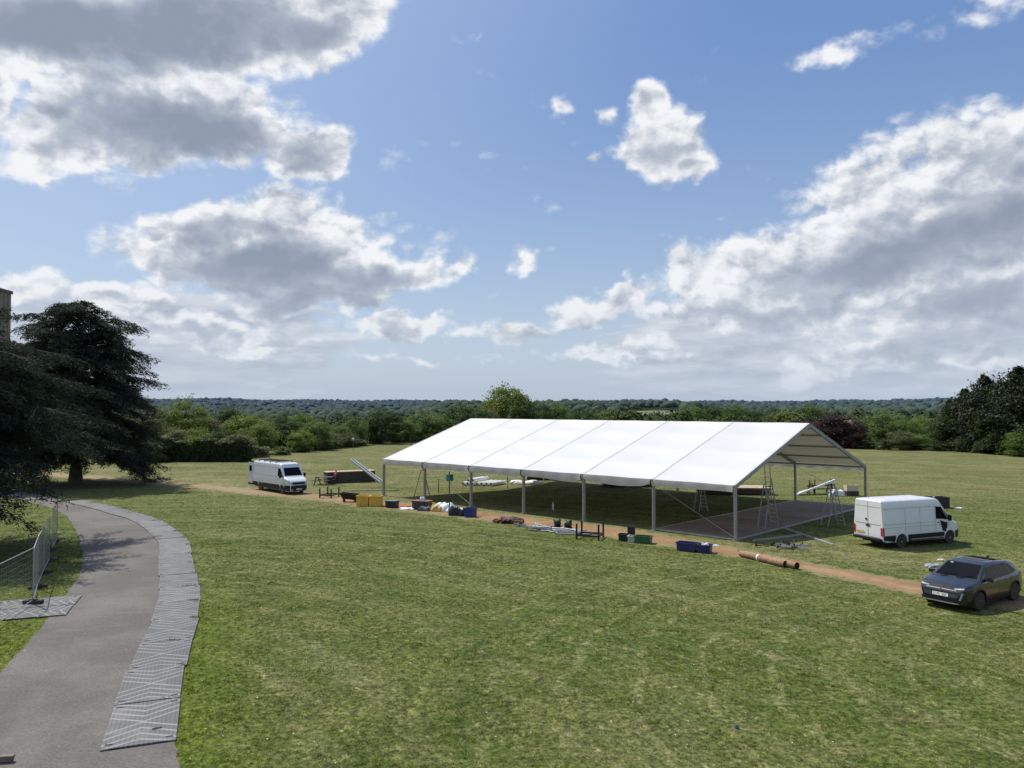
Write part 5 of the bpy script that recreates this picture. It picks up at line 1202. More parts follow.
for k, (x, y, z) in enumerate([(-4.1 + 0.46 * i, 77.2 - 0.12 * i, 0.19) for i in range(7)] + [(-3.6 + 0.46 * i, 77.3 - 0.12 * i, 0.50) for i in range(2)]):
    t = thing('fabric_roll', ('white fabric roll in the lower row of the heap behind the third marquee leg' if k < 7 else 'white fabric roll on top of the heap behind the third marquee leg'), 'fabric roll', (x, y, z), R(62), 'white fabric rolls on the lower row' if k < 7 else 'white fabric rolls on the upper row')
    mb = MB(); mb.lathe([(0.02, -1.5), (0.18, -1.49), (0.19, -0.6), (0.18, 0.4), (0.188, 1.4), (0.02, 1.41)], (0, 0, 0), (1, 0, 0), 16); mb.build('roll', M['white_sheet'], t, smooth=45)
    mb = MB(); mb.lathe([(0.09, -0.012), (0.09, -0.0), (0.02, 0.0)], (-1.5, 0, 0), (1, 0, 0), 12); mb.build('core', M['under'], t)
lump('sheet_pile', 'flat white sheeting on the grass right of the fabric rolls', 'sheet', (1.4, 77.3, 0), (3.4, 1.2, 0.36), M['white_sheet'], 55)
mb = MB(); mb.lathe([(0.06, 0), (0.08, 0.03), (0.08, 0.38), (0.04, 0.52), (0.035, 0.6), (0.01, 0.61)], (0, 0, 0), (0, 0, 1), 14); tag(mb.build('plastic_bottle', M['white_sheet'], None, smooth=40, loc=(3.06, 57.8, 0)), 'white plastic container standing alone in the shade under the marquee', 'bottle')
for x, y, h, lab in ((-6.5, 68.6, 1.3, 'thin pole standing under the left half of the marquee'), (-0.4, 73.5, 1.35, 'thin dark pole behind the marquee left of the fourth leg')): mb = MB(); mb.tube((0, 0, 0), (0, 0, h), 0.035, n=8); mb.box((0, 0, h), (0.1, 0.1, 0.03)); tag(mb.build('thin_pole', M['green_post'], None, loc=(x, y, 0)), lab, 'pole')
# stakes with white tops far out in the field
for x, y, h, lab in ((-39.2, 124.5, 1.0, 'short white-topped stake far off behind the pale van'), (-27.3, 133, 2.1, 'tall thin white-topped stake far off beyond the leaning beams')):
    t = thing('field_stake', lab, 'stake', (x, y, 0)); mb = MB(); mb.tube((0, 0, 0), (0, 0, h), 0.035, n=6); mb.build('stick', M['timber'], t); mb = MB(); mb.lathe([(0.05, 0), (0.16, 0.1), (0.17, 0.30), (0.05, 0.42)], (0, 0, h - 0.05), (0, 0, 1), 10); mb.build('white_cap', M['white_sheet'], t, smooth=50)

# ------------------------------------------------------------------ left: picnic table, long box, leaning beams
def picnic():
    t = thing('picnic_table', 'brown wooden picnic table on the grass between the pale van and the long box', 'picnic table', (-18.75, 77.0, 0), -0.15)
    for k in range(5): mb = MB(); mb.box((0, -0.32 + 0.16 * k, 0.745), (1.9, 0.14, 0.05)); mb.build('top_board', M['dark_timber'] if k % 2 else M['timber'], t)
    for s in (-1, 1):
        for k in range(2): mb = MB(); mb.box((0, s * (0.68 + 0.14 * k), 0.44), (1.9, 0.13, 0.045)); mb.build('bench_board', M['dark_timber'], t)
    for x in (-0.65, 0.65):
        for s in (-1, 1): mb = MB(); mb.beam((x, s * 0.78, 0.0), (x, s * 0.26, 0.72), 0.05, 0.10, (1, 0, 0)); mb.build('leg', M['dark_timber'], t)
        mb = MB(); mb.box((x + 0.05, 0, 0.38), (0.045, 1.7, 0.10)); mb.box((x + 0.05, 0, 0.69), (0.045, 0.75, 0.08)); mb.build('crossbar', M['dark_timber'], t)
picnic()
t = thing('long_box', 'long grey-brown wooden box with a pale lid beyond the picnic table', 'wooden box', (-16.7, 79.6, 0), math.atan2(2.6, 4.9))
mb = MB(); mb.box((0, 0, 0.55), (5.0, 1.3, 1.06)); mb.build('walls', M['dark_timber'], t)
mb = MB(); mb.box((0, 0, 1.12), (5.1, 1.4, 0.06)); mb.build('lid', M['pale_timber'], t)
for x in (-2.45, -1.2, 0, 1.2, 2.45): mb = MB(); mb.box((x, -0.67, 0.55), (0.10, 0.03, 1.0)); mb.build('batten', M['dark_timber'], t)
for k in range(2):
    p0, p1 = Vector((-13.35 + 0.25 * k, 78.4 + 0.3 * k, 0.05)), Vector((-16.6 + 0.25 * k, 79.6 + 0.3 * k, 2.25))
    t = thing('aluminium_beam', ('pale aluminium beam leaning over the long box, the nearer of two' if k == 0 else 'pale aluminium beam leaning over the long box, the one behind'), 'beam', p0, 0, 'aluminium beams leaning on the long box'); d = p1 - p0
    mb = MB(); mb.beam((0, 0, 0), d, 0.20, 0.10); mb.build('web', M['alu'], t); mb = MB(); mb.beam((0, 0, 0.085), d + Vector((0, 0, 0.085)), 0.10, 0.05); mb.build('rail', M['white_sheet'], t); mb = MB(); mb.box((0, 0, -0.02), (0.4, 0.3, 0.06)); mb.build('base_plate', M['steel'], t)
mb = MB(); mb.beam((-14.6, 70.9, 0.05), (-10.4, 71.2, 0.05), 0.12, 0.08); mb.box((-14.6, 70.9, 0.06), (0.15, 0.2, 0.10)); tag(mb.build('pale_plank', M['pale_timber'], None), 'pale plank lying on the grass behind the dark trough and yellow crates', 'plank')

# ------------------------------------------------------------------ two people far off
def skinned(name, joints, edges, m, parent, sub=1):
    me = bpy.data.meshes.new(name); me.from_pydata([j[0] for j in joints], edges, []); o = bpy.data.objects.new(name, me); COL.objects.link(o); o.parent = parent
    md = o.modifiers.new('skin', 'SKIN'); md.use_smooth_shade = True
    for k, j in enumerate(joints):
        sv = me.skin_vertices[0].data[k]; r = j[1]; sv.radius = r if isinstance(r, tuple) else (r, r); sv.use_root = (k == 0)
    o.modifiers.new('sub', 'SUBSURF').levels = sub; o.modifiers['sub'].render_levels = sub
    me.materials.append(m); return o
def head_parts(t, c, yaw=0.0):
    c = Vector(c); Rz = Matrix.Rotation(yaw, 3, 'Z')
    h = MB(); h.lathe([(0.02, -0.125), (0.055, -0.10), (0.075, -0.04), (0.078, 0.03), (0.066, 0.085), (0.02, 0.115)], c + Rz @ Vector((0.01, 0, 0)), (0, 0, 1), 14); h.build('hair', M['dark_timber'], t, smooth=60)
    f = MB(); f.box(c + Rz @ Vector((-0.085, 0, -0.01)), (0.035, 0.03, 0.045), yaw); [f.box(c + Rz @ Vector((0, s * 0.078, 0)), (0.03, 0.015, 0.05), yaw) for s in (-1, 1)]; f.build('face', M['skin'], t)
def person_standing():
    t = thing('person', 'person in dark clothes standing far off at the hedge beyond the marquee', 'person', (-20.6, 158, 0), 0.4)
    b = skinned('body', [((0, 0, 0.95), 0.13), ((0, 0, 1.2), (0.17, 0.11)), ((0, 0, 1.42), (0.18, 0.1)), ((0, 0, 1.52), 0.055), ((-0.02, 0, 1.66), (0.085, 0.1)), ((-0.01, 0, 1.76), 0.06),
        ((0, 0.2, 1.42), 0.06), ((0.02, 0.26, 1.14), 0.048), ((-0.08, 0.25, 0.90), 0.036), ((-0.10, 0.25, 0.80), 0.035), ((0, -0.2, 1.42), 0.06), ((0.02, -0.27, 1.14), 0.048), ((-0.05, -0.26, 0.88), 0.036), ((-0.07, -0.26, 0.78), 0.035),
        ((0, 0.10, 0.90), 0.10), ((-0.02, 0.11, 0.48), 0.065), ((0.03, 0.11, 0.08), 0.045), ((-0.14, 0.12, 0.04), 0.04), ((0, -0.10, 0.90), 0.10), ((-0.06, -0.12, 0.48), 0.065), ((-0.02, -0.13, 0.08), 0.045), ((-0.19, -0.14, 0.04), 0.04)],
        [(0,1),(1,2),(2,3),(3,4),(4,5),(2,6),(6,7),(7,8),(8,9),(2,10),(10,11),(11,12),(12,13),(0,14),(14,15),(15,16),(16,17),(0,18),(18,19),(19,20),(20,21)], M['dark_cloth'], t)
    head_parts(t, (-0.02, 0, 1.69)); 
person_standing()
def person_sitting():
    t = thing('person', 'person in a red top sitting bent forward at the picnic table', 'person', (-17.85, 77.95, 0), R(-95))
    b = skinned('body', [((0, 0, 0.56), (0.15, 0.13)), ((-0.10, 0, 0.80), (0.17, 0.12)), ((-0.24, 0, 1.0), (0.18, 0.1)), ((-0.33, 0, 1.10), 0.055), ((-0.42, 0, 1.20), (0.09, 0.1)), ((-0.45, 0, 1.29), 0.06),
        ((-0.22, 0.2, 0.99), 0.06), ((-0.36, 0.28, 0.84), 0.048), ((-0.58, 0.2, 0.82), 0.036), ((-0.68, 0.17, 0.82), 0.035), ((-0.22, -0.2, 0.99), 0.06), ((-0.36, -0.28, 0.84), 0.048), ((-0.58, -0.2, 0.82), 0.036), ((-0.68, -0.17, 0.82), 0.035)],
        [(0,1),(1,2),(2,3),(3,4),(4,5),(2,6),(6,7),(7,8),(8,9),(2,10),(10,11),(11,12),(12,13)], M['pink_cloth'], t)
    skinned('trousers', [((0, 0, 0.55), (0.15, 0.14)), ((-0.05, 0.12, 0.54), 0.10), ((-0.44, 0.14, 0.54), 0.075), ((-0.40, 0.14, 0.10), 0.05), ((-0.54, 0.15, 0.05), 0.042), ((-0.05, -0.12, 0.54), 0.10), ((-0.44, -0.14, 0.54), 0.075), ((-0.36, -0.14, 0.10), 0.05), ((-0.50, -0.15, 0.05), 0.042)],
        [(0,1),(1,2),(2,3),(3,4),(0,5),(5,6),(6,7),(7,8)], M['dark_cloth'], t)
    head_parts(t, (-0.43, 0, 1.21))
person_sitting()
# ------------------------------------------------------------------ foliage
def leaf_mat(name, dark, light, trans, tr=0.35, rough=0.6, spec=0.2):
    m = bpy.data.materials.new(name); m.use_nodes = True; t = m.node_tree; t.nodes.clear(); g = Nodes(t)
    at = g.sep(g.new('ShaderNodeAttribute', attribute_name='tint').outputs['Color'])
    oi = g.new('ShaderNodeObjectInfo').outputs['Random']
    P = g.new('ShaderNodeNewGeometry').outputs['Position']
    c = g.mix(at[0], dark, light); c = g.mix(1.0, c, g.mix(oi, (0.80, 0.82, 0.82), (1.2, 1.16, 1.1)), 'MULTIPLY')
    c = g.mix(1.0, c, g.mix(g.noise(P, 0.35, 3, 0.6), (0.75, 0.78, 0.8), (1.25, 1.2, 1.1)), 'MULTIPLY')
    b = g.new('ShaderNodeBsdfPrincipled'); g.l.new(c, b.inputs['Base Color']); b.inputs['Roughness'].default_value = rough; b.inputs['Specular IOR Level'].default_value = spec
    tl = g.new('ShaderNodeBsdfTranslucent'); g.l.new(g.mix(0.6, c, trans), tl.inputs[0])
    mx = g.new('ShaderNodeMixShader'); mx.inputs[0].default_value = tr; g.l.new(b.outputs[0], mx.inputs[1]); g.l.new(tl.outputs[0], mx.inputs[2])
    out = g.new('ShaderNodeOutputMaterial'); g.l.new(mx.outputs[0], out.inputs[0])
    return m
LM = {
 'bright': leaf_mat('bright_leaves', (0.085, 0.133, 0.027), (0.196, 0.246, 0.061), (0.255, 0.323, 0.051)),
 'olive': leaf_mat('olive_leaves', (0.084, 0.1, 0.042), (0.187, 0.198, 0.094), (0.194, 0.211, 0.081)),
 'green': leaf_mat('green_leaves', (0.055, 0.103, 0.028), (0.129, 0.193, 0.052), (0.147, 0.239, 0.037)),
 'dark': leaf_mat('dark_leaves', (0.029, 0.055, 0.021), (0.075, 0.114, 0.039), (0.065, 0.13, 0.024)),
 'copper': leaf_mat('copper_leaves', (0.022, 0.012, 0.014), (0.052, 0.030, 0.032), (0.09, 0.03, 0.03), 0.25),
 'conifer': leaf_mat('conifer_needles', (0.012, 0.022, 0.012), (0.040, 0.055, 0.022), (0.03, 0.05, 0.012), 0.2),
 'cedar': leaf_mat('cedar_needles', (0.022, 0.036, 0.028), (0.066, 0.088, 0.062), (0.035, 0.055, 0.025), 0.2, 0.8, 0.08),
 'hedge': leaf_mat('hedge_leaves', (0.028, 0.048, 0.015), (0.069, 0.098, 0.028), (0.057, 0.103, 0.017)),
}
def bark_mat():
    m = mat('bark', (0.075, 0.060, 0.048), 0.9, 0, 0.35, 3, 0.8, 14); return m
M['bark'] = bark_mat()

def quads(C, N, s, asp, rg):
    """leaf quads at C with normals N and half sizes s"""
    n = len(C); N = N / (np.linalg.norm(N, axis=1)[:, None] + 1e-9)
    h = rg.normal(0, 1, (n, 3)); U = np.cross(N, h); U /= np.linalg.norm(U, axis=1)[:, None] + 1e-9; W = np.cross(N, U)
    U = U * s[:, None]; W = W * (s * asp)[:, None]
    V = np.stack([C - U, C - W * 0.9 + U * 0.1, C + U, C + W], 1).reshape(-1, 3)
    return V, np.arange(4 * n).reshape(-1, 4)
def broad_crown(seed, H, Wd, n=9000, leaf=0.20, base=0.10, lobes=26, squash=1.0, ragged=0.35):
    """broadleaf crown: lobes spread through the crown's volume, leaves thick on their outsides, gaps between"""
    rg = np.random.default_rng(seed); z0 = H * base; cz = (z0 + H) / 2; ax, az_ = Wd / 2, (H - z0) / 2
    L = []
    while len(L) < lobes:
        p = rg.normal(0, 1, 3); p /= np.linalg.norm(p); rr = rg.uniform(0.35, 0.86)
        r = rg.uniform(0.18, 0.36) * (1.2 - 0.5 * rr)
        q = np.array([p[0] * ax * rr, p[1] * ax * rr, cz + p[2] * az_ * rr])
        # narrower at the top, skirted at the base
        k = 1 - 0.35 * max(0, (q[2] - cz) / az_) ** 2; q[:2] *= k
        L.append((q, r * min(ax, az_ * squash) * 1.35, rg.uniform(0, 1)))
    for k in range(7):
        a = k * 0.9 + rg.uniform(-0.2, 0.2); L.append((np.array([math.cos(a) * ax * 0.62, math.sin(a) * ax * 0.62, H * 0.15 + z0]), ax * rg.uniform(0.28, 0.38), rg.uniform(0, 0.6)))
    w = np.array([l[1] ** 2 for l in L]); cnt = rg.multinomial(n, w / w.sum())
    C = []; N = []; T = []
    for (q, r, tn), c in zip(L, cnt):
        d = rg.normal(0, 1, (c, 3)); d /= np.linalg.norm(d, axis=1)[:, None]
        d[:, 2] = np.where(d[:, 2] < -0.35, -d[:, 2], d[:, 2])
        rad = r * (1 - np.abs(rg.normal(0, 0.20, c))) * (1 + rg.normal(0, ragged * 0.22, c))
        p = q + d * rad[:, None] * np.array([1, 1, 0.85])
        # clustered into sprigs
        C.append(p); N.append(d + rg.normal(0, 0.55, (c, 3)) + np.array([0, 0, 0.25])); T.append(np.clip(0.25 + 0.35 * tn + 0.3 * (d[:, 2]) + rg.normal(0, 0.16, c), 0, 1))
    # loose outer sprigs so the outline is uneven
    k = n // 9; d = rg.normal(0, 1, (k // 12 + 1, 3)); d /= np.linalg.norm(d, axis=1)[:, None]; d[:, 2] = np.abs(d[:, 2]) * np.where(rg.random(len(d)) < 0.8, 1, -0.4)
    tips = np.array([0, 0, cz]) + d * np.array([ax, ax, az_]) * rg.uniform(0.86, 1.06, (len(d), 1)) * np.array([1, 1, 1])
    tips[:, :2] *= (1 - 0.3 * np.clip((tips[:, 2:3] - cz) / az_, 0, 1) ** 2)
    p = np.repeat(tips, 12, 0) + rg.normal(0, 0.045 * H, (len(tips) * 12, 3)); C.append(p); N.append(rg.normal(0, 1, p.shape) + np.array([0, 0, 0.5])); T.append(np.clip(rg.normal(0.55, 0.2, len(p)), 0, 1))
    C = np.concatenate(C); N = np.concatenate(N); T = np.concatenate(T); ok = C[:, 2] > 0.05; C, N, T = C[ok], N[ok], T[ok]
    s = leaf * rg.uniform(0.6, 1.35, len(C)); V, F = quads(C, N, s, 0.55, rg)
    return V, F, np.repeat(T[:, None], 3, 1)
def trunk_mb(H, r, seed, limbs=6, reach=2.5, top=0.75):
    rg = random.Random(seed); mb = MB(); pts = []; x = y = 0.0
    for k in range(7):
        pts.append((x, y, H * top * k / 6)); x += rg.uniform(-0.12, 0.12); y += rg.uniform(-0.12, 0.12)
    mb.path(pts, [r * (1.35 if k == 0 else 1 - 0.78 * k / 6) for k in range(7)], 9)
    for i in range(limbs):
        k = rg.randint(2, 5); a = i * 2.4 + rg.uniform(-0.4, 0.4); p = Vector(pts[k]); d = Vector((math.cos(a), math.sin(a), 0)); L = reach * rg.uniform(0.6, 1.0)
        mb.path([p, p + d * L * 0.4 + Vector((0, 0, L * 0.30)), p + d * L * 0.75 + Vector((0, 0, L * 0.62)), p + d * L + Vector((0, 0, L * 0.85))], [r * 0.42, r * 0.32, r * 0.2, r * 0.07], 6)
    return mb
def conifer_crown(seed, H, Wd, n=9000, leaf=0.26, base=0.06, profile=None):
    """tiers of drooping boughs, each a fan of short sprays"""
    rg = np.random.default_rng(seed); C = []; N = []; T = []; nb = 74; per = n // (nb * 9)
    for b in range(nb):
        f = (b + rg.uniform(0, 1)) / nb; z = H * (base + (0.97 - base) * f)
        prof = profile(f) if profile else (1 - f) ** 0.75 * (0.75 + 0.25 * min(1, f * 6))
        L = Wd / 2 * prof * rg.uniform(0.70, 1.12) + 0.2; a = b * 2.39996 + rg.normal(0, 0.3); lift = rg.uniform(-0.05, 0.30); tn = rg.uniform(0, 1)
        for k in range(9):
            u = (k + 0.7) / 9; c = np.array([math.cos(a) * L * u, math.sin(a) * L * u, z + L * (lift * u - 0.40 * u * u)])
            sd = np.array([-math.sin(a), math.cos(a), 0]); wd = L * 0.30 * (1 - u * 0.55)
            o = rg.normal(0, 1, per)[:, None] * sd * wd + rg.normal(0, 0.06 * L, (per, 1)) * np.array([math.cos(a), math.sin(a), 0]); o[:, 2] += -np.abs(o @ sd) * 0.35 + rg.normal(0, 0.12, per) - 0.1
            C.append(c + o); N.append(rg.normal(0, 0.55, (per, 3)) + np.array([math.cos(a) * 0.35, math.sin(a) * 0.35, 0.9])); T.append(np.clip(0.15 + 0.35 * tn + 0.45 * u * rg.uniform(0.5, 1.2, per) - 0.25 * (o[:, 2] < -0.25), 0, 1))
    C = np.concatenate(C); N = np.concatenate(N); T = np.concatenate(T); ok = C[:, 2] > 0.1; C, N, T = C[ok], N[ok], T[ok]
    V, F = quads(C, N, leaf * rg.uniform(0.6, 1.3, len(C)), 0.42, rg)
    return V, F, np.repeat(T[:, None], 3, 1)

PROTO = {}
def proto_mesh(key, fn):
    if key not in PROTO:
        V, F, T = fn(); o = np_mesh('crown', V, F, LM['green'], cols=T); PROTO[key] = o.data; bpy.data.objects.remove(o)
    return PROTO[key]
def proto_trunk(key, fn):
    if key not in PROTO:
        o = fn().build('trunk', M['bark'], None, smooth=50); PROTO[key] = o.data; bpy.data.objects.remove(o)
    return PROTO[key]
def tree(name, label, cat, loc, H, Wd, kind, shape, group=None, rz=None):
    """shape -> one of the prototype crowns (10 m tall, 10 m wide), scaled to this tree"""
    t = thing(name, label, cat, loc, random.uniform(0, 6.28) if rz is None else rz, group)
    if shape.startswith('conifer'):
        k = int(shape[-1]); me = proto_mesh(shape, lambda: conifer_crown(40 + k, 10, 8.5, 14000, 0.15, 0.0, lambda f: (1 - f ** 1.7) ** 0.75 * (0.85 + 0.15 * min(1, f * 6)) * (1 + 0.12 * math.sin(f * 31 + k)))); tm = proto_trunk('ctrunk', lambda: trunk_mb(10, 0.26, 3, 0, 0, 0.95)); sx = Wd / 8.5
    elif shape.startswith('shrub'):
        k = int(shape[-1]); me = proto_mesh(shape, lambda: broad_crown(60 + k, 10, 12, 3600, 0.42, 0.0, 20, 1.0, 0.5)); tm = proto_trunk('strunk', lambda: trunk_mb(6, 0.35, 5, 5, 3.0, 0.7)); sx = Wd / 12
    else:
        k = int(shape[-1]); me = proto_mesh(shape, lambda: broad_crown(20 + k, 10, 10, 11500, 0.20, 0.0, 22 + k * 2)); tm = proto_trunk('btrunk%d' % (k % 2), lambda: trunk_mb(10, 0.24, 7 + k % 2, 7, 3.0)); sx = Wd / 10
    for nm, me_, m in (('trunk', tm, M['bark']), ('crown', me, LM[kind])):
        o = bpy.data.objects.new(nm, me_); COL.objects.link(o); o.parent = t; o.scale = (sx, sx, H / 10)
        o.material_slots[0].link = 'OBJECT'; o.material_slots[0].material = m
    return t
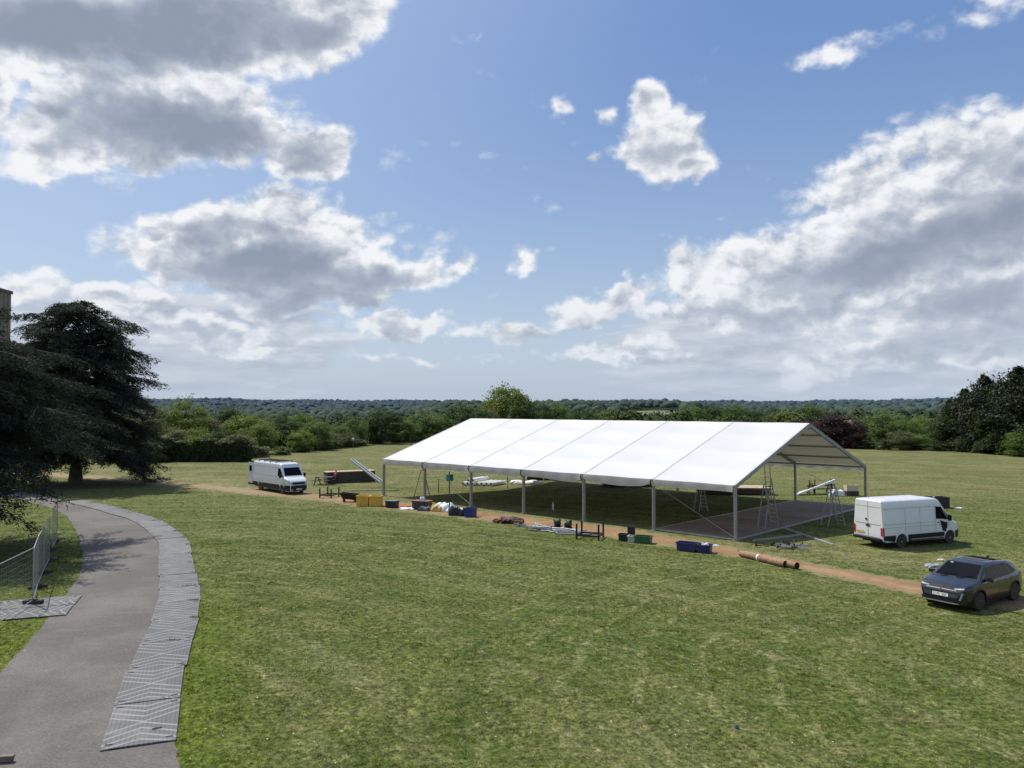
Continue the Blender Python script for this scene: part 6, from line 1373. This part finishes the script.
TREES = [
    ('bushy_tree', 'bright leafy green tree, leftmost of 3 behind the cedar end of the clipped hedge', -68.2, 150.0, 7.5, 8.6, 'bright', 'broad0', 'trees along the left of the field'),
    ('bushy_tree', 'bright leafy green tree, middle of 3 behind the cedar end of the clipped hedge', -64.4, 152.0, 9.6, 9.7, 'bright', 'broad1', 'trees along the left of the field'),
    ('bushy_tree', 'dull olive green tree, rightmost of 3 behind the cedar end of the clipped hedge', -61.7, 156.0, 5.9, 7.9, 'olive', 'broad2', 'trees along the left of the field'),
    ('broad_tree', 'dark green round tree, right of 2 behind the van end of the clipped hedge', -62.9, 172.0, 8.1, 9.1, 'dark', 'broad3', 'trees along the left of the field'),
    ('bushy_tree', 'bright leafy green tree behind the van end of the clipped hedge', -51.4, 150.0, 6.5, 9.3, 'bright', 'broad0', 'trees along the left of the field'),
    ('bushy_tree', 'dull olive green tree, leftmost of 3 behind the cedar end of the clipped hedge', -60.1, 125.0, 7.5, 8.6, 'olive', 'broad2', 'trees along the left of the field'),
    ('bushy_tree', 'dull olive green tree, middle of 3 behind the cedar end of the clipped hedge', -53.0, 122.0, 4.6, 6.1, 'olive', 'broad3', 'trees along the left of the field'),
    ('bushy_tree', 'bright leafy green tree, rightmost of 3 behind the cedar end of the clipped hedge', -48.8, 121.0, 4.7, 5.5, 'bright', 'broad1', 'trees along the left of the field'),
    ('broad_tree', 'dark green round tree, left of 2 behind the van end of the clipped hedge', -44.7, 119.0, 4.5, 4.6, 'dark', 'broad0', 'trees along the left of the field'),
    ('bushy_tree', 'dull olive green tree behind the van end of the clipped hedge', -41.8, 118.0, 3.8, 5.4, 'olive', 'broad2', 'trees along the left of the field'),
    ('bushy_tree', 'bright leafy green tree, left of 2 in the belt above the pale van', -41.4, 128.0, 5.3, 6.2, 'bright', 'broad3', 'trees along the left of the field'),
    ('broad_tree', 'dark green round tree in the belt above the pale van', -40.8, 138.0, 6.5, 5.7, 'dark', 'broad1', 'trees along the left of the field'),
    ('bushy_tree', 'bright leafy green tree, right of 2 in the belt above the pale van', -36.7, 134.0, 3.8, 5.2, 'bright', 'broad0', 'trees along the left of the field'),
    ('broad_tree', 'mid green tree, right of 2 in the belt above the pale van', -35.5, 140.0, 5.5, 6.4, 'green', 'broad2', 'trees along the left of the field'),
    ('bushy_tree', 'dull olive green tree in the belt above the pale van', -50.5, 160.0, 5.6, 7.3, 'olive', 'broad0', 'trees along the left of the field'),
    ('broad_tree', 'mid green tree, left of 2 in the belt above the pale van', -45.2, 165.0, 6.4, 7.6, 'green', 'broad3', 'trees along the left of the field'),
    ('broad_tree', 'mid green tree, left of 2 between pale van and marquee', -34.4, 152.0, 4.4, 6.6, 'green', 'broad0', 'trees along the left of the field'),
    ('broad_tree', 'mid green tree, right of 2 between pale van and marquee', -32.3, 158.0, 5.8, 5.8, 'green', 'broad1', 'trees along the left of the field'),
    ('broad_tree', 'dark green round tree between pale van and marquee', -27.7, 165.0, 7.5, 9.1, 'dark', 'broad2', 'trees along the left of the field'),
    ('bushy_tree', 'dull olive green tree, left of 2 between pale van and marquee', -34.4, 146.0, 3.1, 6.0, 'olive', 'broad3', 'trees along the left of the field'),
    ('bushy_tree', 'dull olive green tree, right of 2 between pale van and marquee', -32.2, 150.0, 3.0, 5.1, 'olive', 'broad1', 'trees along the left of the field'),
    ('broad_tree', 'mid green tree, left of 2 behind the far end of the marquee roof', -24.0, 172.0, 5.3, 7.9, 'green', 'broad3', 'trees along the left of the field'),
    ('broad_tree', 'mid green tree, right of 2 behind the far end of the marquee roof', -19.6, 180.0, 6.6, 13.6, 'green', 'broad0', 'trees behind the marquee'),
    ('broad_tree', 'dark green round tree behind the far end of the marquee roof', -13.8, 190.0, 8.4, 10.9, 'dark', 'broad1', 'trees behind the marquee'),
    ('broad_tree', 'dark green round tree, left of 2 behind the far half of the marquee ridge', -9.0, 205.0, 7.4, 10.3, 'dark', 'broad3', 'trees behind the marquee'),
    ('bushy_tree', 'bright leafy green tree behind the far half of the marquee ridge', -2.1, 235.0, 14.8, 15.1, 'bright', 'broad2', 'trees behind the marquee'),
    ('bushy_tree', 'dull olive green tree behind the far half of the marquee ridge', -7.6, 225.0, 7.9, 10.3, 'olive', 'broad0', 'trees behind the marquee'),
    ('broad_tree', 'dark green round tree, right of 2 behind the far half of the marquee ridge', 6.7, 235.0, 9.5, 12.9, 'dark', 'broad1', 'trees behind the marquee'),
    ('broad_tree', 'mid green tree behind the far half of the marquee ridge', 14.2, 250.0, 9.1, 12.6, 'green', 'broad3', 'trees behind the marquee'),
    ('broad_tree', 'dark green round tree, left of 2 behind the middle of the marquee ridge', 23.3, 265.0, 7.0, 14.6, 'dark', 'broad0', 'trees behind the marquee'),
    ('broad_tree', 'mid green tree, leftmost of 3 behind the middle of the marquee ridge', 34.0, 280.0, 6.8, 14.7, 'green', 'broad2', 'trees behind the marquee'),
    ('broad_tree', 'dark green round tree, right of 2 behind the middle of the marquee ridge', 45.0, 300.0, 7.0, 13.7, 'dark', 'broad3', 'trees behind the marquee'),
    ('broad_tree', 'mid green tree, middle of 3 behind the middle of the marquee ridge', 55.5, 300.0, 4.5, 15.1, 'green', 'broad1', 'trees behind the marquee'),
    ('broad_tree', 'mid green tree, rightmost of 3 behind the middle of the marquee ridge', 69.1, 300.0, 8.7, 15.8, 'green', 'broad0', 'trees behind the marquee'),
    ('broad_tree', 'dark green round tree, left of 2 behind the near half of the marquee ridge', 84.5, 320.0, 8.4, 17.6, 'dark', 'broad2', 'trees behind the marquee'),
    ('broad_tree', 'mid green tree behind the near half of the marquee ridge', 83.7, 290.0, 9.0, 11.9, 'green', 'broad3', 'trees behind the marquee'),
    ('broad_tree', 'dark green round tree, right of 2 behind the near half of the marquee ridge', 82.4, 260.0, 7.5, 16.1, 'dark', 'broad1', 'trees behind the marquee'),
    ('bushy_tree', 'bright leafy green tree behind the near half of the marquee ridge', 84.7, 240.0, 7.0, 10.4, 'bright', 'broad0', 'trees behind the marquee'),
    ('broad_tree', 'mid green tree by the marquee gable', 89.2, 230.0, 8.7, 12.1, 'green', 'broad2', 'trees right of the marquee'),
    ('copper_tree', 'dark copper-red tree, middle of 3 by the marquee gable', 62.0, 150.0, 6.5, 11.6, 'copper', 'broad3', 'trees right of the marquee'),
    ('copper_tree', 'dark copper-red tree, leftmost of 3 by the marquee gable', 60.0, 158.0, 5.4, 7.9, 'copper', 'broad1', 'trees right of the marquee'),
    ('copper_tree', 'dark copper-red tree, rightmost of 3 by the marquee gable', 64.2, 146.0, 5.1, 7.3, 'copper', 'broad0', 'trees right of the marquee'),
    ('broad_tree', 'mid green tree, leftmost of 4 between copper tree and conifers', 76.4, 158.0, 6.8, 9.8, 'green', 'broad1', 'trees right of the marquee'),
    ('broad_tree', 'dark green round tree by the marquee gable', 75.9, 165.0, 6.0, 6.8, 'dark', 'broad2', 'trees right of the marquee'),
    ('bushy_tree', 'bright leafy green tree between copper tree and conifers', 98.1, 185.0, 5.7, 7.2, 'bright', 'broad3', 'trees right of the marquee'),
    ('broad_tree', 'mid green tree, second of 4 between copper tree and conifers', 91.5, 180.0, 5.2, 8.2, 'green', 'broad0', 'trees right of the marquee'),
    ('broad_tree', 'mid green tree, third of 4 between copper tree and conifers', 74.0, 142.0, 3.0, 7.1, 'green', 'broad2', 'trees right of the marquee'),
    ('broad_tree', 'mid green tree, rightmost of 4 between copper tree and conifers', 96.4, 175.0, 5.3, 8.0, 'green', 'broad1', 'trees right of the marquee'),
    ('bushy_tree', 'dull olive green tree between copper tree and conifers', 70.2, 140.0, 3.6, 5.4, 'olive', 'broad3', 'trees right of the marquee'),
    ('conifer_tree', 'tall dark conifer, leftmost of 8 in the dark conifer clump', 80.4, 142.0, 9.5, 8.1, 'conifer', 'conifer0', 'trees right of the marquee'),
    ('conifer_tree', 'tall dark conifer, second of 8 in the dark conifer clump', 81.0, 138.0, 11.5, 11.4, 'conifer', 'conifer3', 'trees right of the marquee'),
    ('conifer_tree', 'tall dark conifer, fourth of 8 in the dark conifer clump', 82.7, 135.0, 14.0, 13.5, 'conifer', 'conifer1', 'trees right of the marquee'),
    ('conifer_tree', 'tall dark conifer, fifth of 8 in the dark conifer clump', 83.8, 132.0, 13.3, 13.9, 'conifer', 'broad1', 'trees right of the marquee'),
    ('conifer_tree', 'tall dark conifer, sixth of 8 in the dark conifer clump', 85.3, 130.0, 15.2, 15.6, 'conifer', 'conifer2', 'trees right of the marquee'),
    ('conifer_tree', 'tall dark conifer, seventh of 8 in the dark conifer clump', 84.7, 127.0, 12.8, 14.5, 'conifer', 'broad3', 'trees right of the marquee'),
    ('conifer_tree', 'tall dark conifer, rightmost of 8 in the dark conifer clump', 87.9, 126.0, 14.7, 14.4, 'conifer', 'conifer0', 'trees right of the marquee'),
    ('conifer_tree', 'tall dark conifer, third of 8 in the dark conifer clump', 82.2, 137.0, 10.1, 11.7, 'conifer', 'broad0', 'trees right of the marquee'),
    ('broad_tree', 'dark green round tree, leftmost of 3 in the dark conifer clump', 78.3, 139.0, 6.3, 6.4, 'dark', 'broad2', 'trees right of the marquee'),
    ('broad_tree', 'dark green round tree, middle of 3 in the dark conifer clump', 80.7, 128.0, 8.0, 8.2, 'dark', 'broad0', 'trees right of the marquee'),
    ('broad_tree', 'mid green tree in the dark conifer clump', 80.1, 121.0, 4.1, 6.1, 'green', 'broad3', 'trees right of the marquee'),
    ('broad_tree', 'dark green round tree, rightmost of 3 in the dark conifer clump', 83.4, 120.0, 6.6, 8.2, 'dark', 'broad1', 'trees right of the marquee'),
]
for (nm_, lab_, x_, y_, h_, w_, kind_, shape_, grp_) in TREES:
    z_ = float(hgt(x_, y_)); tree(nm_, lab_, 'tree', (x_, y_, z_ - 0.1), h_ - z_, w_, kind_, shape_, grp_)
SHRUBS = [
    ('shrub', 'low dark shrub, left of 2 between copper tree and conifers', 67.35, 140.07, 1.9, 3.0, 'dark', 'shrub0', 'shrubs at the field edge'),
    ('shrub', 'low rounded green bush between copper tree and conifers', 72.05, 140.07, 1.7, 4.2, 'hedge', 'shrub1', 'shrubs at the field edge'),
    ('shrub', 'low dark shrub, right of 2 between copper tree and conifers', 74.62, 136.81, 2.0, 2.8, 'dark', 'shrub2', 'shrubs at the field edge'),
    ('shrub', 'low olive shrub, left of 2 in the dark conifer clump', 77.45, 136.81, 1.5, 3.3, 'olive', 'shrub0', 'shrubs at the field edge'),
    ('shrub', 'low dark shrub, left of 2 in the dark conifer clump', 78.28, 133.71, 2.4, 3.6, 'dark', 'shrub1', 'shrubs at the field edge'),
    ('shrub', 'low dark shrub, right of 2 in the dark conifer clump', 80.77, 130.74, 2.1, 2.7, 'dark', 'shrub2', 'shrubs at the field edge'),
    ('shrub', 'low mid green shrub in the dark conifer clump', 80.89, 125.19, 2.6, 5.8, 'green', 'shrub0', 'shrubs at the field edge'),
    ('shrub', 'low rounded green bush by the marquee gable', 66.02, 143.48, 1.4, 3.9, 'hedge', 'shrub1', 'shrubs at the field edge'),
    ('shrub', 'low dark shrub by the marquee gable', 63.49, 147.06, 1.0, 4.8, 'dark', 'shrub2', 'shrubs at the field edge'),
    ('shrub', 'low olive shrub, right of 2 in the dark conifer clump', 78.74, 130.74, 1.2, 2.5, 'olive', 'shrub0', 'shrubs at the field edge'),
    ('shrub', 'low olive shrub, left of 2 in the belt above the pale van', -39.41, 120.09, 1.8, 4.2, 'olive', 'shrub1', 'shrubs at the field edge'),
    ('shrub', 'low mid green shrub in the belt above the pale van', -37.37, 125.19, 1.4, 3.4, 'green', 'shrub2', 'shrubs at the field edge'),
    ('shrub', 'low dark shrub in the belt above the pale van', -36.98, 133.71, 1.6, 4.7, 'dark', 'shrub0', 'shrubs at the field edge'),
    ('shrub', 'low olive shrub, right of 2 in the belt above the pale van', -35.12, 140.07, 1.0, 4.6, 'olive', 'shrub1', 'shrubs at the field edge'),
    ('shrub', 'low olive shrub between pale van and marquee', -32.42, 154.79, 1.9, 7.2, 'olive', 'shrub2', 'shrubs at the field edge'),
    ('shrub', 'low mid green shrub between pale van and marquee', -33.75, 143.48, 1.8, 3.9, 'green', 'shrub0', 'shrubs at the field edge'),
    ('shrub', 'low rounded green bush, left of 2 between pale van and marquee', -30.41, 168.03, 1.6, 5.9, 'hedge', 'shrub1', 'shrubs at the field edge'),
    ('shrub', 'low rounded green bush, right of 2 between pale van and marquee', -26.84, 172.97, 1.6, 7.1, 'hedge', 'shrub2', 'shrubs at the field edge'),
    ('shrub', 'low dark shrub behind the far end of the marquee roof', -23.04, 178.2, 1.5, 6.3, 'dark', 'shrub0', 'shrubs at the field edge'),
    ('shrub', 'low rounded green bush behind the far end of the marquee roof', -19.96, 183.76, 1.2, 6.0, 'hedge', 'shrub1', 'shrubs at the field edge'),
    ('shrub', 'low dark shrub behind the cedar end of the clipped hedge', -50.97, 108.99, 3.3, 5.9, 'dark', 'shrub2', 'shrubs at the field edge'),
    ('shrub', 'low dark shrub behind the van end of the clipped hedge', -41.36, 117.69, 2.9, 3.5, 'dark', 'shrub0', 'shrubs at the field edge'),
]
for (nm_, lab_, x_, y_, h_, w_, kind_, shape_, grp_) in SHRUBS:
    tree(nm_, lab_, 'shrub', (x_, y_, -0.05), h_, w_, kind_, shape_, grp_)
# ------------------------------------------------------------------ the low clipped hedge on the left
def box_hedge():
    t = thing('clipped_hedge', 'long dark clipped hedge with a flat top in front of the trees', 'hedge', (-44.8, 110.5, 0), -0.03)
    rg = np.random.default_rng(5); n = 15000; L, D, Hh = 14.5, 2.6, 2.7
    u = rg.uniform(-1, 1, (n, 3)); ax = rg.choice(3, n, p=[0.12, 0.40, 0.48]); sgn = np.where(rg.random(n) < 0.5, -1, 1.0)
    sgn = np.where(ax == 2, 1, sgn)
    for k in range(3): u[ax == k, k] = sgn[ax == k]
    lo = np.sin(u[:, 0] * 9) * 0.10 + np.sin(u[:, 0] * 23 + 1) * 0.06
    C = np.c_[u[:, 0] * L / 2, u[:, 1] * D / 2, (u[:, 2] + 1) / 2 * Hh * (1 + lo * (u[:, 2] > 0))] + rg.normal(0, 0.11, (n, 3)); C[:, 2] = np.maximum(C[:, 2], 0.1)
    end = np.clip((np.abs(u[:, 0]) - 0.9) / 0.1, 0, 1); C[:, 2] *= 1 - 0.28 * end ** 2; C[:, 1] *= 1 - 0.3 * end ** 2
    N = np.zeros((n, 3)); N[np.arange(n), ax] = sgn; V, F = quads(C, N + rg.normal(0, 0.5, (n, 3)), 0.17 * rg.uniform(0.6, 1.3, n), 0.6, rg)
    np_mesh('foliage', V, F, LM['hedge'], t, np.repeat(np.clip(rg.normal(0.4, 0.22, n), 0, 1)[:, None], 3, 1))
    mb = MB(); [mb.path([(x, 0, 0), (x + 0.1, 0.05, 1.0), (x + 0.2, 0, 2.2)], [0.09, 0.07, 0.03], 6) for x in np.linspace(-6.8, 6.8, 12)]; mb.box((0, 0, 1.1), (L - 0.8, D - 0.9, 2.0)); mb.build('inner_stems', M['under'], t)
box_hedge()
# ------------------------------------------------------------------ the two dark cedars on the left, boughs in flat tiers with hanging tips
def cedar(name, label, loc, H, spec, seed, trunk_r, leaf, per, rz=0.0):
    """spec: list of (z, azimuth deg, length, lift, droop) boughs"""
    t = thing(name, label, 'tree', loc, rz); rg = np.random.default_rng(seed); rr = random.Random(seed)
    mb = MB(); pts = [(0.25 * math.sin(k * 1.1) * k / 8, 0.2 * math.cos(k * 0.8) * k / 8, H * 0.97 * k / 10) for k in range(11)]
    mb.path(pts, [trunk_r * (1.3 if k == 0 else max(0.05, 1 - 0.97 * k / 10)) for k in range(11)], 10); mb.build('trunk', M['bark'], t, smooth=50)
    C = []; N = []; T = []; U = []; bm_ = MB()
    for (z, az, L, lift, droop) in spec:
        a = R(az); d = np.array([math.cos(a), math.sin(a), 0]); sd = np.array([-math.sin(a), math.cos(a), 0]); tn = rg.uniform(0, 1)
        line = [np.array([0, 0, z]) + d * L * u + np.array([0, 0, L * (lift * u - droop * u ** 2.2)]) + sd * L * 0.06 * math.sin(u * 4 + az) for u in np.linspace(0, 1, 9)]
        bm_.path([tuple(p) for p in line], [max(0.015, 0.045 * L / 3 * (1 - 0.9 * u)) for u in np.linspace(0, 1, 9)], 5)
        nsub = max(7, int(L * 2.6))
        for k in range(nsub):
            u = 0.16 + 0.84 * (k + rg.uniform(0, 1)) / nsub; i = min(7, int(u * 8)); f = u * 8 - i; p = line[i] * (1 - f) + line[i + 1] * f
            s = 1 if k % 2 else -1; sl = L * (0.34 * (1 - u) + 0.10) * rg.uniform(0.6, 1.25); ang = rg.uniform(0.5, 1.15); sdir = d * math.cos(ang) + sd * s * math.sin(ang)
            if k == nsub - 1: sdir = d; sl = L * 0.16
            tip = p + sdir * sl + np.array([0, 0, -sl * rg.uniform(0.12, 0.45)])
            bm_.path([tuple(p), tuple((p + tip) / 2 + np.array([0, 0, sl * 0.05])), tuple(tip)], [0.022, 0.014, 0.006], 4)
            # sprays: hanging tufts of needles along the side shoot
            ntf = max(3, int(sl * 5.5))
            for q in range(ntf):
                v = (q + 0.6) / ntf; c = p + (tip - p) * v + np.array([0, 0, sl * 0.1 * v * (1 - v)])
                m = per; o = rg.normal(0, 1, (m, 3)) * np.array([0.17, 0.17, 0.07]) ; o[:, 2] -= np.abs(rg.normal(0, 0.26, m))
                C.append(c + o); N.append(rg.normal(0, 0.6, (m, 3)) + np.array([0, 0, 0.8])); U.append(np.tile(sdir, (m, 1)) + rg.normal(0, 0.6, (m, 3)) + np.array([0, 0, -0.35]))
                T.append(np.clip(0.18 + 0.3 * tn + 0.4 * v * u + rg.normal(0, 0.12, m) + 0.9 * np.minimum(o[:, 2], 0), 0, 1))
    C = np.concatenate(C); N = np.concatenate(N); U = np.concatenate(U); T = np.concatenate(T)
    ok = C[:, 2] > 0.15; C, N, U, T = C[ok], N[ok], U[ok], T[ok]
    n = len(C); U /= np.linalg.norm(U, axis=1)[:, None]; W = np.cross(U, N); W /= np.linalg.norm(W, axis=1)[:, None] + 1e-9
    s = leaf * rg.uniform(0.6, 1.35, n)[:, None]; V = np.stack([C - U * s, C - W * s * 0.2, C + U * s, C + W * s * 0.2], 1).reshape(-1, 3)
    np_mesh('crown', V, np.arange(4 * n).reshape(-1, 4), LM['cedar'], t, np.repeat(T[:, None], 3, 1))
    bm_.build('bough', M['dark_bark'], t)
    return n
def cedar_spec(seed, H, zlo, nb, length, lift0=0.22, droop=0.34, sector=None):
    rg = random.Random(seed); out = []
    for k in range(nb):
        f = (k + rg.random()) / nb; z = zlo + (H - zlo) * f; az = k * 137.508 + rg.uniform(-18, 18)
        out.append((z, az, length(f) * rg.uniform(0.72, 1.10), lift0 * rg.uniform(-0.1, 1.7) + 0.25 * f, droop * rg.uniform(0.7, 1.3)))
    return out
spA = cedar_spec(3, 18.2, 2.6, 150, lambda f: 7.4 * (1 - f ** 4.6) ** 0.72 * (0.94 + 0.06 * min(1, f * 4)) + 0.8, 0.34, 0.58)
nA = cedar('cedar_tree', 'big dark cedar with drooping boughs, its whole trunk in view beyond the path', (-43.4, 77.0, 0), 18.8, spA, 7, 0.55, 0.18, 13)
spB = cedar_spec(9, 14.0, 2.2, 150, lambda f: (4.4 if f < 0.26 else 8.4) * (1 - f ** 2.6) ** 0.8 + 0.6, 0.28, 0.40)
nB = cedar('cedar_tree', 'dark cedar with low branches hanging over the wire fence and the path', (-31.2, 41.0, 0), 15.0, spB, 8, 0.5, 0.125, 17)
# ------------------------------------------------------------------ building behind the cedars, house behind the copper beech
def tower():
    t = thing('tower_block', 'tall plain brown-grey building block rising behind the cedars', 'building', (-90.0, 121, 0.7), 0.12)
    mb = MB(); mb.box((0, 0, 12.9), (15, 12, 25.8)); mb.build('wall', mat('brown_concrete', (0.25, 0.21, 0.16), 0.8, 0, 0.15, 0.8, 0.2, 6), t)
    mb = MB(); mb.box((0, 0, 26.05), (15.4, 12.4, 0.5)); mb.build('roof', mat('roof_edge', (0.12, 0.11, 0.10), 0.8), t)
    gm = mat('louvre_dark', (0.07, 0.065, 0.06), 0.6)
    for zf in range(8):
        for k in range(5):
            f = MB(); f.box((-5.6 + 2.8 * k, -6.03, 2.2 + 3.05 * zf), (1.7, 0.10, 1.7)); w = f.build('window', gm, t)
            p = MB(); p.box((-5.6 + 2.8 * k, -6.095, 2.2 + 3.05 * zf), (1.45, 0.03, 1.45)); p.build('pane', M['glass'], w)
    mb = MB(); [mb.box((7.53, -5 + 1.25 * k, 12.9), (0.06, 0.12, 25.6)) for k in range(9)]; [mb.box((-7 + 1.4 * k, -6.04, 12.9), (0.14, 0.08, 25.6)) for k in range(11)]; mb.build('wall_rib', mat('rib', (0.13, 0.115, 0.10), 0.8), t)
tower()
def house(label, loc, rz, w, d, h):
    t = thing('house', label, 'house', loc, rz); mb = MB(); mb.box((0, 0, h / 2), (w, d, h)); mb.build('wall', mat('house_render', (0.50, 0.46, 0.40), 0.8), t)
    mb = MB(); mb.add([(-w / 2 - 0.3, -d / 2 - 0.4, h), (w / 2 + 0.3, -d / 2 - 0.4, h), (w / 2 + 0.3, d / 2 + 0.4, h), (-w / 2 - 0.3, d / 2 + 0.4, h), (-w / 2 - 0.3, 0, h + d * 0.38), (w / 2 + 0.3, 0, h + d * 0.38)], [(0, 1, 5, 4), (2, 3, 4, 5), (0, 4, 3), (1, 2, 5), (0, 3, 2, 1)]); rf = mb.build('roof', mat('clay_tiles', (0.26, 0.16, 0.12), 0.8, 0, 0.25, 2), t)
    mb = MB(); mb.box((w * 0.3, 0, h + d * 0.40), (0.7, 0.7, 1.8)); mb.build('chimney', mat('brick', (0.24, 0.12, 0.09), 0.85), rf)
    for x in (-0.3, 0, 0.3):
        f = MB(); f.box((x * w, -d / 2 - 0.02, h * 0.62), (1.3, 0.06, 1.2)); wi = f.build('window', M['plate_white'], t); p = MB(); p.box((x * w, -d / 2 - 0.056, h * 0.62), (1.1, 0.02, 1.0)); p.build('pane', M['glass'], wi)
house('house with a clay tiled roof half hidden behind the copper-leaved tree', (85.5, 190, -1.2), 0.25, 8, 6.5, 3.4)
# ------------------------------------------------------------------ far woods on the hills, as one mass
def far_woods():
    rg = np.random.default_rng(77); P = []; Rr = []
    for r0, r1, n, cr in ((235, 420, 900, 4.2), (420, 760, 2300, 5.0), (760, 1250, 3600, 6.2), (1250, 2450, 15000, 6.0)):
        r = np.sqrt(rg.uniform(r0 ** 2, r1 ** 2, n)); a = rg.uniform(R(-41), R(41), n); P.append(np.c_[r * np.sin(a), r * np.cos(a)]); Rr.append(cr * rg.uniform(0.65, 1.35, n))
    P = np.concatenate(P); Rr = np.concatenate(Rr); u = P[:, 0] / P[:, 1]; r = np.hypot(*P.T)
    ok = ~((u > 0.150) & (u < 0.224) & (r > 640) & (r < 990)); ok &= ~((u > -0.205) & (u < -0.095) & (r > 400) & (r < 645))
    P, Rr, r, u = P[ok], Rr[ok], r[ok], u[ok]
    Zb = hgt(P[:, 0], P[:, 1]); hz = np.where(r > 900, rg.uniform(0.92, 1.16, len(P)), rg.uniform(0.85, 1.35, len(P))); tone = rg.uniform(0, 1, len(P))
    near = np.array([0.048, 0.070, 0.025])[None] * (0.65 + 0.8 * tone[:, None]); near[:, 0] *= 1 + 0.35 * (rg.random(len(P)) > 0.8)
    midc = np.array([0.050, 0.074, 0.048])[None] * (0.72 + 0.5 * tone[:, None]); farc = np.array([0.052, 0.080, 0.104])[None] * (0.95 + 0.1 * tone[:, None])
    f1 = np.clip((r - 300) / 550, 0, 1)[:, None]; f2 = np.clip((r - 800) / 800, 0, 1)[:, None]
    tcol = (near * (1 - f1) + midc * f1) * (1 - f2) + farc * f2  # haze of distance painted into the tree colours, bluer with range
    # nearer ones in leaf clumps, the far canopy as lumpy domes
    cl = np.where(r < 760)[0]; k = np.repeat(cl, np.where(r[cl] < 420, 130, 80)); n = len(k)
    d = rg.normal(0, 1, (n, 3)); d /= np.linalg.norm(d, axis=1)[:, None]; d[:, 2] = np.abs(d[:, 2]) - 0.15
    lob = 1 + 0.25 * np.sin(d[:, 0] * 5 + k) * np.sin(d[:, 1] * 6 + k * 1.7); vh = np.minimum(Rr, 6.0 + 0.25 * Rr)
    C = np.c_[P[k, 0] + d[:, 0] * Rr[k] * lob, P[k, 1] + d[:, 1] * Rr[k] * lob, Zb[k] + vh[k] * (0.75 * hz[k] + d[:, 2] * 0.85 * hz[k] * lob)]
    V1, F1 = quads(C, d + rg.normal(0, 0.35, (n, 3)) + np.array([0, 0, 0.3]), Rr[k] * np.where(r[k] < 420, 0.12, 0.16) * rg.uniform(0.7, 1.3, n), 0.7, rg)
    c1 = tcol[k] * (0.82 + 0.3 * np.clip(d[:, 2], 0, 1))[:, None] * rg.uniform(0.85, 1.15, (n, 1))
    dm = np.where(r >= 420)[0]; na, nr = 11, 5; ph = np.linspace(0, 2 * np.pi, na, endpoint=False); th = np.linspace(0.06, math.pi * 0.60, nr)
    dx = np.sin(th)[:, None] * np.cos(ph)[None]; dy = np.sin(th)[:, None] * np.sin(ph)[None]; dz = np.repeat(np.cos(th)[:, None], na, 1)
    s1, s2 = rg.uniform(0, 6, (2, len(dm), 1, 1)); bump = 1 + 0.13 * np.sin(dx[None] * 4 + s1) * np.cos(dy[None] * 4 + s2) + rg.normal(0, 0.05, (len(dm), nr, na))
    sc = np.where(r[dm] < 760, 0.86, 1.0)[:, None, None]; R1 = Rr[dm][:, None, None] * sc; vh1 = vh[dm][:, None, None] * sc
    V2 = np.stack([P[dm, 0][:, None, None] + dx[None] * R1 * bump, P[dm, 1][:, None, None] + dy[None] * R1 * bump, Zb[dm][:, None, None] + vh1 * hz[dm][:, None, None] * (0.72 + 0.8 * dz[None] * bump)], -1).reshape(-1, 3)
    i, j = np.meshgrid(np.arange(nr - 1), np.arange(na), indexing='ij'); q = np.stack([i * na + j, (i + 1) * na + j, (i + 1) * na + (j + 1) % na, i * na + (j + 1) % na], -1).reshape(-1, 4)
    F2 = (q[None] + (np.arange(len(dm)) * nr * na)[:, None, None]).reshape(-1, 4)
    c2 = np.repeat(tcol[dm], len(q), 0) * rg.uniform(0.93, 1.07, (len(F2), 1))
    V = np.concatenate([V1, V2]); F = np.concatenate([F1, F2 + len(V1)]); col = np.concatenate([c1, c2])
    m_ = bpy.data.materials.new('far_wood_leaves'); m_.use_nodes = True; g = Nodes(m_.node_tree); b = m_.node_tree.nodes['Principled BSDF']
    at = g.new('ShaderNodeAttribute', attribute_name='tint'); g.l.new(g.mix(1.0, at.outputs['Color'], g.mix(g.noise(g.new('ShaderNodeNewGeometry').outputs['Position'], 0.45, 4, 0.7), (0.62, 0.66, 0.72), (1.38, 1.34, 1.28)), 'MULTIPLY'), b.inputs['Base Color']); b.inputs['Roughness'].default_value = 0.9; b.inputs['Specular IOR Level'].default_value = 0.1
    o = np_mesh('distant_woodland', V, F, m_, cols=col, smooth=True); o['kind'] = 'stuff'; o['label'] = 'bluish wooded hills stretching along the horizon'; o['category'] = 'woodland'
far_woods()
